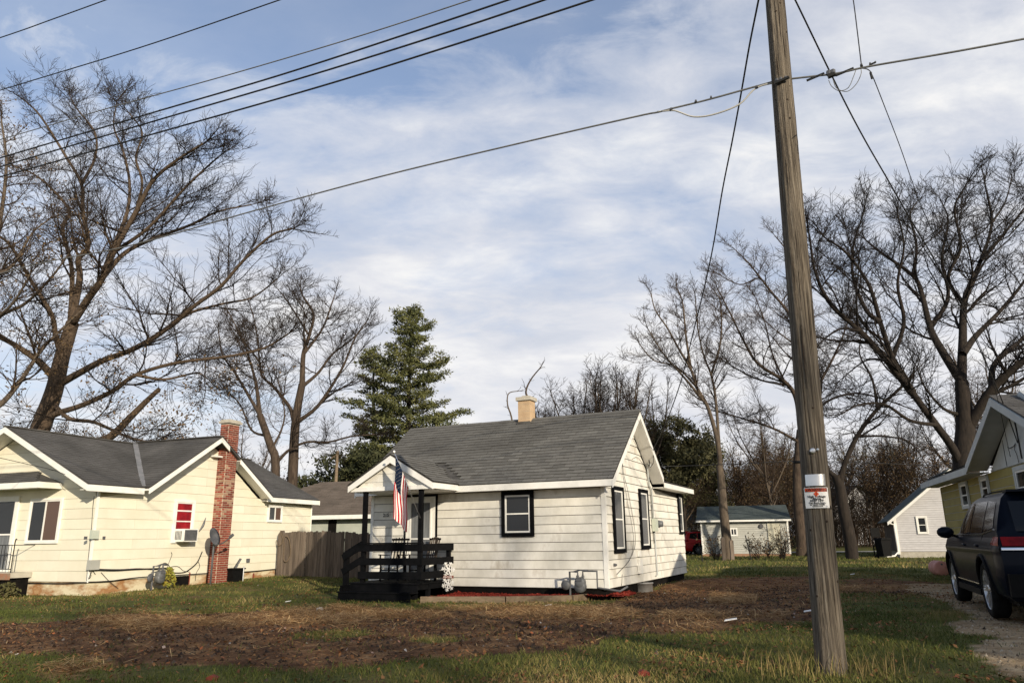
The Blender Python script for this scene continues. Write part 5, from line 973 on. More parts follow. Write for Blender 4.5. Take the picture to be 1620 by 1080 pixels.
def car(name, label, loc, rz, paint='car_paint', letters=True, full=True):
    t = thing(name, label, 'car', loc, rz)
    mb = MB(); AR = .445; WZ = .385
    def side(sg):
        nx_ = 120; zl = np.interp(np.linspace(0, len(LEV)-1, 26), range(len(LEV)), [p[0] for p in LEV]); idx = {}
        for i in range(nx_+1):
            for j, z in enumerate(zl):
                k = i/nx_; x = xrear(z)+(xfront(z)-xrear(z))*k; zz3 = z
                for cx in (0, 2.98):
                    dx, dz = x-cx, z-WZ; r = math.hypot(dx, dz)
                    if r < AR+.03:
                        inside = r < AR
                        if inside and r > AR-.075 or not inside: s = AR/r if r > 0 else 1; x, zz3 = cx+dx*s, WZ+dz*s
                idx[i, j] = len(mb.v); bul = .012*math.exp(-((z-.93)/.04)**2); mb.v.append((x, sg*(half(z)*taper(x, z)+bul), zz3))
        for i in range(nx_):
            for j in range(len(zl)-1):
                q = [idx[i, j], idx[i+1, j], idx[i+1, j+1], idx[i, j+1]]; c_ = [sum(mb.v[a][d] for a in q)/4 for d in range(3)]
                if any(math.hypot(c_[0]-cx, c_[2]-WZ) < AR-.004 for cx in (0, 2.98)): continue
                mb.f.append(tuple(q)); mb.mi.append(0)
    side(1); side(-1)
    nx_ = 60; L2 = [(z, y) for z, y in LEVU]; ring = [(z, y) for z, y in L2]+[(z, -y) for z, y in L2[-2::-1]]; o = len(mb.v)
    for i in range(nx_+1):
        k = i/nx_
        for z, y in ring: x = xrear(z)+(xwind(z)-xrear(z))*k; tw = 1-.08*max(0, (x-.9)/1.7)**2; mb.v.append((x, y*tw if z > 1.1 else y*taper(x, z), z))
    n_ = len(ring)
    for i in range(nx_):
        for j in range(n_-1): mb.f.append((o+i*n_+j, o+(i+1)*n_+j, o+(i+1)*n_+j+1, o+i*n_+j+1)); mb.mi.append(0)
    mb.f.append(tuple(o+j for j in range(n_))); mb.f.append(tuple(o+nx_*n_+j for j in range(n_))[::-1]); mb.mi += [0, 0]
    # hood
    o = len(mb.v); m_ = 12
    for i in range(m_+1):
        x = 2.45+(3.62-2.45)*i/m_; zc = 1.13-.06*(i/m_)**2
        for j in range(9): y = -1+j/4; mb.v.append((x, y*.935*taper(x, 1.), 1.088+(zc-1.088)*(1-abs(y)**3)))
    for i in range(m_):
        for j in range(8): mb.f.append((o+i*9+j, o+(i+1)*9+j, o+(i+1)*9+j+1, o+i*9+j+1)); mb.mi.append(0)
    # rear and front caps
    for xf_, rev in ((xrear, 1), (xfront, 0)):
        o = len(mb.v); zl = [p[0] for p in LEV]
        for z in zl:
            x = xf_(z)
            for y in (-1, -.92, -.75, -.4, 0, .4, .75, .92, 1): mb.v.append((x+(-1 if rev else 1)*.045*(1-y*y*y*y), y*half(z)*taper(x, z), z))
        for i in range(len(zl)-1):
            for j in range(8): mb.f.append((o+i*9+j, o+i*9+j+1, o+(i+1)*9+j+1, o+(i+1)*9+j)); mb.mi.append(0)
    body = mb.obj('body', paint, t, True)
    MB().box(-.95, 3.7, -.80, .80, .24, .95).obj('underbody', 'black_plastic', t)
    # wheel arches trims, sill
    for sg in (1, -1):
        for cx in (0, 2.98):
            pts = [(cx+math.cos(a)*(AR+.012), sg*(half(.385+math.sin(a)*AR)*1.0+.004), WZ+math.sin(a)*(AR+.012)) for a in np.linspace(-.12, math.pi+.12, 22)]; MB().tube(pts, .028, 6).obj('arch_trim', 'black_plastic', t, True)
        MB().box(.50, 2.48, sg*.95-.03, sg*.95+.03, .27, .36).obj('sill', 'black_plastic', t); MB().tube([(.55, sg*.975, .43), (2.42, sg*.975, .43)], .009, 5).obj('chrome_strip', 'chrome', t)
    def wheel(cx, sg):
        wl = bpy.data.objects.new('wheel', MB().lathe((0, 0, 0), (0, sg, 0), [(.265, -.20), (.345, -.20), (.378, -.17), (.385, -.11), (.385, -.03), (.372, .005), (.345, .022), (.29, .018), (.268, .0)], 40).mesh('wheel', 'tyre', True)); COL.objects.link(wl); wl.parent = t; wl.location = (cx, sg*.965, .385)
        rb = MB(); rb.lathe((0, 0, 0), (0, sg, 0), [(.268, .012), (.262, .0), (.25, -.03), (.245, -.14)], 40); rb.lathe((0, 0, 0), (0, sg, 0), [(.001, .006), (.05, .006), (.075, -.012), (.07, -.05)], 20)
        for k in range(10):
            a = 2*math.pi*k/10
            for da in (-.085, .085): rb.beam((math.cos(a+da*.3)*.055, -.02*sg, math.sin(a+da*.3)*.055), (math.cos(a+da)*.256, -.006*sg, math.sin(a+da)*.256), .017, .03, (0, 1, 0))
        rb.obj('rim', 'rim', wl); MB().lathe((0, 0, 0), (0, sg, 0), [(.001, -.10), (.24, -.10)], 24).obj('brake_disc', 'black_plastic', wl)
    for cx in (0, 2.98):
        for sg in (1, -1): wheel(cx, sg)
    # side glass patches
    def patch(quad, nm, mtl, sg, off=.006, m_=8, par=t):
        (x0, z0), (x1, z1), (x2, z2), (x3, z3) = quad; P = MB(); nn2 = m_+1
        for i in range(nn2):
            for j in range(nn2):
                a, b_ = i/m_, j/m_; x = (x0*(1-a)+x1*a)*(1-b_)+(x3*(1-a)+x2*a)*b_; z = (z0*(1-a)+z1*a)*(1-b_)+(z3*(1-a)+z2*a)*b_
                tw = 1-.08*max(0, (x-.9)/1.7)**2 if z > 1.1 else taper(x, z); P.v.append((x, sg*(half(z)*tw+off), z))
        for i in range(m_):
            for j in range(m_): P.f.append((i*nn2+j, (i+1)*nn2+j, (i+1)*nn2+j+1, i*nn2+j+1)); P.mi.append(0)
        return P.obj(nm, mtl, par, True)
    for sg in (1, -1):
        patch([(1.06, 1.15), (2.22, 1.15), (1.50, 1.585), (1.06, 1.60)], 'front_window', 'car_glass', sg); patch([(.02, 1.16), (1.0, 1.15), (1.0, 1.60), (.10, 1.60)], 'rear_window', 'car_glass', sg); patch([(-.68, 1.22), (-.04, 1.16), (.04, 1.60), (-.50, 1.56)], 'quarter_window', 'car_glass', sg)
        MB().tube([(-.72, sg*(half(1.2)+.006), 1.195), (-.04, sg*(half(1.14)+.008), 1.135), (1.0, sg*(half(1.13)+.008), 1.125), (2.3, sg*(half(1.13)*.975+.008), 1.125)], .010, 5).obj('window_trim', 'chrome', t)
        for xs_, pts in ((0, [(1.03, .42), (1.03, 1.12)]), (1, [(-.02, 1.12), (.02, .98), (.30, .80), (.44, .60), (.46, .42)]), (2, [(2.42, .42), (2.40, 1.08)])):
            MB().tube([(x, sg*(half(z)-.0005), z) for x, z in pts], .0045, 4).obj('door_seam', 'black_plastic', t)
        for x in (.22, 1.28): MB().tube([(x-.10, sg*(half(.97)+.012), .975), (x, sg*(half(.97)+.032), .98), (x+.10, sg*(half(.97)+.012), .985)], .014, 6).obj('door_handle', paint, t, True)
        mb = MB(); mb.lathe((2.22, sg*1.10, 1.17), (1, 0, 0), [(.001, -.07), (.075, -.06), (.098, -.01), (.085, .06), (.04, .10), (.001, .11)], 14); mb.v = [(x, sg*1.10+(y-sg*1.10)*1.35, z) for x, y, z in mb.v]; mr = mb.obj('wing_mirror', paint, t, True); MB().beam((2.25, sg*.92, 1.10), (2.22, sg*1.04, 1.13), .05, .04).obj('mirror_arm', 'black_plastic', mr)
        MB().tube([(-.50, sg*.665, 1.68), (-.40, sg*.665, 1.712), (.2, sg*.668, 1.722), (.9, sg*.665, 1.712), (1.0, sg*.66, 1.68)], .013, 6).obj('roof_rail', 'black_plastic', t, True)
    # tail
    def rq(y0, y1, z0, z1, off, nm, mtl, m_=6):
        P = MB()
        for i in range(m_+1):
            for j in range(4):
                y = y0+(y1-y0)*i/m_; z = z0+(z1-z0)*j/3; yy = y/ max(.6, half(min(z, 1.7))); x = xrear(z)-.045*(1-min(1, abs(yy))**4)*(1 if z < 1.1 else .0)-off; P.v.append((x, y, z))
        for i in range(m_):
            for j in range(3): P.f.append((i*4+j, (i+1)*4+j, (i+1)*4+j+1, i*4+j+1)); P.mi.append(0)
        return P.obj(nm, mtl, t, True)
    rq(-.70, .70, 1.17, 1.56, .012, 'rear_window_pane', 'car_glass', 10)
    for sg in (1, -1):
        rq(sg*.52, sg*.90, .985, 1.10, .030, 'tail_light', 'tail_red', 6)
        patch([(-1.02, .985), (-.74, 1.0), (-.80, 1.10), (-.98, 1.10)], 'tail_light', 'tail_red', sg, .008)
        mb = MB(); cy, cz = sg*.55, .40; pts = [(-1.085-.02, cy+dx, cz+dz) for dx, dz in [(-.13, -.035), (-.10, -.055), (.10, -.055), (.13, -.035), (.13, .035), (.10, .055), (-.10, .055), (-.13, .035), (-.13, -.035), (-.10, -.055)]]; mb.tube(pts, .012, 6); mb.obj('exhaust_trim', 'chrome', t, True)
    rq(-.92, .92, .935, .965, .034, 'chrome_strip', 'chrome', 12); rq(-.5, .5, .985, 1.10, .020, 'light_bar', 'tail_red', 6)
    rq(-.30, .30, .62, .76, .012, 'number_plate', 'sign_white', 4)
    MB().beam((-1.10, -.9, .50), (-1.10, .9, .50), .10, .28).obj('bumper', 'black_plastic', t); MB().beam((-.70, -.70, 1.70), (-.70, .70, 1.70), .22, .03).obj('spoiler', paint, t)
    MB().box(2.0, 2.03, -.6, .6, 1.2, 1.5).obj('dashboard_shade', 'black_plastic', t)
    if letters:
        sp = .165
        for i, ch_ in enumerate('ATLAS'): text(ch_, .10, 'chrome', t, (-1.14, (2-i)*sp, .835), 'badge_letter', (math.pi/2, 0, -math.pi/2), .004, bold=.002)
    return t
cr = math.pi/2-R_(22)
rw = at(1562, 923, 11.0); fwd = np.array([math.sin(R_(22)), math.cos(R_(22))]); rt = np.array([fwd[1], -fwd[0]])
co = rw[:2]+rt*.965
car('dark_suv', 'large dark navy sport utility car parked on the gravel drive, seen from behind', (co[0], co[1], gzs(co[0], co[1])+.01), cr)
rp2 = at(1092, 869, 58); car('red_car', 'red car half hidden behind the white house and the grey garage', (rp2[0]+.2, 58, .03), R_(12), 'car_red', False)
# ------------------------------------------------------------------ small yard things
bpz = at(1484, 889, 24); g0 = gzs(bpz[0], bpz[1]); t = thing('pink_drum', 'faded pink plastic drum lying on the lawn in front of the dark car', 'drum', (bpz[0], bpz[1], g0+.22), -.25)
MB().lathe((0, -.35, 0), (0, 1, 0), [(.001, 0), (.20, 0), (.22, .02), (.22, .2), (.205, .22), (.22, .24), (.22, .46), (.205, .48), (.22, .5), (.22, .68), (.20, .7), (.001, .7)], 24).obj('drum_body', 'plastic_pink', t, True); MB().lathe((0, -.37, .12), (0, 1, 0), [(.001, 0), (.03, 0), (.03, .03)], 8).obj('bung', 'meter_grey', t)
def stake(name, label, cat, px0, py0, px1, py1, Yd, r, mtl='twig_brown', grp=None):
    a, b_ = at(px0, py0, Yd), at(px1, py1, Yd); a[2] = gzs(a[0], a[1])-.05; o = MB().tube([tuple(np.array([0, 0, 0.])), tuple(b_-a)], [r, r*.85], 6).obj(name, mtl); o.location = tuple(a); tag(o, label, cat, grp); return o
stake('wire_post', 'thin black fence post standing left of the grey garage', 'post', 1111, 890, 1110.5, 862, 43, .03, 'cable'); stake('leaning_post', 'thin dark post leaning left in front of the grey garage', 'post', 1189, 885, 1179, 846, 44, .035, 'cable')
for k, (px, w2, lab) in enumerate(((1145.5, .22, 'left of the bare forked tree trunk, split wooden post'), (1159, .22, 'short wooden post stump right of the forked tree trunk'))):
    a = at(px, 884, 45.0); o = MB().prism([(-.1, -.1), (.1, -.1), (.11, 1.25-.15*k), (.02, 1.35-.15*k), (-.1, 1.22-.15*k)], lambda u, v, z_: (u, z_, v), -.08, .08).obj('wooden_post', 'fence_wood'); o.location = (a[0], a[1], 0); tag(o, lab, 'post')
a = at(506, 963, 15.6); 
o = MB(); random.seed(6)
for k in range(6): o.lathe((random.uniform(-.04, .04), random.uniform(-.03, .03), random.uniform(.01, .05)), (random.uniform(-1, 1), random.uniform(-1, 1), 1), [(.001, -.02), (random.uniform(.03, .045), -.012), (random.uniform(.03, .045), .012), (.001, .02)], 6)
o = o.obj('crumpled_paper', 'litter_white'); p = atz(506, 963, .06); o.location = (p[0], p[1], gzs(p[0], p[1])+.02); tag(o, 'crumpled white paper scrap on the bare soil left of the porch', 'litter')
for (px, py, s_, lab) in ((456, 951, .06, 'small white scrap on the grass left of the porch stairs'), (867, 957, .07, 'flat white scrap on the straw before the mulch bed'), (1157, 997, .10, 'long white scrap on the straw left of the utility pole'), (1281, 983, .09, 'pale scrap just left of the utility pole'), (1349, 913, .08, 'white scrap on the lawn right of the utility pole')):
    p = atz(px, py, .06); o = MB().prism([(-s_, -s_*.4), (s_*.8, -s_*.5), (s_, s_*.3), (-s_*.6, s_*.45)], lambda u, v, z_: (u, v, z_+.15*u), 0, .012).obj('paper_scrap', 'litter_white'); o.location = (p[0], p[1], gzs(p[0], p[1])+.05); tag(o, lab, 'litter')
for (px, py, lab) in ((335, 1076, 'orange brick chip in the grass at the lower left edge'), (1018, 1077, 'orange brick chip in the grass left of the utility pole')):
    p = atz(px, py, .1); o = MB().prism([(-.05, 0), (.05, -.01), (.06, .03), (.0, .055), (-.045, .035)], lambda u, v, z_: (u, z_, v), -.03, .04).obj('brick_chip', 'sign_orange' if 0 else 'brick'); o.location = (p[0], p[1], gzs(p[0], p[1])); tag(o, lab, 'rubble')
# ------------------------------------------------------------------ trees
random.seed(21)
class Tree:
    def __init__(s): s.pl = []; s.tips = []
    def add(s, pts, rad, sides): s.pl.append((pts, rad, sides))
def norm(v): l = math.sqrt(v[0]**2+v[1]**2+v[2]**2) or 1; return (v[0]/l, v[1]/l, v[2]/l)
def grow(T, p, d, L, r, lvl, maxl, up=.12, den=1.0, droop=0.):
    n = 5 if lvl <= 1 else (4 if lvl == 2 else 3); seg = L/n; pts = [p]; rad = [r]; U = random.uniform; wob = .25 if lvl < 3 else .30
    for i in range(n):
        d = norm((d[0]+U(-wob, wob), d[1]+U(-wob, wob), d[2]+U(-wob, wob)+up*.6-droop)); p = (p[0]+d[0]*seg, p[1]+d[1]*seg, p[2]+d[2]*seg); pts.append(p); rad.append(max(RMIN*(.4 if i == n-1 else 1), r*(1-.72*(i+1)/n)))
        if lvl < maxl:
            k = den*(2.0 if lvl == 1 else 2.0)*min(1, L/(1.9 if lvl == 1 else 1.1))
            nc = int(k)+(1 if random.random() < k-int(k) else 0)
            for _ in range(nc):
                a = U(0, 6.283); t = U(.5, 1.05); o = norm((math.cos(a)-d[0]*.2, math.sin(a)-d[1]*.2, U(-.55, .6))); o = norm((d[0]*math.cos(t)+o[0]*math.sin(t), d[1]*math.cos(t)+o[1]*math.sin(t), d[2]*math.cos(t)+o[2]*math.sin(t)))
                f = random.random(); q = tuple(pts[-2][j]+(p[j]-pts[-2][j])*f for j in range(3)); grow(T, q, o, L*U(.45, .72)*(1.1-.4*(i+1)/n), max(RMIN, rad[-1]*.66), lvl+1, maxl, up, den, droop)
    T.add(pts, rad, 5 if lvl == 1 else 3)
    if lvl >= maxl-1: T.tips.append(p)
RMIN = .0085
def limb(T, pts, r0, r1, L1, den=1.0, maxl=3, start=.2, up=.12, sides=8, sp=.75, endL=1.0):
    r0 *= .8; L1 *= 1.0
    P = smooth_path(pts, 5); n = len(P); rad = [r0+(r1-r0)*(i/(n-1))**.8 for i in range(n)]; T.add(P, rad, sides)
    cum = [0]
    for i in range(1, n): cum.append(cum[-1]+math.dist(P[i], P[i-1]))
    tot = cum[-1]; s = tot*start+random.uniform(0, sp)
    while s < tot:
        i = min(n-2, max(0, int(np.searchsorted(cum, s)-1))); f = (s-cum[i])/max(1e-6, cum[i+1]-cum[i]); q = tuple(P[i][j]+(P[i+1][j]-P[i][j])*f for j in range(3)); d = norm(tuple(P[i+1][j]-P[i][j] for j in range(3)))
        a = random.uniform(0, 6.283); o = norm((math.cos(a), math.sin(a), random.uniform(-.6, .7))); t = random.uniform(.5, 1.1); o = norm(tuple(d[j]*math.cos(t)+o[j]*math.sin(t) for j in range(3))); fr_ = s/tot
        grow(T, q, o, L1*random.uniform(.55, 1.1)*(1.3-.85*fr_), max(.014, rad[i]*.45), 1, maxl, up, den); s += sp*random.uniform(.45, 1.05)
    d = norm(tuple(P[-1][j]-P[-3][j] for j in range(3)))
    for _ in range(2): grow(T, P[-1], norm((d[0]+random.uniform(-.3, .3), d[1]+random.uniform(-.3, .3), d[2]+random.uniform(-.3, .3))), L1*.40*endL, max(.012, r1*.8), 1, maxl, up, den)
def tubes(pls):
    groups = {}
    for pts, rad, s in pls: groups.setdefault((len(pts), s), []).append((pts, rad))
    VV, FF = [], []; off = 0
    for (n, s), it in groups.items():
        P = np.array([a for a, _ in it], np.float64); R = np.array([b_ for _, b_ in it]); m_ = len(it); D = np.empty_like(P); D[:, 1:-1] = P[:, 2:]-P[:, :-2]; D[:, 0] = P[:, 1]-P[:, 0]; D[:, -1] = P[:, -1]-P[:, -2]; D /= np.linalg.norm(D, axis=2, keepdims=True)+1e-9
        ref = np.where(np.abs(D[:, :1, 2:3]) < .9, np.array([0, 0, 1.]), np.array([1., 0, 0])); A = np.cross(D, np.broadcast_to(ref, D.shape)); A /= np.linalg.norm(A, axis=2, keepdims=True)+1e-9; B = np.cross(D, A)
        an = np.arange(s)*2*np.pi/s; V = P[:, :, None]+(A[:, :, None]*np.cos(an)[None, None, :, None]+B[:, :, None]*np.sin(an)[None, None, :, None])*R[:, :, None, None]
        base = off+(np.arange(m_)[:, None, None]*n+np.arange(n-1)[None, :, None])*s; k = np.arange(s)[None, None]; k2 = (k+1) % s
        FF.append(np.stack([base+k, base+k2, base+s+k2, base+s+k], -1).reshape(-1, 4)); VV.append(V.reshape(-1, 3)); off += V.size//3
    return np.concatenate(VV), np.concatenate(FF)
def make_tree(name, label, base, T, bark='bark', twig='twig', group=None, trunk_r=.06):
    root = thing(name, label, 'tree', tuple(base), 0, group); b_ = np.array(base)
    big = [q for q in T.pl if q[1][0] >= trunk_r]; sm_ = [q for q in T.pl if q[1][0] < trunk_r]
    V, F_ = tubes(big); link('trunk', npmesh('trunk', V-b_, F_, bark, True), root)
    if sm_: V, F_ = tubes(sm_); link('crown', npmesh('crown', V-b_, F_, twig), root)
    return root
def leaves_on(root, T, base, n, size, mtl, fn=None, name='leaves'):
    tips = np.array([t_ for t_ in T.tips if fn is None or fn(t_)])
    if len(tips) == 0: return
    idx = rng.integers(0, len(tips), n); c = tips[idx]+rng.normal(0, size*1.6, (n, 3))-np.array(base); e = rng.normal(0, 1, (n, 3)); e /= np.linalg.norm(e, axis=1, keepdims=True); f = np.cross(e, rng.normal(0, 1, (n, 3))); f /= np.linalg.norm(f, axis=1, keepdims=True)+1e-6; s = size*rng.uniform(.5, 1.2, (n, 1)); P = np.stack([c-e*s, c-f*s*.6, c+e*s, c+f*s*.6], 1).reshape(-1, 3)
    link(name, npmesh(name, P, np.arange(n*4).reshape(-1, 4), mtl), root)
def pxl(pts, Yd, dy0=0., dy1=0.):           # a limb seen in the photograph, leaning from depth Yd+dy0 to Yd+dy1
    n = len(pts); return [tuple(at(x, y, Yd+dy0+(dy1-dy0)*i/(n-1))) for i, (x, y) in enumerate(pts)]
# --- big spreading tree behind the cream house
T = Tree(); D_ = 36
bs = at(50, 780, D_); bs = np.array([bs[0]-.3, D_, -.1])
tr = [tuple(bs)]+pxl([(56, 720), (62, 684), (85, 620), (98, 565), (115, 510)], D_)
T.add(smooth_path(tr, 5), list(np.linspace(.55, .30, 26)), 12)
big = [([(115, 510), (121, 501), (142, 469), (161, 442), (180, 399), (215, 335), (242, 286), (279, 254), (322, 227)], 0, -4, .30, .05), ([(112, 515), (126, 442), (124, 410), (140, 388), (131, 335), (129, 292), (102, 244), (64, 184), (40, 160)], 0, 2, .24, .04),
       ([(148, 460), (170, 430), (199, 399), (242, 378), (301, 356), (344, 335), (397, 324)], 0, 3, .20, .04), ([(98, 605), (125, 590), (161, 571), (215, 550), (268, 517), (306, 485), (349, 453), (387, 410), (430, 372), (462, 362)], 0, -5, .24, .04),
       ([(72, 662), (95, 652), (129, 641), (177, 619), (215, 593), (279, 574), (365, 563), (419, 550), (456, 528)], 0, -3, .22, .04), ([(108, 545), (113, 480), (113, 421), (99, 362), (110, 335), (86, 303), (54, 276), (20, 262)], 0, 4, .20, .04),
       ([(88, 600), (70, 580), (54, 566), (21, 544), (-10, 530), (-50, 520)], 0, -3, .26, .08), ([(96, 560), (88, 530), (81, 496), (48, 442), (16, 388), (-15, 365)], 0, -2, .20, .05), ([(161, 442), (175, 400), (200, 340), (205, 290), (195, 240), (180, 200), (185, 160)], -1, 2, .18, .03),
       ([(180, 399), (235, 360), (290, 300), (330, 262), (350, 245)], -1, -3, .13, .03), ([(268, 517), (300, 495), (355, 480), (400, 470), (440, 440)], -2, 0, .12, .03), ([(129, 292), (150, 250), (150, 210), (120, 170), (110, 150)], 1, 3, .11, .03), ([(215, 335), (225, 290), (215, 250), (225, 210), (205, 180)], -1, -3, .11, .03), ([(215, 593), (260, 600), (310, 590), (330, 600)], -2, 0, .1, .03),
       ([(85, 640), (110, 662), (150, 668), (200, 690), (240, 700)], 0, -3, .16, .04)]
for pts, d0, d1, r0, r1 in big: limb(T, pxl(pts, D_, d0, d1), r0, r1, 4.2, 1.0, 3, .22, sp=1.0)
T.add(smooth_path(pxl([(150, 700), (177, 689), (204, 662), (231, 635), (252, 615)], D_, 0, -1), 4), list(np.linspace(.22, .10, 17)), 8)
t1 = make_tree('bare_tree', 'huge spreading bare tree with thick brown trunk behind the cream house roof', bs, T, 'bark_brown', 'twig', 'bare deciduous trees'); leaves_on(t1, T, bs, 1500, .075, 'dead_leaf', lambda p: p[2] < 10)
print('t1', len(T.pl))
# --- partly leafed tree entering at the left edge
T = Tree(); D_ = 30; bs = np.array([at(-120, 700, D_)[0], D_, 0.])
T.add(smooth_path([tuple(bs)]+pxl([(-118, 760), (-90, 690), (-60, 640)], D_), 4), list(np.linspace(.45, .3, 13)), 10)
for pts, d0, d1, r0, r1 in [([(-60, 640), (-30, 650), (0, 640), (32, 603), (64, 555), (88, 530), (130, 490)], 0, 1, .22, .04), ([(-60, 640), (-40, 540), (-20, 440), (0, 350), (10, 260), (2, 190)], 0, 2, .24, .04), ([(-40, 540), (0, 500), (40, 480), (80, 440), (110, 400)], 0, -2, .13, .03), ([(-20, 440), (20, 420), (50, 370), (80, 345)], 0, 2, .1, .03), ([(-90, 690), (-50, 600), (-20, 520), (20, 480), (50, 430)], 0, -3, .14, .03)]: limb(T, pxl(pts, D_, d0, d1), r0, r1, 3.2, .95, 3, .3, sp=.9)
t_ = make_tree('bare_tree', 'half bare tree with brown leaves leaning in at the left edge', bs, T, 'bark_light', 'twig_brown', 'bare deciduous trees'); leaves_on(t_, T, bs, 2600, .06, 'dead_leaf', lambda p: True)
# --- paired trunks between cream house and pine
T = Tree(); D_ = 46; bs = np.array([at(462, 800, D_)[0], D_, 0.])
T.add(smooth_path([tuple(bs)]+pxl([(463, 754), (466, 690), (470, 650), (478, 607)], D_), 4), list(np.linspace(.34, .22, 17)), 10)
for pts, d0, d1, r0, r1 in [([(478, 607), (480, 561), (489, 531), (496, 497), (480, 470), (475, 455)], 0, 0, .24, .03), ([(464, 662), (458, 644), (434, 613), (415, 595), (411, 573), (405, 520), (395, 480)], 0, 2, .18, .03), ([(470, 668), (501, 644), (525, 610), (544, 577), (562, 534), (580, 509)], 0, -2, .18, .03), ([(480, 610), (504, 589), (525, 561), (553, 540), (574, 519)], 0, 2, .15, .03), ([(489, 531), (470, 500), (450, 470), (440, 458)], 0, 1, .1, .03), ([(440, 729), (458, 711), (486, 699), (519, 699), (556, 690), (593, 687)], -.5, -2, .13, .04), ([(480, 561), (510, 520), (525, 480), (530, 465)], 0, 2, .12, .03), ([(411, 573), (390, 545), (370, 520)], 1, 2, .09, .03)]: limb(T, pxl(pts, D_, d0, d1), r0, r1, 3.4, 1.0, 3, .15, sp=.9)
make_tree('bare_tree', 'upright grey bare tree forking above the roof right of the brick chimney', bs, T, 'bark', 'twig', 'bare deciduous trees')
T = Tree(); D_ = 44; bs = np.array([at(437, 800, D_)[0], D_, 0.])
T.add(smooth_path([tuple(bs)]+pxl([(436, 740), (428, 705), (411, 656)], D_), 4), list(np.linspace(.3, .2, 13)), 8)
for pts, d0, d1, r0, r1 in [([(411, 656), (406, 613), (399, 583), (385, 540), (365, 500)], 0, 1, .18, .03), ([(411, 656), (390, 620), (372, 590), (352, 560), (345, 520)], 0, -1, .14, .03), ([(425, 690), (398, 680), (380, 640), (355, 615)], 0, 2, .11, .03), ([(430, 710), (445, 680), (450, 650), (440, 600)], 0, 2, .1, .03)]: limb(T, pxl(pts, D_, d0, d1), r0, r1, 3., 1.0, 3, .15, sp=.8)
make_tree('bare_tree', 'slim leaning bare tree just right of the brick chimney', bs, T, 'bark', 'twig_brown', 'bare deciduous trees')
# --- forked tree in front of the grey garage
T = Tree(); D_ = 46; bs = np.array([at(1151, 884, D_)[0], D_, 0.])
T.add(smooth_path([tuple(bs)]+pxl([(1150, 860), (1145, 810), (1141, 760), (1138, 735)], D_), 4), list(np.linspace(.32, .20, 17)), 10)
for pts, d0, d1, r0, r1 in [([(1140, 745), (1137, 709), (1130, 677), (1118, 640), (1102, 612), (1093, 584), (1074, 552), (1056, 519), (1037, 491), (1030, 465)], 0, 0, .22, .03), ([(1140, 745), (1137, 695), (1132, 630), (1125, 593), (1113, 561), (1104, 519), (1100, 468)], 0, 2, .16, .03), ([(1118, 640), (1085, 600), (1050, 560), (1025, 520)], 0, -2, .12, .03), ([(1125, 593), (1140, 540), (1140, 480), (1130, 460)], 1, 3, .11, .03), ([(1093, 584), (1085, 530), (1080, 480), (1070, 455)], 0, 2, .12, .03), ([(1102, 612), (1070, 580), (1035, 570), (1012, 545)], 0, -2, .09, .03)]: limb(T, pxl(pts, D_, d0, d1), r0, r1, 3.0, 1.0, 3, .3, sp=.8)
make_tree('bare_tree', 'slender forked bare tree standing in front of the grey garage', bs, T, 'bark_light', 'twig_brown', 'bare deciduous trees')
# --- tree behind the utility pole, sweeping branches to the left
T = Tree(); D_ = 52; bs = np.array([at(1268, 876, D_)[0], D_, 0.])
T.add(smooth_path([tuple(bs)]+pxl([(1268, 850), (1262, 790), (1262, 730), (1266, 680)], D_), 4), list(np.linspace(.38, .24, 17)), 10)
for pts, d0, d1, r0, r1 in [([(1266, 680), (1259, 630), (1241, 603), (1199, 575), (1176, 538), (1153, 491), (1134, 454)], 0, -3, .24, .03), ([(1264, 640), (1262, 560), (1250, 501), (1218, 459), (1185, 417), (1162, 394)], 0, 1, .24, .03), ([(1266, 700), (1222, 677), (1162, 658), (1110, 645)], 0, -4, .14, .03), ([(1262, 560), (1275, 480), (1270, 430), (1240, 390), (1225, 372)], 0, 2, .16, .03), ([(1250, 610), (1200, 600), (1160, 580), (1130, 560)], 0, 2, .11, .03), ([(1218, 459), (1200, 440), (1170, 450), (1130, 430)], 1, 2, .1, .03), ([(1264, 660), (1300, 600), (1330, 540), (1350, 480)], 0, 3, .2, .03), ([(1241, 603), (1222, 560), (1210, 510), (1195, 470)], -1, -2, .1, .03)]: limb(T, pxl(pts, D_, d0, d1), r0, r1, 3.6, 1.05, 3, .2, sp=.85)
make_tree('bare_tree', 'bare tree behind the utility pole with limbs sweeping left', bs, T, 'bark', 'twig_brown', 'bare deciduous trees')
# --- leaning tree right of the pole
T = Tree(); D_ = 44; bs = np.array([at(1348, 880, D_)[0], D_, 0.])
T.add(smooth_path([tuple(bs)]+pxl([(1345, 855), (1334, 802), (1329, 770), (1322, 752)], D_), 4), list(np.linspace(.36, .26, 17)), 10)
for pts, d0, d1, r0, r1 in [([(1329, 770), (1334, 741), (1356, 690), (1388, 647), (1424, 614), (1445, 590)], 0, -1, .26, .06), ([(1324, 755), (1309, 741), (1295, 700), (1290, 668), (1300, 610), (1290, 560)], 0, 1, .2, .03), ([(1292, 680), (1302, 640), (1350, 622), (1400, 632), (1450, 650)], 0, -2, .12, .03), ([(1356, 690), (1400, 690), (1440, 700), (1470, 740)], 0, -2, .1, .02), ([(1388, 647), (1380, 600), (1360, 560), (1365, 520)], 0, 2, .12, .03)]: limb(T, pxl(pts, D_, d0, d1), r0, r1, 2.8, .8, 3, .3, sp=1.0, up=.06)
make_tree('bare_tree', 'dark leaning bare tree on the lawn right of the utility pole', bs, T, 'bark_dark', 'twig', 'bare deciduous trees')
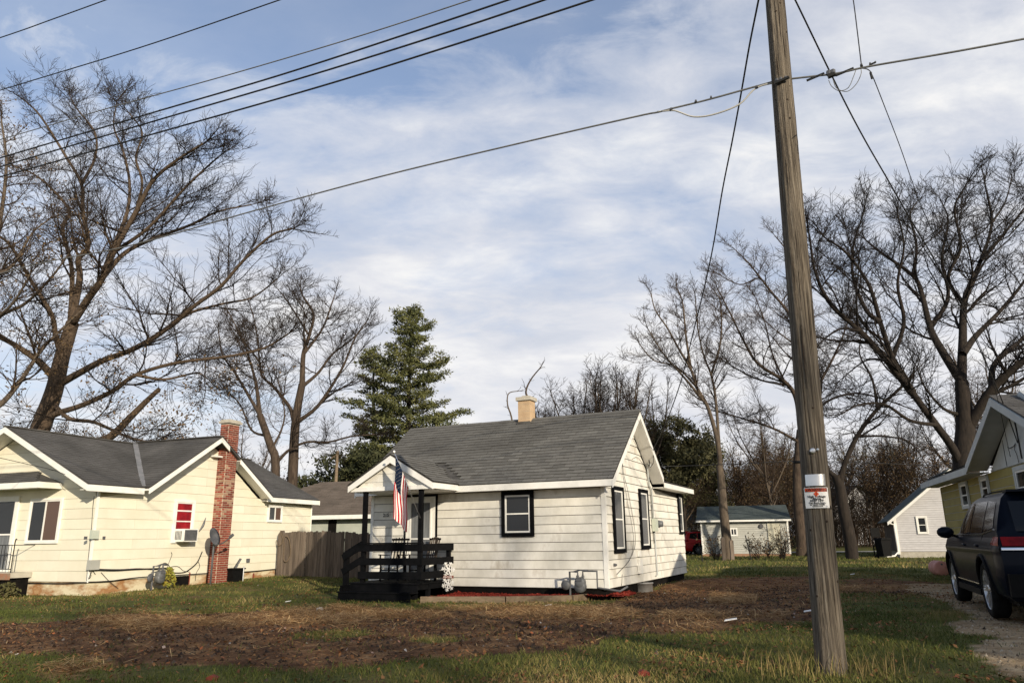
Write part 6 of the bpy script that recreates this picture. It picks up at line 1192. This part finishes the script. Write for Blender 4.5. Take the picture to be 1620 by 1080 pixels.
# --- giant tree behind the yellow house
T = Tree(); D_ = 34; bs = np.array([at(1530, 800, D_)[0], D_, 0.])
T.add(smooth_path([tuple(bs)]+pxl([(1528, 740), (1526, 714), (1527, 680), (1525, 640), (1521, 603)], D_), 4), list(np.linspace(.58, .28, 21)), 12)
for pts, d0, d1, r0, r1 in [([(1521, 603), (1523, 538), (1525, 482), (1537, 445), (1551, 413), (1569, 353), (1558, 290)], 0, 2, .30, .04), ([(1520, 735), (1505, 705), (1481, 672), (1444, 621), (1412, 566), (1393, 510), (1380, 464), (1366, 436), (1338, 399), (1305, 376)], 0, -3, .26, .04), ([(1521, 603), (1491, 556), (1472, 519), (1458, 464), (1444, 436), (1393, 399), (1370, 380)], 0, 2, .28, .04), ([(1444, 621), (1403, 570), (1361, 524), (1315, 482), (1290, 431), (1280, 370)], -1, -3, .24, .04),
       ([(1532, 677), (1569, 616), (1620, 570), (1680, 530)], 0, -3, .34, .1), ([(1569, 616), (1574, 575), (1620, 533), (1660, 480)], -1, 0, .22, .05), ([(1523, 560), (1545, 530), (1583, 491), (1620, 445), (1660, 380)], 0, 2, .22, .04), ([(1551, 413), (1580, 380), (1620, 330), (1650, 290)], 1, 3, .14, .03), ([(1515, 655), (1500, 650), (1486, 640), (1463, 612), (1450, 580)], 0, -1, .12, .03), ([(1472, 519), (1500, 470), (1490, 410), (1500, 350), (1490, 320)], 1, 3, .16, .03),
       ([(1393, 510), (1370, 490), (1350, 440), (1350, 390), (1365, 340)], -2, -1, .15, .03), ([(1412, 566), (1430, 510), (1420, 450), (1430, 390), (1420, 340)], -1, -3, .14, .03), ([(1444, 436), (1450, 390), (1440, 340), (1450, 320)], 2, 3, .12, .03), ([(1525, 482), (1500, 440), (1520, 390), (1510, 330), (1530, 290)], 1, -2, .15, .03), ([(1481, 672), (1440, 665), (1400, 640), (1360, 640), (1330, 655)], -1, -3, .12, .03), ([(1361, 524), (1330, 520), (1300, 540), (1285, 560)], -2, -1, .09, .02), ([(1403, 570), (1370, 570), (1330, 600)], -2, 0, .09, .02), ([(1569, 353), (1590, 320), (1600, 285)], 1, 1, .08, .02)]: limb(T, pxl(pts, D_, d0, d1), r0, r1, 3.9, 1.0, 3, .2, sp=.95)
make_tree('bare_tree', 'giant dark many limbed bare tree behind the yellow house', bs, T, 'bark_dark', 'twig_dark', 'bare deciduous trees')
# --- generic bare trees of the wood behind, four kinds copied
def generic(h, spread, seed, den=1.0, r=.22, leafn=0, leafm='olive_leaf', maxl=3):
    random.seed(seed); T = Tree(); P = [(0, 0, -.2)]; x = y = 0
    for i in range(7): x += random.uniform(-.25, .25); y += random.uniform(-.25, .25); P.append((x, y, h*(.12+.12*i)))
    limb(T, P, r, .04, spread*.45, den, maxl, .30, sp=h*.045, up=.04)
    for k in range(6):
        z = h*random.uniform(.25, .6); a = random.uniform(0, 6.28); s = spread*random.uniform(.35, .5); i = max(1, int(z/h/.12)); q = P[min(i, 6)]
        pts = [q, (q[0]+math.cos(a)*s*.35, q[1]+math.sin(a)*s*.35, q[2]+h*.12), (q[0]+math.cos(a)*s*.7, q[1]+math.sin(a)*s*.7, q[2]+h*.27), (q[0]+math.cos(a)*s*.9, q[1]+math.sin(a)*s*.9, q[2]+h*.42)]
        limb(T, pts, r*.5, .03, spread*.3, den, maxl, .2, sp=h*.05)
    V, F_ = tubes([q for q in T.pl if q[1][0] >= .05]); V2, F2 = tubes([q for q in T.pl if q[1][0] < .05]); lm = None
    if leafn:
        tips = np.array(T.tips); idx = rng.integers(0, len(tips), leafn); c = tips[idx]+rng.normal(0, .25, (leafn, 3)); e = rng.normal(0, 1, (leafn, 3)); e /= np.linalg.norm(e, axis=1, keepdims=True); f = np.cross(e, rng.normal(0, 1, (leafn, 3))); f /= np.linalg.norm(f, axis=1, keepdims=True); s = .06*rng.uniform(.5, 1.2, (leafn, 1)); lm = npmesh('leaves', np.stack([c-e*s, c-f*s*.6, c+e*s, c+f*s*.6], 1).reshape(-1, 3), np.arange(leafn*4).reshape(-1, 4), leafm)
    return (V, F_), (V2, F2), lm
kinds = []
for (h, sp_, sd, r, ln, lm, bk, tw) in [(13, 9, 31, .22, 0, None, 'bark', 'twig'), (11, 8, 32, .17, 4600, 'olive_leaf', 'bark_brown', 'twig_brown'), (15, 8, 33, .24, 0, None, 'bark_light', 'twig_brown'), (8, 6, 34, .12, 3400, 'dead_leaf', 'bark_dark', 'twig_brown')]:
    a, b_, lmm = generic(h, sp_, sd, .78, r, ln, lm or 'olive_leaf'); kinds.append((npmesh('trunk', a[0], a[1], bk, True), npmesh('crown', b_[0], b_[1], tw), lmm))
def place(kind, px, Yd, sc_, rz, label, grp='trees of the wood behind the lawns'):
    x = at(px, 860, Yd)[0]; t = thing('wood_tree', label, 'tree', (x, Yd, gzs(x, Yd)-.05), rz, grp); t.scale = (sc_, sc_, sc_)
    for me, nm in zip(kinds[kind], ('trunk', 'crown', 'leaves')):
        if me: link(nm, me, t)
    return t
WT = [(0, 880, 62, 1.0, 'thin bare tree rising right of the tan chimney'), (2, 862, 70, .72, 'pale thin bare tree directly behind the tan chimney'), (0, 945, 60, 1.25, 'dark bare tree above the white house ridge, right of the chimney'), (2, 905, 66, 1.05, 'slim pale bare tree between chimney and gable peak'), (2, 985, 58, 1.05, 'pale bare tree just left of the white gable peak'), (2, 1020, 62, .95, 'bare tree immediately behind the white gable peak'), (2, 1052, 70, 1.1, 'bare tree right of the white gable peak'),
      (1, 1080, 66, .9, 'olive leafed tree left of the grey garage'), (1, 1120, 72, .85, 'olive leafed tree behind the left end of the grey garage'), (1, 1165, 76, 1.0, 'olive leafed tree behind the middle of the grey garage'), (3, 1190, 66, 1.1, 'brown leafed tree over the grey garage roof'), (1, 1225, 74, 1.0, 'olive tree behind the right end of the grey garage'), (3, 1245, 68, 1.2, 'brown leafed tree beside the trunks behind the pole'), (0, 1275, 80, 1.0, 'far bare tree hidden partly by the utility pole'),
      (3, 1320, 90, 1.3, 'brown leafed tree in front of the distant white house'), (2, 1345, 110, 1.1, 'far pale bare tree above the distant white house'), (1, 1385, 84, 1.1, 'olive tree left of the white outbuilding'), (3, 1405, 70, 1.2, 'brown leafed tree beside the black bin'), (0, 1440, 72, 1.0, 'bare tree behind the roof of the white outbuilding'), (1, 1460, 80, 1.15, 'olive tree above the outbuilding roof'), (3, 1490, 66, 1.2, 'brown leafed tree between outbuilding and yellow house'), (0, 1560, 70, 1.2, 'bare tree behind the yellow house gable'), (2, 1615, 64, 1.2, 'pale bare tree at the right edge'),
      (3, 130, 48, 1.15, 'brown leafed tree low behind the cream house ridge'), (1, 190, 46, .78, 'yellowing small tree behind the cream house valley'), (3, 250, 50, .95, 'russet small tree behind the cross gable'), (0, 20, 60, .8, 'bare tree far behind the cream house, left edge'), (3, 60, 52, 1.2, 'dense brown tree behind the big trunk'), (2, 380, 60, .78, 'thin tree just right of the brick chimney top'), (0, 345, 64, .75, 'thin bare tree behind the brick chimney'), (0, -40, 55, .9, 'bare tree outside the left edge'), (1, 300, 60, .62, 'small yellow leafed tree left of the chimney'),
      (3, 1115, 90, 1.1, 'brown tree far behind the red car'), (3, 1150, 95, 1.2, 'brown tree far behind the forked trunk'), (1, 1050, 80, .9, 'olive tree right behind the rear roof of the white house'), (3, 1210, 98, 1.2, 'brown tree far behind the grey garage roof'), (3, 1262, 96, 1.2, 'brown tree far behind the pole'), (2, 1230, 60, .8, 'pale bare tree left of the pole')]
random.seed(77)
for k, px, Yd, s, lab in WT: place(k, px, Yd, s, random.uniform(0, 6.28), lab)
# broken snag above the chimney
for px, lab in ((803, 'thin bare sapling tip left of the tan chimney'),):
    T = Tree(); D_ = 40; bs = np.array([at(px+8, 860, D_)[0], D_, 0.]); limb(T, [tuple(bs)]+pxl([(812, 720), (810, 665), (803, 640), (805, 622), (822, 618)], D_), .09, .02, .8, .6, 2, .55, sp=.6); make_tree('sapling', lab, bs, T, 'bark_light', 'twig_brown')
T = Tree(); D_ = 40; bs = np.array([at(842, 860, D_)[0], D_, 0.]); limb(T, [tuple(bs)]+pxl([(842, 720), (838, 640), (832, 620), (840, 600), (856, 580)], D_), .12, .03, 1.2, .7, 2, .6, sp=.6); make_tree('sapling', 'broken bare sapling curling up behind the tan chimney', bs, T, 'bark', 'twig')
# undergrowth band
def thicket(name, label, x0, x1, y0, y1, n, hmin, hmax, mtl, leafm, nl, cat='thicket'):
    T = Tree(); random.seed(len(name)+n)
    for i in range(n):
        x = random.uniform(x0, x1); y = random.uniform(y0, y1); h = random.uniform(hmin, hmax); g = 0
        grow(T, (x, y, g), norm((random.uniform(-.25, .25), random.uniform(-.25, .25), 1)), h, random.uniform(.015, .05), 2, 3, .15, .9)
    V, F_ = tubes(T.pl); o = link(name, npmesh(name, V, F_, mtl)); stuff(o); tag(o, label, cat)
    tips = np.array(T.tips); c = tips[rng.integers(0, len(tips), nl)]+rng.normal(0, .35, (nl, 3)); e = rng.normal(0, 1, (nl, 3)); e /= np.linalg.norm(e, axis=1, keepdims=True); f = np.cross(e, rng.normal(0, 1, (nl, 3))); f /= np.linalg.norm(f, axis=1, keepdims=True); s = .08*rng.uniform(.5, 1.3, (nl, 1)); link('leaves', npmesh('leaves', np.stack([c-e*s, c-f*s*.6, c+e*s, c+f*s*.6], 1).reshape(-1, 3), np.arange(nl*4).reshape(-1, 4), leafm), o)
thicket('thicket', 'dense leafless brown undergrowth of the wood behind the grey garage', 12, 44, 78, 100, 900, 3, 9, 'twig_brown', 'shrub_mass', 42000)
thicket('undergrowth', 'low brown undergrowth behind the white outbuilding and the right lawns', 38, 75, 76, 95, 500, 2, 6, 'twig_brown', 'shrub_mass', 20000)
thicket('hedgerow', 'brown scrub behind the cream house at the far left', -48, -16, 50, 62, 420, 2, 6.5, 'twig_brown', 'dead_leaf', 16000)
thicket('far_wood', 'hazy brown wood along the horizon', -90, 140, 125, 170, 1300, 6, 13, 'twig_brown', 'shrub_mass', 16000, 'wood')
# --- evergreens
def needles(pts, size, n_each, spread, mtl, name, parent, flat=.35, tri=5):
    pts = np.array(pts); m_ = len(pts)*n_each; c = np.repeat(pts, n_each, 0)+rng.normal(0, 1, (m_, 3))*np.array([spread, spread, spread*flat]); V = []
    d = rng.normal(0, 1, (m_, 3)); d[:, 2] = np.abs(d[:, 2])*.7+.1; d /= np.linalg.norm(d, axis=1, keepdims=True); f = np.cross(d, rng.normal(0, 1, (m_, 3))); f /= np.linalg.norm(f, axis=1, keepdims=True); s = size*rng.uniform(.6, 1.3, (m_, 1)); P = np.stack([c-f*s*.22, c+f*s*.22, c+d*s], 1).reshape(-1, 3)
    return link(name, npmesh(name, P, np.arange(m_*3).reshape(-1, 3), mtl), parent)
def pine(name, label, px, Yd, ztop, zlow, wfn, seed, nb=70, sparse=1.0, lean=0):
    random.seed(seed); x = at(px, 860, Yd)[0]; t = thing(name, label, 'pine tree', (x, Yd, 0)); T = Tree(); T.add([(0, 0, -.1), (lean*.2, 0, ztop*.3), (lean*.5, 0, ztop*.6), (lean, 0, ztop)], [.30, .24, .15, .03], 8); cl = []
    for i in range(nb):
        f = i/nb; z = zlow+(ztop-zlow)*(f**.92); w2 = wfn(f)*random.uniform(.6, 1.15); a = i*2.399+random.uniform(-.3, .3); cx = lean*(z/ztop)
        up2 = .10+.5*f; p0 = (cx, 0, z); p1 = (cx+math.cos(a)*w2*.5, math.sin(a)*w2*.5, z+w2*up2*.25); p2 = (cx+math.cos(a)*w2, math.sin(a)*w2, z+w2*up2*.8)
        T.add([p0, p1, p2], [.05*(1-f)+.02, .03*(1-f)+.012, .008], 5)
        k = max(3, int(w2*4.4*sparse))
        for j in range(k):
            g = .35+.65*(j+random.random())/k; side = random.uniform(-.3, .3)*w2*(1.1-g*.5); cl.append((cx+math.cos(a)*w2*g-math.sin(a)*side, math.sin(a)*w2*g+math.cos(a)*side, z+w2*up2*(.8*g*g)+random.uniform(-.05, .12)))
    V, F_ = tubes(T.pl); link('trunk', npmesh('trunk', V, F_, 'bark_dark', True), t); needles(cl, .22, 44, .24, 'pine_needle', 'needles', t, .38); return t
zt = at(645, 490, 52)[2]
pine('pine_tree', 'tall green white pine rising behind the roof of the white house', 641, 52, zt, 3.8, lambda f: 5.4*(1-f)**.72*(.78+.22*math.sin(f*23))+.5 if f > .12 else 4.2, 5, 96)
pine('pine_tree', 'thinner sparse pine with bare lower limbs left of the tall pine', 592, 54, at(600, 552, 54)[2], 5.2, lambda f: 3.3*(1-f)**.7*(.7+.3*math.sin(f*17))+.4, 8, 40, .75, -.6)
pine('pine_tree', 'low green pine bough mass just right of the tall pine trunk', 690, 50, at(700, 662, 50)[2], 2.5, lambda f: 3.0*(1-f)**.6+.5, 15, 30, 1.0)
def evergreen(name, label, px, Yd, w2, h, n, mtl='cedar', seed=1):
    random.seed(seed); x = at(px, 860, Yd)[0]; t = thing(name, label, 'evergreen tree', (x, Yd, 0)); cl = []
    lobes = [(random.uniform(-.6, .6)*w2, random.uniform(-.5, .5)*w2, h*random.uniform(.2, .78), random.uniform(.25, .45)*w2) for _ in range(16)]
    for _ in range(n):
        lx, ly, lz, lr = random.choice(lobes); d = np.random.default_rng(random.randint(0, 10**9)).normal(0, 1, 3); d /= np.linalg.norm(d); rr = lr*random.random()**.35; cl.append((lx+d[0]*rr, ly+d[1]*rr, max(.2, lz+d[2]*rr*.8)))
    MB().tube([(0, 0, -.1), (0, 0, h*.7)], [.25, .08], 8).obj('trunk', 'bark_dark', t); needles(cl, .30, 22, .22, mtl, 'foliage', t, .8); return t
evergreen('cedar', 'dark rounded evergreen between the brown roofed garage and the porch', 545, 50, 4.4, 9.4, 1100, 'cedar', 2); evergreen('cedar', 'dark evergreen mass partly hidden by the porch gable', 598, 52, 3.4, 9.0, 620, 'cedar', 3)
evergreen('evergreen_tree', 'green evergreen crown behind the right gable of the white house', 1085, 64, 3.6, 13.6, 800, 'juniper', 4); evergreen('evergreen_tree', 'smaller olive evergreen beside the forked tree', 1122, 70, 3.0, 13, 520, 'juniper', 6)
# shrubs in front of the grey garage
def bush(label, px, Yd, h, n, mtl='twig'):
    x = at(px, 884, Yd)[0]; bs = np.array([x, Yd, 0.]); T = Tree(); random.seed(px)
    for i in range(n): grow(T, (x+random.uniform(-.15, .15), Yd+random.uniform(-.1, .1), 0), norm((random.uniform(-.5, .5), random.uniform(-.5, .5), 1)), h*random.uniform(.6, 1), .018, 2, 3, .1, .8)
    r = thing('bare_shrub', label, 'shrub', tuple(bs), 0, 'bare shrubs before the grey garage'); V, F_ = tubes(T.pl); link('stems', npmesh('stems', V-bs, F_, mtl), r); leaves_on(r, T, bs, 260, .06, 'dead_leaf')
bush('dark upright bare shrub at the right end of the grey garage', 1238, 47, 1.7, 26, 'twig_dark'); bush('thin bare shrub in front of the middle of the grey garage', 1197, 47, 1.3, 12); bush('low brown shrub left of the forked tree in front of the garage', 1133, 47, 1.4, 14, 'twig_brown'); bush('sprawling bare shrub before the garage door', 1218, 48, 1.2, 9)
# --- trees across the street behind the viewer: they cast the afternoon shadows
random.seed(5)
V_l = []
for (x, y, k, s, lab) in [(19.5, -21, 0, 1.3, 'bare tree across the street behind the tall house, casting shade on the white house'), (12.5, -20, 2, 1.0, 'bare tree across the street behind the viewer')]:
    t = thing('street_tree', lab, 'tree', (x, y, 0), random.uniform(0, 6)); t.scale = (s, s, s)
    for me, nm in zip(kinds[k], ('trunk', 'crown', 'leaves')):
        if me: link(nm, me, t)
oh = thing('shade_house', 'unseen two storey house added behind the viewer to shade the right side', 'house', (15.2, -12.5, 0), 0)  # added out of view; ridge height set to shade the car and drive
MB().box(0, 11.5, 0, 7, -.1, 6.2).obj('wall', 'shed_white', oh); mb = MB(); slab(mb, [(-.4, -.4, 6.1), (11.9, -.4, 6.1), (11.9, 3.5, 9.1), (-.4, 3.5, 9.1)], .1); slab(mb, [(-.4, 3.5, 9.1), (11.9, 3.5, 9.1), (11.9, 7.4, 6.1), (-.4, 7.4, 6.1)], .1); mb.obj('roof', 'shingle_dark', oh)
MB().prism([(0, 6.2), (7, 6.2), (3.5, 9.0)], lambda u, v, w2: (w2, u, v), .01, 11.49).obj('gable_wall', 'shed_white', oh)
for x0 in (1, 4, 7, 9.6):
    for z0 in (1.0, 4.0): window(oh, (0, 7, 0), (-1, 0, 0), (0, 1, 0), -x0-1, -x0, z0, z0+1.4, .08, 'white_trim', 'white_trim', 'hung')
def shade_conifer(label, x, y, h, w2, seed):  # unseen trees added and sized to shade the yellow house end
    random.seed(seed); t = thing('spruce', label, 'evergreen tree', (x, y, 0), 0, 'unseen spruces added for shade'); cl = []
    for i in range(520): f = random.random()**1.3; a = random.uniform(0, 6.28); r = w2*(1-f)*random.uniform(.2, 1); cl.append((math.cos(a)*r, math.sin(a)*r, .8+(h-.8)*f-r*.15))
    MB().tube([(0, 0, -.1), (0, 0, h)], [.3, .03], 8).obj('trunk', 'bark_dark', t); needles(cl, .7, 18, .35, 'cedar', 'foliage', t, .6)
shade_conifer('unseen dark spruce added for shade beside the tall house', 27, -9, 12, 3.6, 1); shade_conifer('second unseen dark spruce added for shade', 31, -8, 12.5, 3.6, 2); shade_conifer('third unseen dark spruce added for shade, farthest out', 35, -7, 12, 3.6, 3)
# ------------------------------------------------------------------ overhead wires
def hang(name, label, pts, r, mtl='cable', grp='overhead wires', n=5, k=8):
    P = np.array(smooth_path(pts, k)); o = MB().tube([tuple(q-P[0]) for q in P], r, n).obj(name, mtl, None, True); o.location = tuple(P[0]); tag(o, label, 'wire', grp); return o
pl_p = np.array([2.95, 7.1, 0])
def pw(px, py, back=0.): return tuple(wallpt(px, py, pl_p+V_*back, U_))
hang('overhead_wire', 'lowest of the three thick black wires crossing the top left sky', [pw(-250, 348, 1), pw(0, 280, 1), pw(250, 210, 1), pw(500, 139, 1), pw(700, 77, 1), pw(938, 0, 1), pw(1160, -75, 1)], .016)
hang('overhead_wire', 'middle of the three thick black wires crossing the top left sky', [pw(-250, 338, 1), pw(0, 264, 1), pw(250, 190, 1), pw(489, 120, 1), pw(700, 54, 1), pw(862, 0, 1), pw(1100, -82, 1)], .016); hang('overhead_wire', 'uppermost of the three thick black wires crossing the top left sky', [pw(-250, 324, 1), pw(0, 250, 1), pw(250, 176, 1), pw(440, 120, 1), pw(650, 52, 1), pw(805, 0, 1), pw(1000, -66, 1)], .016)
hang('overhead_wire', 'thin grey wire just above the three thick black wires', [pw(-250, 292, .6), pw(0, 221, .6), pw(180, 169, .6), pw(357, 120, .6), pw(560, 60, .6), pw(745, 0, .6), pw(900, -52, .6)], .010, 'cable_grey')
hang('overhead_wire', 'thin dark wire crossing the upper left corner, lower of two', [pw(-200, 205, -.5), pw(0, 143, -.5), pw(220, 76, -.5), pw(443, 0, -.5), pw(700, -90, -.5)], .010); hang('overhead_wire', 'short dark wire cutting the extreme upper left corner', [pw(-200, 125, -1), pw(0, 60, -1), pw(85, 30, -1), pw(168, 0, -1), pw(400, -85, -1)], .010)
hang('telephone_cable', 'long sagging grey cable from the pole down across the left tree', [pw(-300, 535), pw(0, 433), pw(200, 390), pw(400, 334), pw(600, 280), pw(800, 232), pw(1000, 186), pw(1040, 178), pw(1063, 172), pw(1120, 158), pw(1200, 136), pw(1237, 127), pw(1320, 117), pw(1362, 108), pw(1400, 101), pw(1500, 84), pw(1620, 62), pw(1800, 28)], .011, 'cable_grey', k=5)
hang('telephone_cable', 'slack pale loop of cable hanging left of the pole', [pw(1040, 177), pw(1063, 175), pw(1073, 177), pw(1098, 185), pw(1130, 181), pw(1170, 165), pw(1197, 139), pw(1237, 129)], .010, 'cable_light', k=5)
mb = MB(); c0 = np.array(pw(1300, 119)); 
def clamp(name, label, px, py, w2, h, back=0., extra=()):
    p = np.array(pw(px, py, back)); t = thing(name, label, 'cable clamp', tuple(p), WR)
    MB().tube([(-w2, 0, -w2*.2), (w2, 0, w2*.2)], h, 8).obj('sleeve', 'cable', t)
    for e_ in extra: MB().lathe((e_, 0, h*.8), (0, .2, 1), [(.001, -h), (h*.9, -h*.6), (h*.9, h), (.001, h*1.2)], 6).obj('bolt', 'meter_grey', t)
    return t
clamp('cable_clamp', 'cluster of black cable clamps fixed across the pole', 1237, 127, .075, .018, -.12, (-.05, -.01, .04)); clamp('cable_clamp', 'heavy black splice clamp just right of the pole', 1315, 119, .035, .03, 0, (-.02, .02)); clamp('cable_sleeve', 'black sleeve on the cable left of the splice clamp', 1290, 122, .09, .013); clamp('cable_sleeve', 'black sleeve on the cable right of the splice clamp', 1336, 114, .09, .013)
clamp('cable_clamp', 'small clamp where the slack loop starts, left of the pole', 1062, 174, .014, .014, 0, (0,)); clamp('cable_clamp', 'small clamp where the slack loop ends near the pole', 1197, 139, .014, .014, 0, (0,)); clamp('cable_clamp', 'small clamp with trailing tag on the thin wire', 1101, 162, .014, .015, 0, (0,)); clamp('cable_clamp', 'single bolt clamp on the thin wire', 1125, 155, .010, .012, 0, (0,)); clamp('cable_clamp', 'clamp at the thin drop wire right of the pole', 1363, 105, .012, .014, 0, (0,)); clamp('cable_clamp', 'double bolt clamp right of the drop wire', 1380, 101, .03, .01, 0, (-.02, .03))
hang('cable_loop', 'drip loop of cable hanging below the splice clamp', [pw(1311, 127), pw(1316, 137), pw(1328, 144), pw(1342, 139), pw(1350, 122), pw(1354, 111)], .004, 'cable_grey', None, 5, 5); hang('cable_loop', 'wider drip loop of cable below the splice clamp', [pw(1318, 127), pw(1324, 140), pw(1340, 145), pw(1354, 134), pw(1362, 118), pw(1362, 108)], .004, 'cable_grey', None, 5, 5)
# service drop to the white house
hp = WS(1033, 712, .36); he = WO+U_*hp.x+V_*hp.y; he = np.array([he[0], he[1], hp.z+.25])
def drop(pts, Y0, end, Y1=None): 
    n = len(pts); Y1 = end[1]; return [tuple(at(px, py, Y0+(Y1-Y0)*((i/(n))**1.3))) for i, (px, py) in enumerate(pts)]+[tuple(end)]
hang('service_drop', 'twisted black service cable falling from the pole top to the white gable', drop([(1215, -80), (1200, 0), (1186, 70), (1172, 150), (1158, 225), (1143, 300), (1128, 390), (1114, 455), (1098, 520), (1078, 600), (1055, 665)], 7.3, he), .013)
wire('wall_cable', smooth_path([tuple(hp), tuple(hp+Vector((-.15, .1, -.12))), tuple(Vector((.16, 3.6, 3.0)))]), .012, 'cable', wh, 5); wire('wall_cable', smooth_path([tuple(hp), tuple(hp+Vector((-.05, .15, -.3))), tuple(Vector((.18, 3.6, 2.98)))]), .009, 'cable', wh, 5)
ye = YS(1610, 700, .05); yw = YO+YX*ye.x+YY*ye.y; yw = np.array([yw[0], yw[1], ye.z])
hang('service_drop', 'twisted black service cable from the pole top past the clamp towards the yellow house', drop([(1228, -60), (1258, 0), (1288, 62), (1317, 122), (1345, 178), (1372, 228), (1405, 285), (1440, 346), (1478, 410), (1520, 487), (1556, 565), (1588, 640)], 7.3, yw), .011)
hang('telephone_drop', 'thin wire falling from the cable clamp towards the yellow house', drop([(1364, 108), (1374, 111), (1381, 122), (1400, 170), (1425, 235), (1455, 320), (1490, 400), (1530, 500), (1570, 600)], 6.2, yw+np.array([0, .3, -.25])), .006); hang('telephone_drop', 'thin wire descending from the top edge to the cable clamp', [tuple(at(1340, -60, 6.6)), tuple(at(1350, 0, 6.6)), tuple(at(1357, 55, 6.5)), tuple(at(1363, 105, 6.4))], .006)
p = at(1378, 120, 6.2); o = MB().tube([(0, 0, .035), (.004, 0, -.035)], [.012, .009], 8).obj('wedge_clamp', 'cable'); o.location = tuple(p); tag(o, 'small black wedge clamp at the head of the thin wire right of the pole', 'cable clamp')
hang('telephone_drop', 'thin dark wire from the left edge to the rake of the cream house', [tuple(at(-60, 712, 17)), tuple(at(0, 724, 18)), tuple(at(40, 733, 19)), tuple(at(80, 742, 19.6)), tuple(at(103, 750, 19.2))], .008)
hang('background_cable', 'level black cable in the distance crossing behind the pole at sign height', [tuple(at(1035, 738, 40)), tuple(at(1100, 736, 41)), tuple(at(1180, 733, 42)), tuple(at(1262, 729, 43)), tuple(at(1350, 731, 45)), tuple(at(1480, 736, 48)), tuple(at(1540, 738, 50))], .022)
p = at(1262, 731, 43); o = MB().tube([(-.25, 0, 0), (.3, 0, .01)], .07, 8).obj('cable_box', 'cable'); o.location = tuple(p); tag(o, 'black splice case on the distant cable just left of the pole', 'cable box')
# thin crooked pole behind the brown roofed garage
p = at(529, 800, 44); tp = thing('clothes_pole', 'thin bare wooden pole with a stub arm behind the brown roofed garage', 'pole', (p[0], 44, 0)); zt_ = at(530, 713, 44)[2]
MB().tube([(0, 0, 0), (.03, 0, zt_)], [.12, .085], 8).obj('shaft', 'timber', tp, True); MB().tube([(.03, 0, zt_-.2), (-.35, 0, zt_-.45)], .04, 6).obj('arm', 'timber', tp)
